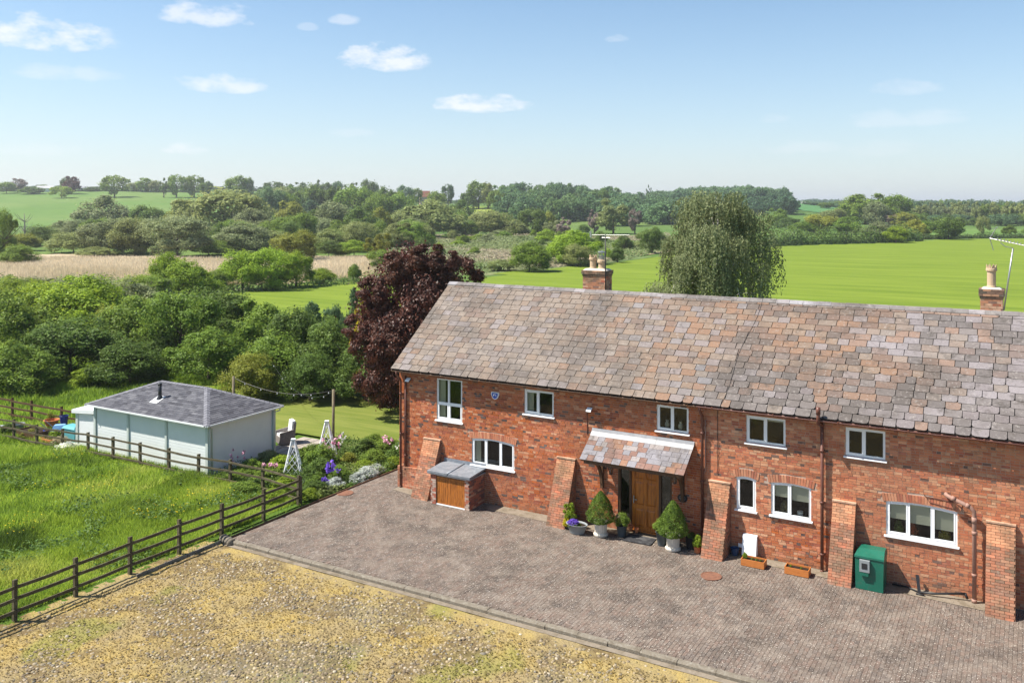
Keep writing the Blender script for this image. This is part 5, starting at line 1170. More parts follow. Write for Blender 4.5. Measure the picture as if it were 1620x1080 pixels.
def wood(name, pts, label, leafs, q='far'):
    """a wood that reads as one mass: many crowns merged into one object"""
    Vs, Fs, Cs, n0 = [], [], [], 0
    for j, (x, y, wd, ht, lf) in enumerate(pts):
        me = crown('round', 'far', j % 3); nv = len(me.vertices)
        co_ = np.empty(nv*3, np.float32); me.vertices.foreach_get('co', co_); co_ = co_.reshape(-1, 4, 3)
        co_ = co_[::2]; co_ = (co_-co_.mean(1, keepdims=True))*1.35+co_.mean(1, keepdims=True); co_ = co_.reshape(-1, 3)
        a = random.uniform(0, 6.28); R_ = np.array([[cos(a), -sin(a), 0], [sin(a), cos(a), 0], [0, 0, 1]])
        P = co_ @ R_.T*np.array([wd, wd, ht])+np.array([x, y, float(terr(x, y))-.5])
        Fq = np.arange(len(P)).reshape(-1, 4)+n0; n0 += len(P)
        c0 = np.array(lf)*random.uniform(.8, 1.2); Vs.append(P); Fs.append(Fq); Cs.append(c0*RNG.uniform(.75, 1.25, (len(Fq), 1)))
    o = obj(name, mesh_np(name, np.concatenate(Vs), np.concatenate(Fs), LFA, np.concatenate(Cs)))
    return tag(o, label, 'wood', kind='stuff')
LFA = leafmat('leaf_mixed', None, None, .3, attr=True); LFG = leafmat('grass_blade', None, None, .5, attr=True, gloss=.2)
pts = []
for k in range(95):
    px = r_.uniform(788, 975); D = r_.uniform(470, 660); x, y = at(px, D); pts.append((x, y, r_.uniform(10, 15), r_.uniform(10, 13.5), r_.choice([(.11,.19,.07),(.145,.23,.075),(.09,.165,.07)])))
wood('round_wood', pts, 'round topped wood on the skyline at the picture centre', None)
pts = []
for k in range(95):
    a = r_.uniform(0, 6.28); rr = math.sqrt(r_.random()); px = 1162+rr*cos(a)*84; D = 745+rr*sin(a)*95; x, y = at(px, D); pts.append((x, y, r_.uniform(11, 15), r_.uniform(10, 13), r_.choice([(.10,.185,.075),(.09,.17,.075),(.12,.21,.08)])))
for k in range(60): x, y = at(r_.uniform(1064, 1254), r_.uniform(560, 680)); pts.append((x, y, 12, r_.uniform(9, 12), (.06,.12,.055)))
wood('domed_wood', pts, 'dome shaped wood rising behind the weeping birch', None)
pts = []
for k in range(90): x, y = at(r_.uniform(950, 1080), r_.choice((r_.uniform(700, 840), r_.uniform(440, 560)))); pts.append((x, y, r_.uniform(12, 16), r_.uniform(9, 12.5), r_.choice([(.09,.165,.075),(.105,.185,.075)])))
wood('valley_wood', pts, 'low dark wood between the round wood and the domed wood', None)
pts = []
for k in range(60): x, y = at(r_.uniform(1240, 1345), r_.uniform(1000, 1150)); pts.append((x, y, r_.uniform(13, 18), r_.uniform(9, 12), (.07,.13,.075)))
for k in range(70): x, y = at(r_.uniform(-60, 800), r_.uniform(880, 960)); pts.append((x, y, r_.uniform(10, 18), r_.uniform(3.5, 6.5), (.065,.115,.05)))
for k in range(90): x, y = at(r_.uniform(1260, 1700), r_.uniform(1050, 1500)); pts.append((x, y, r_.uniform(20, 30), r_.uniform(11, 15), (.07,.13,.075)))
wood('far_tree_belt', pts, 'thin dark line of far hedges and woods along the horizon', None)
def hedge(name, line, wd, ht, nper, leaf, cols, label, cat='hedge', kind=None):
    Ps = []; N_ = []
    for (a, b_) in zip(line, line[1:]):
        a = np.array(a); b_ = np.array(b_); L = np.linalg.norm(b_-a); n = int(L*nper); t = RNG.uniform(0, 1, n)
        xy = a+(b_-a)*t[:, None]; s = xy[:, 0]*.35+xy[:, 1]*.22; ang = RNG.uniform(-.15, pi+.15, n)
        hv = ht*(1+.25*np.sin(s*1.1)+.16*np.sin(s*3.3+1)+.1*np.sin(s*7)); nrm = np.array([-(b_-a)[1], (b_-a)[0]])/L
        off = np.cos(ang)*wd*.5*RNG.uniform(.75, 1.05, n); zz = np.abs(np.sin(ang))**.6*hv*RNG.uniform(.15, 1.04, n)
        P = np.concatenate([xy+nrm*off[:, None], (terr(xy[:, 0], xy[:, 1])+zz)[:, None]], 1); Ps.append(P)
        N_.append(np.concatenate([nrm*np.cos(ang)[:, None], np.sin(ang)[:, None]+.4], 1)+RNG.normal(size=(n, 3))*.5)
    P = np.concatenate(Ps); Nn = np.concatenate(N_); V, Fq = quads(P, Nn, leaf*RNG.uniform(.6, 1.3, len(P)))
    g = np.array([noise.noise(Vector((p[0]*.25, p[1]*.25, 1))) for p in P[::20]]); g = np.repeat(g, 20)[:len(P)]
    cols = np.array(cols); idx = np.clip(((g+.5)*len(cols)).astype(int), 0, len(cols)-1)
    c = cols[idx]*RNG.uniform(.75, 1.25, (len(P), 1))
    return tag(obj(name, mesh_np(name, V, Fq, LFA, c)), label, cat, kind=kind)
gm = [(.07,.12,.03),(.11,.18,.045),(.15,.22,.05)]
hedge('field_hedge', AP([(1205,236),(1260,246),(1320,252),(1400,262),(1450,272)]), 5, 4.2, 150, .30, gm+[(.13,.16,.07)], 'thick mixed hedge along the far edge of the bright field')
hedge('low_hedge', AP([(1440,282),(1520,292),(1640,298),(1800,300)]), 3, 1.7, 110, .24, [(.10,.12,.05),(.06,.10,.03),(.08,.13,.04)], 'low trimmed hedge at the right end of the bright field')
hedge('pasture_hedge', AP([(-60,738),(100,740),(330,742),(440,742)]), 3, 2.4, 34, .5, [(.03,.055,.025)], 'dark hedge line crossing the hill pasture')
hedge('hilltop_hedge', AP([(-60,868),(140,866),(420,858),(520,840),(640,760)]), 4, 2.6, 34, .6, [(.03,.055,.025),(.05,.08,.03)], 'dark hedge along the crest of the hill')
hedge('crop_hedge', AP([(440,560),(520,540),(600,540),(640,560)]), 4, 2.8, 34, .5, [(.03,.055,.025)], 'dark hedge at the foot of the blue green crop field')
hedge('yellow_field_hedge', AP([(780,462),(800,440),(840,442)]), 3, 2.2, 50, .45, [(.03,.055,.025)], 'short dark hedge below the yellow green field')
hedge('reed_edge_scrub', AP([(-60,123),(120,124),(240,122),(330,112),(420,118),(520,124),(600,131),(660,138)]), 6, 1.3, 110, .16, gm+[(.16,.19,.08),(.24,.22,.12)], 'ragged strip of scrub between reeds and field', 'scrub', 'stuff')
# --- reeds, marsh plants, meadow grass: nobody could count them
def blades(name, P, h, wd, cols, label, cat, lean=.35, m=None):
    n = len(P); a = RNG.uniform(0, 2*pi, n); h = np.asarray(h)*RNG.uniform(.6, 1.2, n); w_ = wd*RNG.uniform(.7, 1.3, n)
    dx = np.stack([np.cos(a), np.sin(a), np.zeros(n)], 1)*w_[:, None]*.5
    l = RNG.normal(size=(n, 2))*lean*h[:, None]; tip = P+np.stack([l[:, 0], l[:, 1], h], 1)
    V = np.stack([P-dx, P+dx, tip], 1).reshape(-1, 3)
    return tag(obj(name, mesh_np(name, V, np.arange(3*n, dtype=np.int32).reshape(-1, 3), m or LFA, cols)), label, cat, kind='stuff')
def scatter(poly, n):
    P = np.array(poly); x = RNG.uniform(P[:, 0].min(), P[:, 0].max(), n*3); y = RNG.uniform(P[:, 1].min(), P[:, 1].max(), n*3)
    k = inpoly(x, y, [tuple(p) for p in P]); x, y = x[k][:n], y[k][:n]; return x, y
def mixcol(cols, g, jit=.2):
    cols = np.array(cols, float); t = np.clip((g+1)/2, 0, .999)*(len(cols)-1); i = t.astype(int); f = (t-i)[:, None]
    return np.clip((cols[i]*(1-f)+cols[np.minimum(i+1, len(cols)-1)]*f)*RNG.uniform(1-jit, 1+jit, (len(g), 1)), 0, 1)
x, y = scatter(AP([(-40,172),(120,178),(330,172),(600,178),(640,158),(590,139),(500,130),(400,124),(240,122),(120,124),(-60,126)]), 80000)
blades('reed_bed', np.stack([x, y, terr(x, y)], 1), 1.15+.25*npn(x, y, .06), .16, mixcol([(.40,.35,.21),(.52,.45,.31),(.60,.53,.39)], npn(x, y, .08, 2)), 'wide bed of pale tan reeds in the valley', 'reeds', .16)
x, y = scatter(AP([(600,194),(540,240),(640,330),(900,335),(1060,310),(1060,218),(1000,182),(950,168),(800,146),(640,142)]), 60000)
g = npn(x, y, .045, 5); P = np.stack([x, y, terr(x, y)], 1); hh = np.clip(.7+1.1*npn(x, y, .1, 6), .3, 2.4)
P[:, 2] += hh*RNG.uniform(.2, 1, len(x)); V, Fq = quads(P, RNG.normal(size=(len(x), 3))*.5+np.array([-.2,-.2,1]), .3*RNG.uniform(.6, 1.4, len(x)))
tag(obj('marsh_vegetation', mesh_np('marsh_vegetation', V, Fq, LFA, mixcol([(.09,.16,.05),(.14,.20,.07),(.19,.23,.10),(.34,.29,.20),(.13,.20,.07)], g))), 'patchwork of sedge, nettles and reed stubble on the marsh', 'marsh plants', kind='stuff')
# meadow inside the rail fence
def grassfield(name, poly, n, h, cols, label, wd=.022, sc_=.5, k=0, zoff=-.09):
    x, y = scatter(poly, n); g = npn(x, y, sc_, k)*.7+.45*npn(x, y, sc_*3, k+1)+RNG.normal(size=len(x))*.25
    hh = h*np.clip(1+.75*npn(x, y, sc_*2.2, k+2)+.3*npn(x, y, sc_*6, k+4), .3, 2.6)
    return blades(name, np.stack([x, y, np.full(len(x), zoff)], 1), hh, wd, mixcol(cols, np.clip(g, -1, 1)), label, 'grass', .42, LFG)
gc = [(.045,.09,.015),(.15,.25,.03),(.20,.32,.035),(.26,.38,.05),(.34,.40,.09)]
grassfield('meadow_grass', [(-3.1,-17),(-3.0,-3.2),(-5,-2.95),(-9,-2.95),(-9,-17)], 110000, .22, gc, 'tall bright green meadow grass inside the near rail fence', .026)
grassfield('meadow_grass', [(-9,-18),(-9,-2.95),(-26,-2.95),(-30,-18)], 150000, .26, gc, 'tall meadow grass filling the paddock before the shed', .036, k=3)
grassfield('rough_grass', [(-50,-2),(-21,-3.3),(-16.6,-.5),(-17,3),(-21,11),(-34,15),(-50,8)], 90000, .3, gc, 'rough grass beyond the shed up to the hedge trees', .05, k=6)
grassfield('grass_verge', [(-2.95,-16),(-2.5,-16),(-2.45,-3.3),(-2.95,-3.3)], 500, .08, gc, 'short grass growing along the foot of the rail fence', .02, k=8)
x, y = scatter([(-2.7,-18),(20,-18),(20,-8),(-2.2,-7.9)], 60000); g = RNG.uniform(-1, 1, len(x)); so_, st_, gy_, gn_ = yard_zones(x, y); k_ = RNG.random(len(x)) > .9*np.maximum(so_, gy_*.8); x, y, g = x[k_], y[k_], g[k_]
P = np.stack([x, y, np.full(len(x), -.075)+RNG.uniform(0, .014, len(x))], 1); V, Fq = quads(P, RNG.normal(size=(len(x), 3))*.35+np.array([0,0,1]), .028*RNG.uniform(.5, 1.4, len(x)))
tag(obj('moss', mesh_np('moss', V, Fq, LFG, yard_col(x, y)*RNG.uniform(.7, 1.35, (len(x), 1)))), 'cushions of yellow green moss between the cobbles', 'moss', kind='stuff')
# broad leaved weeds and buttercups in the meadow
x, y = scatter([(-3.1,-14),(-3.1,-3.3),(-18,-3.3),(-22,-14)], 26000); g = npn(x, y, .9, 15); k_ = g > .25; x, y = x[k_], y[k_]
P = np.stack([x, y, RNG.uniform(0, .22, len(x))], 1); V, Fq = quads(P, RNG.normal(size=(len(x), 3))*.6+np.array([0,0,1]), .05*RNG.uniform(.5, 1.5, len(x)))
tag(obj('meadow_weeds', mesh_np('meadow_weeds', V, Fq, LFA, mixcol([(.05,.10,.02),(.08,.14,.03),(.12,.19,.05)], RNG.uniform(-1, 1, len(x))))), 'patches of docks and nettles among the meadow grass', 'weeds', kind='stuff')
x, y = scatter([(-3.6,-11),(-3.6,-4),(-16,-4),(-20,-11)], 1500); g = npn(x, y, .55, 18); k_ = g > .35; x, y = x[k_], y[k_]
P = np.stack([x, y, RNG.uniform(.16, .32, len(x))], 1); V, Fq = quads(P, RNG.normal(size=(len(x), 3))*.3+np.array([0,0,1]), .022*RNG.uniform(.7, 1.4, len(x)), .9)
tag(obj('buttercups', mesh_np('buttercups', V, Fq, LFA, np.tile([.7,.55,.02], (len(x), 1)))), 'scattered yellow buttercups in the meadow', 'flowers', kind='stuff')
# ------------------------------------------------------------------ garden room (painted shed)
GZ = -.086
SX0, SX1, SY0, SY1, SZ = -15.8, -8.42, -2.72, 1.0, 2.02
shed = empty('garden_shed', (-12.1, -.86, GZ), 'pale sage painted garden room with a grey hipped shingle roof', 'shed')
m_ = MB(); m_.box(SX0+.03, SX1-.03, SY0+.03, SY1-.03, GZ-.05, SZ); m_.build('wall', MT['shed'], shed)
def boards(p0, p1, n_, sgn_, z0, z1, name='board'):
    """shiplap boards between two wall points; n_ outward normal"""
    p0 = Vector((*p0, 0)); p1 = Vector((*p1, 0)); nv = Vector((*n_, 0)); z = z0; bh_ = .118
    while z < z1-.02:
        zt = min(z+bh_, z1)
        b = MB(); vs = []
        for p in (p0, p1):
            for (o, zz) in ((0, z), (.012, z), (.008, zt-.003), (0, zt-.001)): q = p+nv*o; vs.append((q.x, q.y, zz))
        b.add(vs, [(0,1,5,4),(1,2,6,5),(2,3,7,6),(0,3,2,1),(4,5,6,7)]); b.build(name, MT['shed'], shed); z += bh_
xs_ = [SX0+.1, -13.45, -10.97, SX1-.1]
for a, b_ in zip(xs_, xs_[1:]): boards((a+.06, SY0+.03), (b_-.06, SY0+.03), (0, -1), 1, GZ+.02, SZ)
boards((SX1-.03, SY0+.12), (SX1-.03, SY1-.16), (1, 0), 1, GZ+.02, SZ)
for x, y, a in [(SX0+.05,SY0,.07),(-13.45,SY0,.06),(-10.97,SY0,.06),(SX1-.05,SY0,.07),(SX1,SY0+.06,.06),(SX1,SY1-.08,.08),(SX0+.05,SY1,.07)]:
    m_ = MB(); m_.box(x-a, x+a, y-.035 if y < 0 else y-.07, y+.03 if y < 0 else y+.04, GZ-.02, SZ); m_.build('corner_post', MT['shedtrim'], shed)
EX0, EX1, EY0, EY1 = SX0-.27, SX1+.24, SY0-.27, SY1+.27; RZ_ = 2.98; RYc = (EY0+EY1)/2; RX0, RX1 = -13.62, -10.62
RE = SZ+.04
corners = [Vector((EX0,EY0,RE)), Vector((EX1,EY0,RE)), Vector((EX1,EY1,RE)), Vector((EX0,EY1,RE))]; ra, rb = Vector((RX0,RYc,RZ_)), Vector((RX1,RYc,RZ_))
m_ = MB(); m_.add([*corners, ra, rb, *[c+Vector((0,0,-.05)) for c in corners]], [(0,1,5,4),(1,2,5),(2,3,4,5),(3,0,4),(6,7,1,0),(7,8,2,1),(8,9,3,2),(9,6,0,3),(6,9,8,7)]); m_.build('roof', MT['roofbed'], shed)
m_ = MB()
for (A, B, C_, D_) in ((corners[0], corners[1], rb, ra), (corners[1], corners[2], rb, rb), (corners[2], corners[3], ra, rb), (corners[3], corners[0], ra, ra)):
    up = ((C_+D_)/2-(A+B)/2); al = (B-A).normalized(); up = (up-al*up.dot(al)); H_ = up.length; up.normalize(); nn = al.cross(up); L_ = (B-A).length
    l0 = (D_-A).dot(al); l1 = (C_-A).dot(al); nrw = int(H_/.135)+1; ex_ = H_/nrw
    for k in range(nrw):
        f = k/nrw; s0 = l0*f; s1 = L_+(l1-L_)*f; f2 = (k+1)/nrw; s02 = l0*f2; s12 = L_+(l1-L_)*f2
        p = s0-random.uniform(0, .3)
        while p < s1:
            a, b_ = max(p+.004, s0), min(p+.30, s1); p += .30
            if b_-a < .03: continue
            a2, b2 = max(a, s02), min(b_, s12)
            if b2 <= a2: a2 = b2 = (max(min(a, s12), s02))
            t0, t1 = .016, .006
            P0 = [A+al*a+up*k*ex_, A+al*b_+up*k*ex_, A+al*b2+up*(k+1.0)*ex_, A+al*a2+up*(k+1.0)*ex_]
            vs = [P0[0]+nn*t0, P0[1]+nn*t0, P0[2]+nn*t1, P0[3]+nn*t1, P0[0], P0[1]]
            m_.add(vs, [(0,1,2,3),(4,5,1,0)], pick([(.4,(.092,.092,.104)),(.3,(.066,.066,.077)),(.2,(.12,.12,.132)),(.1,(.048,.048,.056))]))
tag(m_.build('roof_shingle', MT['shingle'], shed, colors=True), kind='stuff')
for (P_, Q_) in ((corners[1], rb), (corners[2], rb), (corners[0], ra), (corners[3], ra), (rb, ra)):
    d = (Q_-P_); n_ = max(1, int(d.length/.2)); d /= n_
    for k in range(n_):
        m_ = MB(); side = d.cross(Vector((0,0,1))).normalized()*.13; a = P_+d*k+Vector((0,0,.035)); b2 = P_+d*(k+1.15)+Vector((0,0,.022)); dn = Vector((0,0,-.05))
        m_.add([a-side+dn, a, a+side+dn, b2-side+dn, b2, b2+side+dn, a-side+dn*1.5, a-Vector((0,0,.03)), a+side+dn*1.5], [(0,1,4,3),(1,2,5,4),(6,7,1,0),(7,8,2,1)], pick([(1,(.17,.17,.19))]))
        m_.build('hip_cap', MT['shingle'], shed, colors=True)
m_ = MB()
for A, B in ((corners[0],corners[1]),(corners[1],corners[2]),(corners[2],corners[3]),(corners[3],corners[0])): m_.bar(A+Vector((0,0,-.03)), B+Vector((0,0,-.03)), .09, .06)
m_.build('gutter', MT['shedwhite'], shed)
m_ = MB(); m_.tube([(EX1-.05,EY0+.12,SZ-.02),(SX1+.08,EY0+.22,SZ-.12),(SX1+.06,SY0+.16,SZ-.2),(SX1+.06,SY0+.16,GZ)], .032, 8); m_.tube([(EX1-.06,EY1-.15,SZ-.02),(EX1-.06,EY1-.15,SZ-.15),(SX1+.06,SY1-.14,SZ-.2),(SX1+.06,SY1-.14,GZ)], .032, 8); m_.build('downpipe', MT['shedtrim'], shed)
fx, fy = -12.35, -1.95; fz = RE+(fy-EY0)/(RYc-EY0)*(RZ_-RE)
m_ = MB(); m_.tube([(fx,fy,fz-.05),(fx,fy,fz+.62)], .075, 16); m_.tube([(fx,fy,fz+.6),(fx,fy,fz+.68)], .092, 16); m_.lathe([(.16,fz-.0),(.13,fz+.05),(.085,fz+.13)], 16, (fx, fy, 0)); m_.build('flue', MT['black'], shed)
m_ = MB(); sl2 = (RZ_-RE)/(RYc-EY0); m_.add([(fx-.28,fy-.33,fz-.33*sl2+.03),(fx+.2,fy-.33,fz-.33*sl2+.03),(fx+.2,fy+.15,fz+.15*sl2+.03),(fx-.28,fy+.15,fz+.15*sl2+.03),(fx-.28,fy-.33,fz-.33*sl2),(fx+.2,fy-.33,fz-.33*sl2)], [(0,1,2,3),(4,5,1,0)]); m_.build('flashing', MT['shedwhite'], shed)
# lean-to beside it
m_ = MB(); m_.box(-17.62, SX0-.02, -2.36, -.6, GZ-.05, 1.40)
ann = m_.build('lean_to', MT['shedwhite'], shed)
m_ = MB(); m_.add([(-17.82,-2.5,1.36),(SX0-.05,-2.5,1.52),(SX0-.05,-.5,1.60),(-17.82,-.5,1.44),(-17.82,-2.5,1.52),(SX0-.05,-2.5,1.68),(SX0-.05,-.5,1.76),(-17.82,-.5,1.60)], [(0,3,2,1),(4,5,6,7),(0,1,5,4),(1,2,6,5),(2,3,7,6),(3,0,4,7)]); m_.build('lean_to_roof', MT['shedwhite'], ann)
m_ = MB(); m_.box(-17.66,-17.5,-2.4,-2.3,GZ,1.40); m_.build('corner_post', MT['shedtrim'], ann)
# ------------------------------------------------------------------ fences
def fence(name, pts, hts, z0, posth, label, m, side=(0, 0), railw=.09, extra=()):
    x0, y0 = pts[0]; e = empty(name, (x0, y0, z0), label, 'fence')
    for (x, y) in pts:
        j = random.gauss(0, .012); b = MB(); h = posth+random.gauss(0, .015)
        b.add([(x-.05,y-.05,z0-.1),(x+.05,y-.05,z0-.1),(x+.05,y+.05,z0-.1),(x-.05,y+.05,z0-.1),(x-.05+j,y-.05,z0+h-.02),(x+.05+j,y-.05,z0+h),(x+.05+j,y+.05,z0+h),(x-.05+j,y+.05,z0+h-.02)], [(4,5,6,7),(0,1,5,4),(1,2,6,5),(2,3,7,6),(3,0,4,7)])
        b.build('post', m, e)
    for i, (p, q) in enumerate(zip(pts, pts[1:])):
        for k, h in enumerate(hts):
            b = MB(); s = Vector((side[0], side[1], 0)); a = Vector((*p, z0+h+random.gauss(0, .012)))+s; c = Vector((*q, z0+h+random.gauss(0, .012)))+s; d = (c-a).normalized()*.004
            mid_ = (a+c)/2+Vector((0, 0, -.012+random.gauss(0,.006)))
            b.bar(a+d, mid_, .035, railw); b.bar(mid_, c-d, .035, railw); b.build('rail', m, e)
    return e
F1X = -2.78
pts1 = [(F1X+random.gauss(0,.015), y) for y in (-21.2, -19.4, -17.6, -15.82, -14.05, -12.3, -10.53, -8.75, -7.05, -5.18, -3.4)]
fence('rail_fence', pts1, (.93, .62, .30), -.09, 1.12, 'near three rail timber fence running from the picture corner to the drive', MT['fencewood'], (.062, 0))
pts2 = [(-2.78,-3.33),(-5.02,-3.02),(-6.8,-3.02),(-8.45,-3.18),(-10.2,-3.2),(-12.1,-3.14),(-13.82,-3.2),(-15.55,-3.2),(-17.1,-3.4),(-18.85,-3.52),(-20.7,-3.5),(-22.5,-3.55),(-24.3,-3.6)]
fence('rail_fence', pts2, (.92, .58, .2), -.09, 1.02, 'grey weathered rail fence passing close in front of the painted shed', MT['fencewood'], (0, -.062), .075)
pts3 = [(-29.0,-1.2),(-27.0,-1.1),(-25.0,-1.05),(-23.4,-1.0),(-20.9,-1.0),(-18.9,-.9),(-17.0,-.2),(-17.0,2.0),(-17,4)]
fence('rail_fence', pts3, (.95, .60, .25), -.09, 1.12, 'dark rail fence behind the junk heap, ending behind the shed', MT['oakdk'], (0, -.062))
# ------------------------------------------------------------------ brick store beside the wall
store = empty('brick_store', (2.35, -.55, 0), 'low brick store with twin cedar doors and a lead top by the wall', 'store')
m_ = MB(); m_.cur = (.36,.30,.26,1); m_.box(1.5, 1.712, -1.03, -.012, 0, 1.13); m_.box(2.99, 3.165, -1.03, -.012, 0, 1.13); m_.box(1.712, 2.99, -1.0, -.95, 1.06, 1.13)
z = .03; k = 0
while z < 1.12:
    for (x0, x1) in ((1.49, 1.715), (2.985, 3.18)):
        c = pick([(.4,(.42,.13,.08)),(.3,(.5,.32,.26)),(.3,(.56,.45,.38))]); xm = (x0+x1)/2+(.04 if k % 2 else -.04)
        m_.box(x0, xm-.004, -1.045, -1.02, z, z+bh, c); m_.box(xm+.004, x1, -1.045, -1.02, z, z+bh, pick([(.6,(.42,.13,.08)),(.4,(.52,.4,.33))]))
    y = -1.04-(k % 2)*.11
    while y < -.02:
        a, b_ = max(y+.004, -1.045), min(y+.22, -.02)
        if b_-a > .03: m_.box(3.15, 3.178+random.uniform(0,.005), a, b_, z, z+bh, pick([(.4,(.42,.14,.08)),(.3,(.30,.10,.07)),(.2,(.12,.07,.07)),(.1,(.5,.3,.2))])); m_.box(1.482, 1.51, a, b_, z, z+bh, pick(pal_r))
        y += .2265
    z += CH; k += 1
tag(m_.build('brick', MT['brick'], store, colors=True), kind='stuff')
for (x0, x1) in ((1.725, 2.345), (2.355, 2.975)):
    m_ = MB(); m_.box(x0, x1, -.99, -.965, .07, 1.05); m_.box(x0, x0+.05, -1.012, -.99, .07, 1.05); m_.box(x1-.05, x1, -1.012, -.99, .07, 1.05); m_.box(x0+.05, x1-.05, -1.012, -.99, .99, 1.05); m_.box(x0+.05, x1-.05, -1.012, -.99, .07, .12)
    dr = m_.build('door', MT['cedar'], store); n_ = 6; w_ = (x1-x0-.1)/n_
    for k in range(n_):
        b = MB(); a = x0+.05+w_*k; b.box(a+.004, a+w_-.004, -1.004-random.uniform(0,.002), -.991, .122, .988); b.build('board', MT['cedar'], dr)
m_ = MB(); m_.box(1.72, 2.98, -1.03, -.97, .02, .06); m_.build('sill', MT['white'], store)
m_ = MB()
for xa, xb in ((1.38, 2.26), (2.30, 3.24)): m_.add([(xa,-1.12,1.17),(xb,-1.12,1.17),(xb,-.0,1.25),(xa,-.0,1.25),(xa,-1.12,1.235),(xb,-1.12,1.235),(xb,-.0,1.315),(xa,-.0,1.315)], [(0,3,2,1),(4,5,6,7),(0,1,5,4),(1,2,6,5),(2,3,7,6),(3,0,4,7)])
m_.tube([(2.28,-1.125,1.235),(2.28,-.02,1.315)], .035, 10); m_.box(1.38, 3.24, -.018, -.016+.0, 1.316, 1.44); m_.box(1.37,3.25,-1.11,-.03,1.13,1.17)
m_.build('lead_top', MT['lead'], store)
# ------------------------------------------------------------------ things along the wall
def thing(name, loc, label, cat, group=None, rz=0): return empty(name, loc, label, cat, group, rz)
def child(mb, name, m, par, colors=False):
    me = mb.mesh(name, colors); me.materials.append(m); o = bpy.data.objects.new(name, me); col.objects.link(o); o.parent = par; return o
# green tank
t = thing('oil_boiler_cabinet', (16.6, -.52, .02), 'green steel boiler cabinet standing between two brick buttresses', 'cabinet')
m_ = MB(); m_.add([(-.37,-.30,0),(.37,-.30,0),(.37,.33,0),(-.37,.33,0),(-.385,-.31,.93),(.385,-.31,.93),(.385,.34,.93),(-.385,.34,.93)], [(0,1,5,4),(1,2,6,5),(2,3,7,6),(3,0,4,7)]); child(m_, 'body', MT['green'], t)
m_ = MB(); m_.add([(-.40,-.335,.90),(.40,-.335,.90),(.40,.35,.90),(-.40,.35,.90),(-.395,-.33,.95),(.395,-.33,.95),(.395,.35,.95),(-.395,.35,.95),(-.30,.02,1.07),(.37,.02,1.07),(.37,.34,1.07),(-.30,.34,1.07)], [(0,1,5,4),(1,2,6,5),(2,3,7,6),(3,0,4,7),(4,5,9,8),(5,6,10,9),(6,7,11,10),(7,4,8,11),(8,9,10,11)]); child(m_, 'lid', MT['green'], t)
m_ = MB(); m_.box(-.25,.02,-.40,-.31,.53,.86); o = child(m_, 'control_box', MT['grey'], t)
m_ = MB(); m_.box(-.19,-.04,-.408,-.401,.62,.78); q = child(m_, 'meter_window', MT['blackp'], t); q.parent = o
m_ = MB(); m_.box(-.23,-.01,-.39,-.31,.42,.525); child(m_, 'cable_box', MT['green'], t)
# meter cover
m_ = MB(); m_.add([(12.78,-.24,.08),(13.22,-.24,.08),(13.22,-.02,.08),(12.78,-.02,.08),(12.78,-.13,.68),(13.22,-.13,.68),(13.22,-.02,.70),(12.78,-.02,.70)], [(0,3,2,1),(4,5,6,7),(0,1,5,4),(1,2,6,5),(2,3,7,6),(3,0,4,7)]); tag(m_.build('meter_box', MT['white']), 'white meter box on the wall under the narrow arched window', 'meter box')
m_ = MB(); m_.box(12.62,12.76,-.06,-.012,.24,.35); tag(m_.build('junction_box', MT['white']), 'small white junction box left of the white meter box', 'socket')
m_ = MB(); m_.lathe([(.09,0),(.13,.22),(.14,.23),(.125,.23),(.11,.18),(0,.18)], 18, (12.56,-.22,.03)); tag(m_.build('plastic_bucket', mat('navy_plastic', (.02,.05,.12), .4, .4)), 'dark blue bucket in the shade beside the buttress', 'bucket')
for (x0, y0, lab, sp) in ((12.93,-.93,'orange wooden planter in front of the white meter box','l'), (14.22,-.88,'orange wooden planter near the tall red downpipe','r')):
    t = thing('wooden_planter', (x0+.36, y0+.2, .03), lab, 'planter', 'orange wooden planters'); m_ = MB()
    X0, X1, Y0, Y1, H_ = -.35,.35,-.17,.19,.2
    for a in ((X0,X1,Y0,Y0+.022,0,H_),(X0,X1,Y1-.022,Y1,0,H_),(X0,X0+.022,Y0+.022,Y1-.022,0,H_),(X1-.022,X1,Y0+.022,Y1-.022,0,H_)):
        b = MB(); b.box(*a); child(b, 'board', MT['orangewood'], t)
    m_.box(X0+.022,X1-.022,Y0+.022,Y1-.022,.01,.155); child(m_, 'soil', MT['soil'], t)
    for k in range(4 if sp == 'l' else 2):
        x_ = (-.27, .08, -.05, .2)[k] if sp == 'l' else (-.2, .1)[k]; o = obj('seedling', crown('bush', 'far', k % 3), None, I4, LF['fresh' if k == 0 else 'mid']); o.parent = t; s = .17 if k == 0 and sp == 'l' else .07; o.matrix_basis = Matrix.Translation((x_, 0, .15)) @ Matrix.Diagonal((s, s, s*1.1, 1))
# black folded post
m_ = MB(); m_.tube([(17.12,-.12,.06),(17.5,-.10,.06),(17.86,-.32,.05)], .022, 8); m_.bar((17.86,-.36,.05),(17.78,-.14,.47), .075,.06); m_.tube([(17.86,-.34,.07),(18.2,-.33,.10),(19.0,-.18,.22)], .032, 8); m_.tube([(19.0,-.18,.23),(19.06,-.16,.08)], .036, 8); m_.tube([(17.78,-.44,.05),(18.0,-.44,.05)], .025, 8)
tag(m_.build('folding_parking_post', MT['blackp']), 'black folded tube stand lying at the foot of the wall under the right window', 'post')
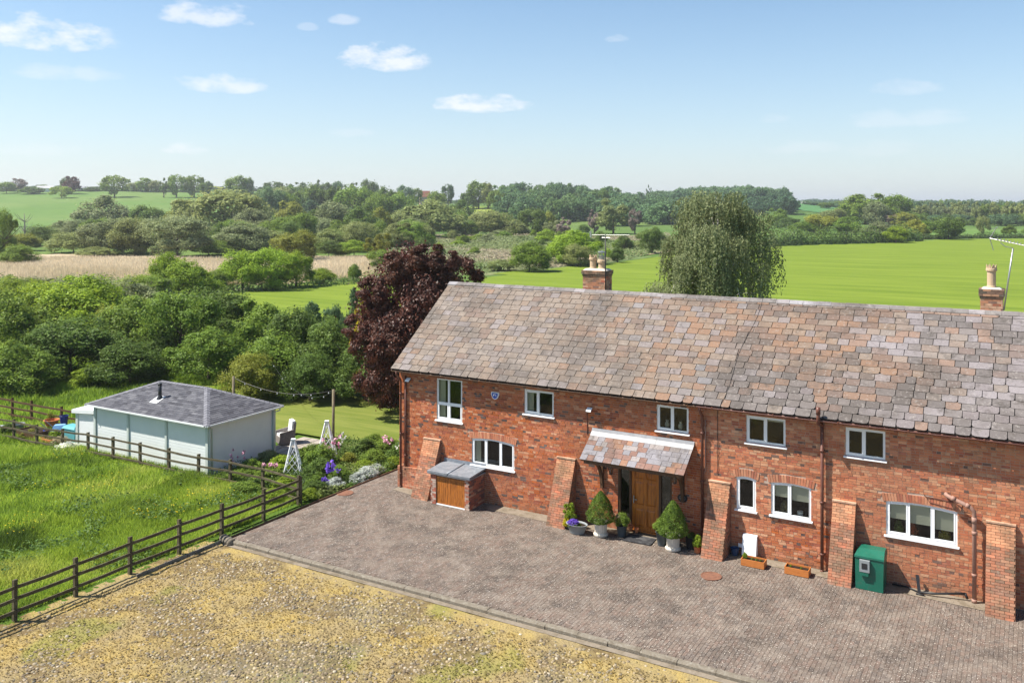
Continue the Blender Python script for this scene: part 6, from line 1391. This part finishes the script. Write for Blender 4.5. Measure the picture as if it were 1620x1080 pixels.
# pots at the door
def potted(name, x, y, rb_, rt, h, m, plant_, label, cat, sy=1):
    t = thing(name, (x, y, .03), label, cat); b = MB(); b.smooth = True
    b.lathe([(rb_,0),(rt,h),(rt*1.08,h+.005),(rt*1.08,h-.03)][:3]+[(rt*.92,h),(rt*.88,h-.05)], 22, sx=1, sy=sy, closed=False); b.smooth = False; b.lathe([(rb_,0),(rb_*.99,.004)], 22, sy=sy); child(b, 'pot', m, t)
    b = MB(); b.lathe([(rt*.9,h-.055),(rt*.9,h-.05)], 18, sy=sy); child(b, 'soil', MT['soil'], t)
    for (shape, q, leafm, dx, dy, dz, wd, ht, i) in plant_:
        o = obj('plant', crown(shape, q, i), None, I4, LF[leafm]); o.parent = t; o.matrix_basis = Matrix.Translation((dx, dy, dz)) @ Matrix.Diagonal((wd, wd, ht, 1))
    return t
def topiary(x, y, label, r, hgt, seed):
    t = thing('topiary_planter', (x, y, .03), label, 'topiary'); b = MB(); n_ = 40
    for ring in range(1):
        vs = []; prof = [(.24,0),(.25,.05),(.21,.08),(.20,.10),(.215,.40),(.235,.44),(.235,.47),(.2,.47),(.19,.40)]
        for (rr, z) in prof:
            for k in range(n_):
                fl = .94 if (k % 2 and .09 < z < .41) else 1
                a = 2*pi*k/n_; vs.append((rr*fl*cos(a), rr*fl*sin(a), z))
        b.add(vs, [(i*n_+k, i*n_+(k+1) % n_, (i+1)*n_+(k+1) % n_, (i+1)*n_+k) for i in range(len(prof)-1) for k in range(n_)])
    child(b, 'urn', MT['stonepot'], t)
    b = MB(); b.lathe([(.19,.41),(.185,.43)], 18); child(b, 'soil', MT['soil'], t)
    rr = np.random.default_rng(seed); n = 15000; zz = rr.uniform(0, 1, n)**1.25; prof = np.interp(zz, [0,.08,.25,.5,.8,1], [.58,.93,1,.80,.46,.10])
    a = rr.uniform(0, 2*pi, n); lump = 1+.06*np.sin(a*3+zz*9)+.05*np.sin(a*7-zz*16)+.05*np.sin(a*13+zz*30)+rr.normal(size=n)*.05; rad = prof*r*lump*np.where(rr.random(n) < .15, rr.uniform(.5, 1, n), 1)
    P = np.stack([rad*np.cos(a), rad*np.sin(a), .42+zz*hgt], 1); Nn = np.stack([np.cos(a), np.sin(a), .5+0*a], 1)+rr.normal(size=(n, 3))*.6
    V, Fq = quads(P, Nn, .0155*rr.uniform(.6, 1.4, n)); me = mesh_np('foliage', V, Fq, LF['box'], rnd=np.clip(rr.uniform(0,.6,n)+.4*(np.sin(a*5+zz*13)*.5+.5), 0, 1)); o = obj('foliage', me, None, I4); o.parent = t; return t
topiary(8.22, -.78, 'clipped cone shrub in a fluted stone urn left of the front door', .44, 1.02, 3)
topiary(10.72, -.74, 'clipped pointed shrub in a fluted stone urn right of the front door', .45, 1.12, 4)
potted('bowl_planter', 7.45, -1.0, .25, .37, .3, MT['grey'], [('bush','far','purple',-.12,-.05,.24,.42,.2,0),('bush','far','box',-.1,-.02,.2,.45,.16,1)], 'wide grey bowl planted with purple pansies', 'planter', .72)
potted('leafy_pot', 7.02, -.72, .1, .14, .2, MT['dkgrey'], [('tall','far','fresh',0,0,.1,.5,.75,0),('bush','far','gold',-.05,-.1,.05,.3,.35,1)], 'tall yellow green leafy plant behind the pansy bowl', 'plant')
potted('grey_pot', 8.86, -.52, .13, .18, .36, MT['dkgrey'], [('bush','mid','mid',0,0,.28,.52,.48,2),('bush','far','straw',-.1,-.05,.6,.22,.12,1)], 'dark grey pot with a bushy plant directly left of the door', 'plant')
potted('grey_pot', 10.28, -.58, .13, .19, .40, MT['dkgrey'], [('bush','mid','mid',-.04,0,.32,.55,.5,0)], 'dark grey pot half hidden behind the right topiary', 'plant')
potted('terracotta_pot', 11.48, -.62, .09, .12, .2, MT['terra'], [('bush','mid','fresh',0,0,.16,.34,.38,1)], 'little terracotta pot with a bright green plant beside the buttress', 'plant')
potted('dark_pot', 11.2, -.35, .16, .2, .36, MT['blackp'], [('bush','far','dark',0,0,.3,.3,.2,1)], 'black pot in deep shade right of the right topiary', 'plant')
for (x, y, h, lab) in ((9.02,-.12,.20,'small terracotta pot at the left foot of the front door'), (9.24,-.16,.15,'smallest orange pot on the door step')):
    b = MB(); b.lathe([(.045,0),(.075,h*.8),(.085,h*.82),(.085,h),(.07,h),(.06,h*.7),(0,h*.7)], 16, (x, y, .1 if x < 9.1 else .1), closed=False); tag(b.build('terracotta_pot', MT['terra']), lab, 'pot')
m_ = MB(); m_.box(-.48,.48,-.31,.31,0,.018); m_.box(-.42,.42,-.25,.25,.0181,.022)
dm = m_.build('doormat', mat('ribbed_mat', (.035,.035,.038), .9, .2, var=[(5, 3, (.12,.12,.12), .5, .62, .5)])); dm.matrix_basis = Matrix.Translation((9.5,-.55,.032)) @ Matrix.Rotation(.04, 4, 'Z'); tag(dm, 'dark ribbed doormat on the paving before the front door', 'doormat')
for (x, y, r, lab) in ((12.41,-2.13,.31,'round rusty manhole cover in the paving below the planters'), (-2.0,-1.75,.32,'round rusty manhole cover by the flower border edge')):
    b = MB(); b.lathe([(r,-.02),(r,.032),(r-.03,.036),(r-.035,.026),(r*.5,.026),(r*.48,.031),(.02,.031)], 28, (x, y, .001)); tag(b.build('manhole_cover', MT['rust']), lab, 'manhole cover')
# lanterns, lights, alarm, plaque
for (x, y, z, lab) in ((8.42,-.42,2.12,'carriage lantern hanging under the left end of the canopy'), (10.66,-.42,2.16,'carriage lantern hanging under the right end of the canopy')):
    t = thing('porch_lantern', (x, y, z), lab, 'lantern', 'porch lanterns'); b = MB()
    b.tube([(0,.42,.12),(0,.2,.3),(0,0,.28),(0,0,.2)], .012, 6); b.lathe([(.0,.22),(.02,.2),(.10,.12),(.105,.1)], 6)
    for k in range(6): a = 2*pi*k/6; b.bar((.09*cos(a),.09*sin(a),.1),(.06*cos(a),.06*sin(a),-.12), .012,.012)
    b.lathe([(.065,-.12),(.05,-.15),(.0,-.16)], 6); child(b, 'frame', MT['black'], t)
    b = MB(); b.lathe([(.083,.1),(.055,-.12)], 6, closed=False); child(b, 'glass', MT['glass'], t)
def floodlight(x, z, lab, s=1):
    t = thing('security_light', (x, -.02, z), lab, 'light'); b = MB(); b.box(-.05,.05,-.09,0,-.05,.05); b.tube([(0,-.05,-.05),(0,-.09,-.11)], .03, 8); child(b, 'bracket', MT['blackp'], t)
    b = MB(); b.add([(-.09,-.22,-.06),(.09,-.22,-.06),(.09,-.09,.02),(-.09,-.09,.02),(-.09,-.20,-.01),(.09,-.20,-.01),(.09,-.08,.06),(-.09,-.08,.06)], [(0,3,2,1),(4,5,6,7),(0,1,5,4),(1,2,6,5),(2,3,7,6),(3,0,4,7)]); child(b, 'lamp_head', MT['white'], t)
floodlight(7.5, 3.98, 'white security light on the wall above the canopy corner'); floodlight(-.22, 4.24, 'white security light under the eaves at the left corner')
t = thing('alarm_box', (3.66, -.012, 4.03), 'blue and white alarm bell box between the two left upper windows', 'alarm box'); b = MB()
P = [(-.15,.12),(.15,.12),(.165,.04),(.10,-.10),(0,-.15),(-.10,-.10),(-.165,.04)]
def ext(mb, P, y0, y1, s=1): n_ = len(P); mb.add([(x*s,y0,z*s) for x, z in P]+[(x*s,y1,z*s) for x, z in P], [tuple(range(n_))]+[tuple(range(n_,2*n_))[::-1]]+[((i+1) % n_, i, n_+i, n_+(i+1) % n_) for i in range(n_)])
ext(b, P, -.06, 0); child(b, 'casing', MT['white'], t); b = MB(); ext(b, P, -.068, -.0601, .8); child(b, 'front_panel', MT['bluesign'], t)
b = MB(); b.box(-.06,-.03,-.072,-.0681,-.02,.05); b.box(-.03,.04,-.072,-.0681,.03,.05); b.box(.04,.06,-.072,-.0681,-.03,.03); child(b, 'emblem', MT['white'], t)
t = thing('house_plaque', (10.78, -.012, 1.46), 'round black slate plaque with pale lettering right of the door', 'plaque'); b = MB(); b.add([(.17*cos(a),-.02,.14*sin(a)) for a in [2*pi*k/28 for k in range(28)]]+[(.17*cos(a),0,.14*sin(a)) for a in [2*pi*k/28 for k in range(28)]], [tuple(range(28))]+[((i+1) % 28, i, 28+i, 28+(i+1) % 28) for i in range(28)]); child(b, 'disc', MT['black'], t)
b = MB(); rr = random.Random(2)
for zc, wd in ((.045,.18),(-.005,.22),(-.055,.15)):
    x = -wd/2
    while x < wd/2: l = rr.uniform(.012,.022); b.box(x, x+l, -.0225, -.0201, zc-.012, zc+.012); x += l+rr.uniform(.006,.012)
child(b, 'lettering', MT['leadlight'], t)
for (x, z, lab) in ((10.16,3.66,'white jug on the inside sill of the window over the canopy'), (10.62,3.66,'little pale vase beside the white jug on the sill')):
    b = MB(); b.lathe([(.05,0),(.085,.08),(.075,.15),(.04,.2),(.055,.25),(.0,.25)], 14, (x, .25, z-.04), closed=False); tag(b.build('vase', MT['stonepot']), lab, 'vase')
b = MB(); b.lathe([(.06,0),(.09,.12),(.09,.18),(.0,.18)], 14, (14.45,.27,1.40), closed=False); tag(b.build('mug', MT['white']), 'white cup on the sill inside the two light arched window', 'cup')
def sillplant(x, z, leafm, lab): o = plant(x, .3, z, .3, .42, 'bush', 'far', leafm, 'house_plant', lab, 'plant')
sillplant(13.98, 1.40, 'straw', 'dried straw coloured flowers behind the left pane of the two light arched window'); sillplant(17.6, 1.40, 'red', 'red flowers behind the middle pane of the wide right window'); sillplant(17.25, 1.38, 'mid', 'green house plant left of the red flowers in the wide right window'); sillplant(18.45, 1.38, 'gold', 'yellow flowers behind the right pane of the wide window')
# aerials
t = thing('tv_aerial', (6.36, 3.72, 7.6), 'dark mast with a long horizontal aerial on the left chimney', 'aerial'); b = MB(); b.tube([(0,0,.0),(0,0,2.15)], .022, 8); child(b, 'mast', MT['blackp'], t)
b = MB(); b.tube([(-.62,0,2.22),(1.0,0,2.24)], .006, 6)
for k in range(14): x = -.45+k*.11; b.tube([(x,-.12,2.22),(x,.12,2.22)], .003, 4)
b.box(-.66,-.60,-.02,.02,2.12,2.36); b.tube([(-.15,0,2.12),(.2,0,2.12)], .014, 6); b.tube([(0,0,2.1),(0,0,2.24)], .02, 6); child(b, 'antenna_array', MT['alu'], t)
t = thing('tv_aerial', (19.88, 3.75, 7.72), 'leaning silver mast with a toothed aerial on the right chimney', 'aerial'); b = MB(); b.tube([(-.03,0,.0),(.22,0,1.93)], .024, 8); child(b, 'mast', MT['alu'], t)
b = MB(); b.tube([(.22,0,1.93),(.0,0,1.98),(-.12,0,2.10)], .014, 6); b.tube([(-.42,.1,2.22),(.75,-.25,1.98)], .016, 6)
for k in range(11): f = k/10; p = Vector((-.2+.9*f,.03-.26*f,2.18-.19*f)); b.tube([p+Vector((0,-.13,.03)), p+Vector((0,.13,.06))], .007, 4); b.bar(p+Vector((0,0,-.02)), p+Vector((0,0,.06)), .03,.03)
b.tube([(-.42,.1,2.22),(-.22,.05,2.58)], .012, 5); b.tube([(-.42,.1,2.22),(-.32,.12,1.85)], .012, 5); b.tube([(-.38,.2,2.5),(-.18,-.05,2.58)], .008, 5); child(b, 'antenna_array', MT['alu'], t)
# ------------------------------------------------------------------ garden
def xy(px, D): return at(px, D)
p1 = at(369, 42.3); p2 = at(527, 39.3); p3 = at(700, 47)
for (p, h, lab) in ((p1, 2.85, 'round timber pole with a light string behind the shed roof'), (p2, 2.85, 'tall round timber pole behind the lattice obelisk')):
    b = MB(); b.tube([(p[0],p[1],-.1),(p[0]+.02,p[1],h)], .062, 10); tag(b.build('light_pole', MT['polewood']), lab, 'pole')
bulb = MB(); bulb.lathe([(.0,-.07),(.018,-.055),(.022,-.035),(.015,-.01),(.010,.0)], 8, closed=False); bm_ = bulb.mesh('bulb'); bm_.materials.append(MT['white'])
def lightstring(a, c, sag, lab):
    a = Vector(a); c = Vector(c); t = empty('string_lights', a, lab, 'string lights'); pts = []
    for k in range(25): f = k/24; p = a+(c-a)*f; p.z -= sag*4*f*(1-f); pts.append(p-a)
    b = MB(); b.tube(pts, .007, 4); child(b, 'cable', MT['blackp'], t)
    for k in range(3, 24, 4): o = bpy.data.objects.new('bulb', bm_); col.objects.link(o); o.parent = t; o.matrix_basis = Matrix.Translation(pts[k]-Vector((0,0,.03)))
lightstring((*p1, 2.8), (*p2, 2.8), .42, 'outdoor bulb string sagging between the two timber poles')
q = at(430, 50); lightstring((*p2, 2.75), (*q, 2.2), .9, 'second bulb string running back from the taller pole')
def obelisk(x, y, h, wd, lab, tilt=0):
    t = thing('lattice_obelisk', (x, y, GZ), lab, 'trellis', rz=.6)
    def P(u, v, f): s = wd*(1-v)+.12*v; c_ = [(-1,-1),(1,-1),(1,1),(-1,1)]; a = c_[f]; b2 = c_[(f+1) % 4]; w0 = (1+u)/2; return Vector(((a[0]*(1-w0)+b2[0]*w0)*s/2, (a[1]*(1-w0)+b2[1]*w0)*s/2, v*h))
    for f in range(4):
        b = MB(); b.bar(P(-1,0,f), P(-1,1,f), .035, .035); child(b, 'corner_post', MT['white'], t)
        b = MB()
        for s in (-1, 1):
            for k in range(-4, 7):
                u0 = -1; v0 = k*.19; pts_ = []
                for j in range(9):
                    u = -1+j*.25; v = v0+(j*.25)*.17*1.35
                    if 0 <= v <= 1: pts_.append(P(u*s, v, f))
                if len(pts_) > 1: b.bar(pts_[0], pts_[-1], .020, .010)
        child(b, 'lattice', MT['white'], t)
    b = MB(); b.box(-.09,.09,-.09,.09,h,h+.05); child(b, 'cap', MT['white'], t)
ob1 = at(464, 36.6); ob2 = at(517, 38.1)
obelisk(*ob1, 1.42, .72, 'white lattice obelisk nearest the rail fence corner'); obelisk(*ob2, 1.8, .92, 'taller white lattice obelisk in front of the timber pole')
# wicker chair and terrace slabs
t = thing('wicker_chair', (-9.25, 2.45, GZ), 'grey wicker garden chair with a white cushion beside the shed', 'chair', rz=-.5)
wk = mat('grey_wicker', (.16,.14,.13), .85, .2, var=[(30, 3, (.30,.27,.25), .45, .6, .7)], coord='obj')
b = MB(); b.box(-.33,.33,-.33,.33,.1,.42); b.add([(-.36,.22,.1),(.36,.22,.1),(.36,.34,.1),(-.36,.34,.1),(-.30,.34,1.0),(.30,.34,1.0),(.28,.46,1.02),(-.28,.46,1.02)], [(0,3,2,1),(4,5,6,7),(0,1,5,4),(1,2,6,5),(2,3,7,6),(3,0,4,7)]); child(b, 'frame', wk, t)
for s in (-1, 1): b = MB(); b.add([(s*.36,-.33,.1),(s*.28,-.33,.1),(s*.28,.3,.1),(s*.36,.3,.1),(s*.36,-.33,.62),(s*.28,-.33,.62),(s*.28,.3,.72),(s*.36,.3,.72)], [(0,3,2,1),(4,5,6,7),(0,1,5,4),(1,2,6,5),(2,3,7,6),(3,0,4,7)]); child(b, 'arm', wk, t)
b = MB(); b.add([(-.26,.2,.45),(.26,.2,.45),(.26,.3,.45),(-.26,.3,.45),(-.25,.28,1.08),(.25,.28,1.08),(.25,.42,1.1),(-.25,.42,1.1)], [(0,3,2,1),(4,5,6,7),(0,1,5,4),(1,2,6,5),(2,3,7,6),(3,0,4,7)]); b.box(-.26,.26,-.3,.2,.42,.52); child(b, 'cushion', MT['white'], t)
tr = empty('terrace', (-8.7, 1.9, GZ), 'pale stone slab terrace at the back corner of the shed', None); tr['kind'] = 'structure'
for i in range(3):
    for j in range(5): b = MB(); x = -9.3+i*.5; y = 1.15+j*.5; b.box(x, x+.45, y, y+.6, GZ, GZ+.05+random.uniform(0,.008)); b.build('stone_slab', MT['concrete'], tr)
# flower border
bd = [(-2.7,.4,.9,.55,'bush','silver','frosted silver leaved mound at the drive edge'),(-2.65,-.25,.8,.45,'bush','silver','second silver mound, lower, by the drive edge'),(-2.75,1.1,.7,.45,'bush','silver','far silver mound toward the house corner'),(-2.9,-1.25,.75,.5,'bush','silver','pale silver clump beside the manhole cover'),
 (-2.7,2.2,.9,.5,'bush','fresh','light green mound nearest the house gable'),(-3.2,3.3,1.2,1.0,'bush','dark','dark bush at the lawn end of the border'),(-4.2,3.6,1.4,1.0,'bush','mid','peony bush in front of the sunny lawn'),(-5.0,3.1,1.2,1.0,'bush','dark','dark rose bush behind the taller obelisk'),(-3.7,2.0,1.1,.75,'bush','mid','mid green perennials in the border middle'),(-3.3,.9,1.0,.6,'bush','fresh','fresh green perennials behind the silver mounds'),
 (-4.4,1.2,1.0,.7,'bush','olive','yellowish perennials right of the taller obelisk'),(-3.5,-.4,.9,.7,'bush','mid','leafy perennials behind the iris clump'),(-3.1,-2.2,1.0,.6,'bush','dark','dark low plants near the fence corner post'),(-3.5,-1.7,.9,.8,'bush','mid','leafy clump inside the fence corner'),(-2.85,-2.75,.8,.5,'bush','fresh','green leaves spilling round the fence end post'),
 (-4.3,-.6,1.2,1.2,'bush','dark','dark bush between the two obelisks'),(-4.9,.2,1.5,1.6,'bush','mid','big rose bush right of the nearer obelisk'),(-5.9,.6,1.3,1.3,'bush','mid','leafy shrub between nearer obelisk and shed terrace'),(-6.4,-.6,1.2,.9,'bush','fresh','bright shrub at the right wall of the shed'),(-7.2,-1.6,1.1,.7,'bush','mid','leafy plants at the foot of the shed wall'),(-7.6,-.2,.9,.7,'bush','grey','blue grey plants against the shed wall'),
 (-5.7,-2.1,1.3,.8,'bush','mid','peony plants between shed and fence'),(-4.5,-2.3,1.2,.8,'bush','fresh','sprawling green plants behind the grey fence'),(-6.9,-2.5,1.1,.5,'bush','mid','low plants at the shed front corner'),(-3.9,-2.7,.9,.5,'bush','fresh','fresh weeds near the junction of the fences'),(-6.6,2.6,1.3,.8,'bush','dark','dark shrub at the edge of the shaded lawn'),(-5.4,4.1,1.2,.7,'bush','mid','shrub on the lawn edge left of the peony'),(-2.8,4.4,1.2,.9,'bush','mid','leafy shrub near the house gable corner'),
 (-3.9,-3.45,1.2,.5,'bush','fresh','nettle clump under the grey fence near the corner'),(-5.6,-3.5,1.3,.5,'bush','mid','weed clump at the foot of the grey fence')]
for k, (x, y, wd, ht, sh, lf, lab) in enumerate(bd): plant(x, y, GZ, wd, ht*(.68 if ht > .75 else .85), sh, 'mid', lf, 'border_plant', lab, 'plant', i=k % 3)
def flowers(name, x, y, z, r, n, s, leafm, lab, hv=.15):
    z = z*.72 if z > .8 else z*.85
    a = RNG.uniform(0, 2*pi, n); rr = np.sqrt(RNG.random(n))*r; P = np.stack([x+rr*np.cos(a), y+rr*np.sin(a), z+RNG.uniform(-hv, hv, n)], 1)
    P = np.repeat(P, 7, 0)+RNG.normal(size=(n*7, 3))*s*.5; V, Fq = quads(P, RNG.normal(size=(len(P), 3))+np.array([0,0,.6]), s*RNG.uniform(.6, 1.3, len(P)), .8)
    b = obj(name, mesh_np(name, V, Fq, LF[leafm], rnd=RNG.random(len(P)))); return tag(b, lab, 'flowers')
flowers('iris_clump', -3.35, -.95, .72, .28, 14, .06, 'purple', 'purple iris clump in the lower part of the border'); flowers('iris_clump', -3.2, 3.5, .98, .25, 12, .06, 'purple', 'purple iris clump near the lawn and house'); flowers('blue_flowers', -3.05, -1.75, .45, .2, 12, .04, 'purple', 'pale violet flowers near the fence corner', .06)
flowers('pink_roses', -5.0, .9, 1.25, .4, 14, .055, 'pinkfl', 'pink roses between the two obelisks', .25); flowers('pink_peonies', -4.0, 3.4, .85, .4, 10, .06, 'pinkfl', 'pink peony blooms in front of the lawn', .12); flowers('pink_foxgloves', -7.6, -1.9, .75, .45, 9, .05, 'pinkfl', 'pink tall flowers standing against the shed wall', .2); flowers('pale_lupins', -6.0, -1.6, .6, .35, 8, .06, 'pinkfl', 'dusky pink blooms between the shed and the obelisk', .12); flowers('white_daisies', -3.0, 2.9, .6, .35, 9, .035, 'white', 'white flowers toward the house end of the border', .1); flowers('cream_roses', -5.2, 1.9, 1.2, .3, 10, .05, 'white', 'cream roses left of the taller obelisk', .2)
x, y = scatter([(-8.3,-2.9),(-2.35,-2.9),(-2.3,4.6),(-7.6,4.4),(-6.9,.2),(-8.2,-.6)], 26000); P = np.stack([x, y, GZ+RNG.uniform(0, .32, len(x))*(1+.5*npn(x, y, 1.4, 30))], 1); V, Fq = quads(P, RNG.normal(size=(len(x), 3))*.6+np.array([0,0,1]), .035*RNG.uniform(.5, 1.5, len(x)))
tag(obj('border_undergrowth', mesh_np('border_undergrowth', V, Fq, LFA, mixcol([(.04,.08,.02),(.08,.14,.03),(.13,.20,.04),(.19,.24,.08)], npn(x, y, 1.8, 31)))), 'mixed low leaves filling the flower border', 'ground cover', kind='stuff')
x, y = scatter([(-16.5,-3.15),(-8.4,-3.15),(-8.4,-2.8),(-16.5,-2.8)], 2500); blades('grass_tufts', np.stack([x, y, 0*x+GZ], 1), .22, .03, mixcol(gc, npn(x, y, 1, 33)), 'grass tufts between the shed wall and fence', 'grass')
# heap of garden things left of the shed
b = MB(); b.box(-.42,.42,-.28,.28,0,.62); b.add([(-.45,-.31,.62),(.45,-.31,.62),(.45,.31,.62),(-.45,.31,.62),(-.38,-.22,.74),(.38,-.22,.74),(.38,.22,.74),(-.38,.22,.74)], [(0,1,5,4),(1,2,6,5),(2,3,7,6),(3,0,4,7),(4,5,6,7)])
o = b.build('storage_bin', mat('teal_plastic', (.10,.34,.38), .5, .4)); o.matrix_basis = Matrix.Translation((-18.25,-2.1,GZ)) @ Matrix.Rotation(.05, 4, 'Z'); tag(o, 'pale teal plastic storage bin beside the shed lean-to', 'bin')
t = thing('wheelbarrow', (-19.5,-2.0,GZ), 'light blue upturned wheelbarrow on the garden heap', 'wheelbarrow', rz=.7); b = MB(); b.add([(-.35,-.25,.25),(.35,-.2,.3),(.35,.2,.3),(-.35,.25,.25),(-.22,-.14,.58),(.25,-.12,.6),(.25,.12,.6),(-.22,.14,.58)], [(0,1,5,4),(1,2,6,5),(2,3,7,6),(3,0,4,7),(4,5,6,7)]); child(b, 'tray', mat('light_blue_paint', (.22,.42,.72), .4, .4), t)
for s in (-1, 1): b = MB(); b.tube([(.4,s*.12,.2),(-.3,s*.27,.35),(-.75,s*.3,.75)], .018, 6); child(b, 'handle', MT['alu'], t)
b = MB(); b.tube([(.55,-.04,.2),(.55,.04,.2)], .17, 14); child(b, 'wheel', MT['blackp'], t)
def raised(x0, x1, y0, y1, h, m, name, lab, z0=GZ):
    t = thing(name, ((x0+x1)/2,(y0+y1)/2,z0), lab, 'planter'); X, Y = (x1-x0)/2, (y1-y0)/2
    for a in ((-X,X,-Y,-Y+.04,0,h),(-X,X,Y-.04,Y,0,h),(-X,-X+.04,-Y+.04,Y-.04,0,h),(X-.04,X,-Y+.04,Y-.04,0,h)): b = MB(); b.box(*a); child(b, 'board', m, t)
    b = MB(); b.box(-X+.04,X-.04,-Y+.04,Y-.04,0,h-.05); child(b, 'soil', MT['soil'], t)
raised(-19.4,-18.5,-3.1,-2.7,.22,MT['terra'],'trough_planter','long terracotta coloured trough behind the grey fence'); raised(-21.2,-19.7,-3.1,-2.3,.38,MT['oakdk'],'raised_bed','dark timber raised bed behind the grey fence')
for (x, y, rr, h, m, lab) in ((-20.6,-1.7,.34,.28,MT['terra'],'wide pinkish terracotta bowl on the garden heap'),(-20.0,-1.45,.2,.5,mat('ultramarine', (.02,.03,.16), .4, .4),'dark blue barrel beside the terracotta bowl'),(-19.95,-2.35,.16,.3,MT['bluesign'],'small deep blue pot on the heap'),(-18.95,-1.8,.17,.34,MT['blackp'],'black pot between wheelbarrow and bin'),(-22.4,-2.3,.3,.3,MT['grey'],'grey basin at the left end of the heap'),(-22.9,-2.7,.25,.2,MT['white'],'white basin at far left behind the fence')):
    b = MB(); b.lathe([(rr*.7,0),(rr,h),(rr*1.06,h),(rr*1.06,h-.03),(rr*.9,h),(rr*.8,h*.6),(0,h*.6)], 18, (x,y,GZ+(.35 if 'bowl' in lab else .05)), closed=False); tag(b.build('garden_pot', m), lab, 'pot')
for (x, y, wd, ht, lf, lab) in ((-19.1,-2.45,.7,.5,'fresh','green seedlings growing above the terracotta trough'),(-20.6,-2.7,1.0,.4,'olive','yellowish plants in the dark raised bed'),(-19.2,-.6,1.4,.8,'olive','yellow leaved shrub behind the wheelbarrow'),(-21.0,-1.5,.5,.9,'olive','upright yellowish stems by the dark fence post'),(-17.9,-3.0,.9,.45,'straw','dried cream flower heads at the shed lean-to corner'),(-16.9,-3.35,1.0,.4,'white','white cow parsley in front of the fence by the lean-to'),(-22.2,-2.9,.9,.5,'dark','dark weeds at the left end of the heap'),(-17.6,-.9,1.6,.7,'fresh','bright bush behind the lean-to')):
    plant(x, y, GZ, wd, ht, 'bush', 'mid' if wd > .8 else 'far', lf, 'garden_plant', lab, 'plant')
# far farmhouses, barn, mast, dead tree
def house_far(px, D, ytop, wpx, lab, wallm, roofm, name='farmhouse', cat='house', wins=3, flatr=False):
    x, y = at(px, D); z = float(terr(x, y)); L = wpx/F*D; h = CAMH+(YH-ytop)/F*D-z; h = max(h, 4); t = empty(name, (x, y, z), lab, cat, rz=TH+.25); wh = h*.6 if not flatr else h*.8; dp = L*.5
    b = MB(); b.box(-L/2,L/2,-dp/2,dp/2,-1,wh); child(b, 'wall', wallm, t)
    b = MB(); b.add([(-L/2-.3,-dp/2-.4,wh),(L/2+.3,-dp/2-.4,wh),(L/2+.3,dp/2+.4,wh),(-L/2-.3,dp/2+.4,wh),(-L/2-.3,0,h),(L/2+.3,0,h)], [(0,1,5,4),(2,3,4,5),(0,4,3),(1,2,5),(0,3,2,1)]); child(b, 'roof', roofm, t)
    for k in range(wins): b = MB(); xx = -L/2+L*(k+.5)/wins; b.box(xx-.6,xx+.6,-dp/2-.05,-dp/2-.01,wh*.45,wh*.45+1.1); child(b, 'window', MT['interior'], t)
wl = mat('white_render', (.75,.74,.70), .9, .1); rl = mat('pale_grey_roof', (.42,.42,.44), .8, .2); rr_ = mat('red_tile_roof', (.35,.15,.10), .9, .1); pk = mat('pink_render', (.62,.42,.34), .9, .1)
house_far(72, 730, 294, 24, 'white farmhouse among trees on the far hill', wl, rl); house_far(130, 760, 301, 7, 'tiny white cottage right of the purple skyline tree', wl, rl, wins=1); house_far(236, 800, 296, 13, 'small pink farmhouse half hidden behind the skyline trees', pk, rr_, wins=2); house_far(1265, 880, 319, 22, 'long low barn with a white roof right of the domed wood', mat('barn_side', (.09,.10,.12), .8, .2), wl, 'barn', 'barn', 0, True)
house_far(672, 655, 302, 16, 'red roofed house just under the skyline hedge', pk, rr_, wins=2); house_far(305, 790, 300, 8, 'tiny pale cottage between skyline trunks', wl, rl, wins=1)
x, y = at(511, 900); z = float(terr(x, y)); b = MB(); b.tube([(x,y,z),(x,y,z+13)], .35, 6); b.tube([(x,y,z+7),(x,y,z+10)], .9, 6); tag(b.build('radio_mast', MT['grey']), 'thin radio mast on the skyline left of centre', 'mast')
for (px, D, yt, s, lab) in ((39, 232, 337, 1, 'bare dead tree standing left of the hill pasture'),):
    x, y = at(px, D); z = float(terr(x, y)); h = CAMH+(YH-yt)/F*D-z; rr = random.Random(6); b = MB(); b.tube([(x,y,z-.2),(x+.1,y,z+h*.5),(x-.2,y,z+h)], [.3,.2,.05], 7)
    for k in range(12): a = 2*pi*k/12+rr.uniform(-.3,.3); z0 = z+h*rr.uniform(.3,.85); l = h*rr.uniform(.15,.32); b.tube([(x,y,z0),(x+cos(a)*l*.6,y+sin(a)*l*.6,z0+l*.4),(x+cos(a)*l,y+sin(a)*l,z0+l*1.0)], [.09,.06,.02], 5)
    tag(b.build('dead_tree', mat('grey_dead_wood', (.2,.18,.16), .9, .1)), lab, 'tree')

# ------------------------------------------------------------------ summer haze
b = MB(); b.box(-13500, 13500, -13500, 13500, -1.3, 66)
hm = bpy.data.materials.new('haze'); hm.use_nodes = True; t = hm.node_tree; t.nodes.remove(t.nodes['Principled BSDF'])
pv = t.nodes.new('ShaderNodeVolumePrincipled'); pv.inputs['Color'].default_value = (.93, .96, 1, 1); pv.inputs['Density'].default_value = .00020; pv.inputs['Anisotropy'].default_value = .3
t.links.new(pv.outputs[0], t.nodes['Material Output'].inputs['Volume'])
tag(b.build('haze', hm), 'thin pale summer haze over the valley', kind='stuff')
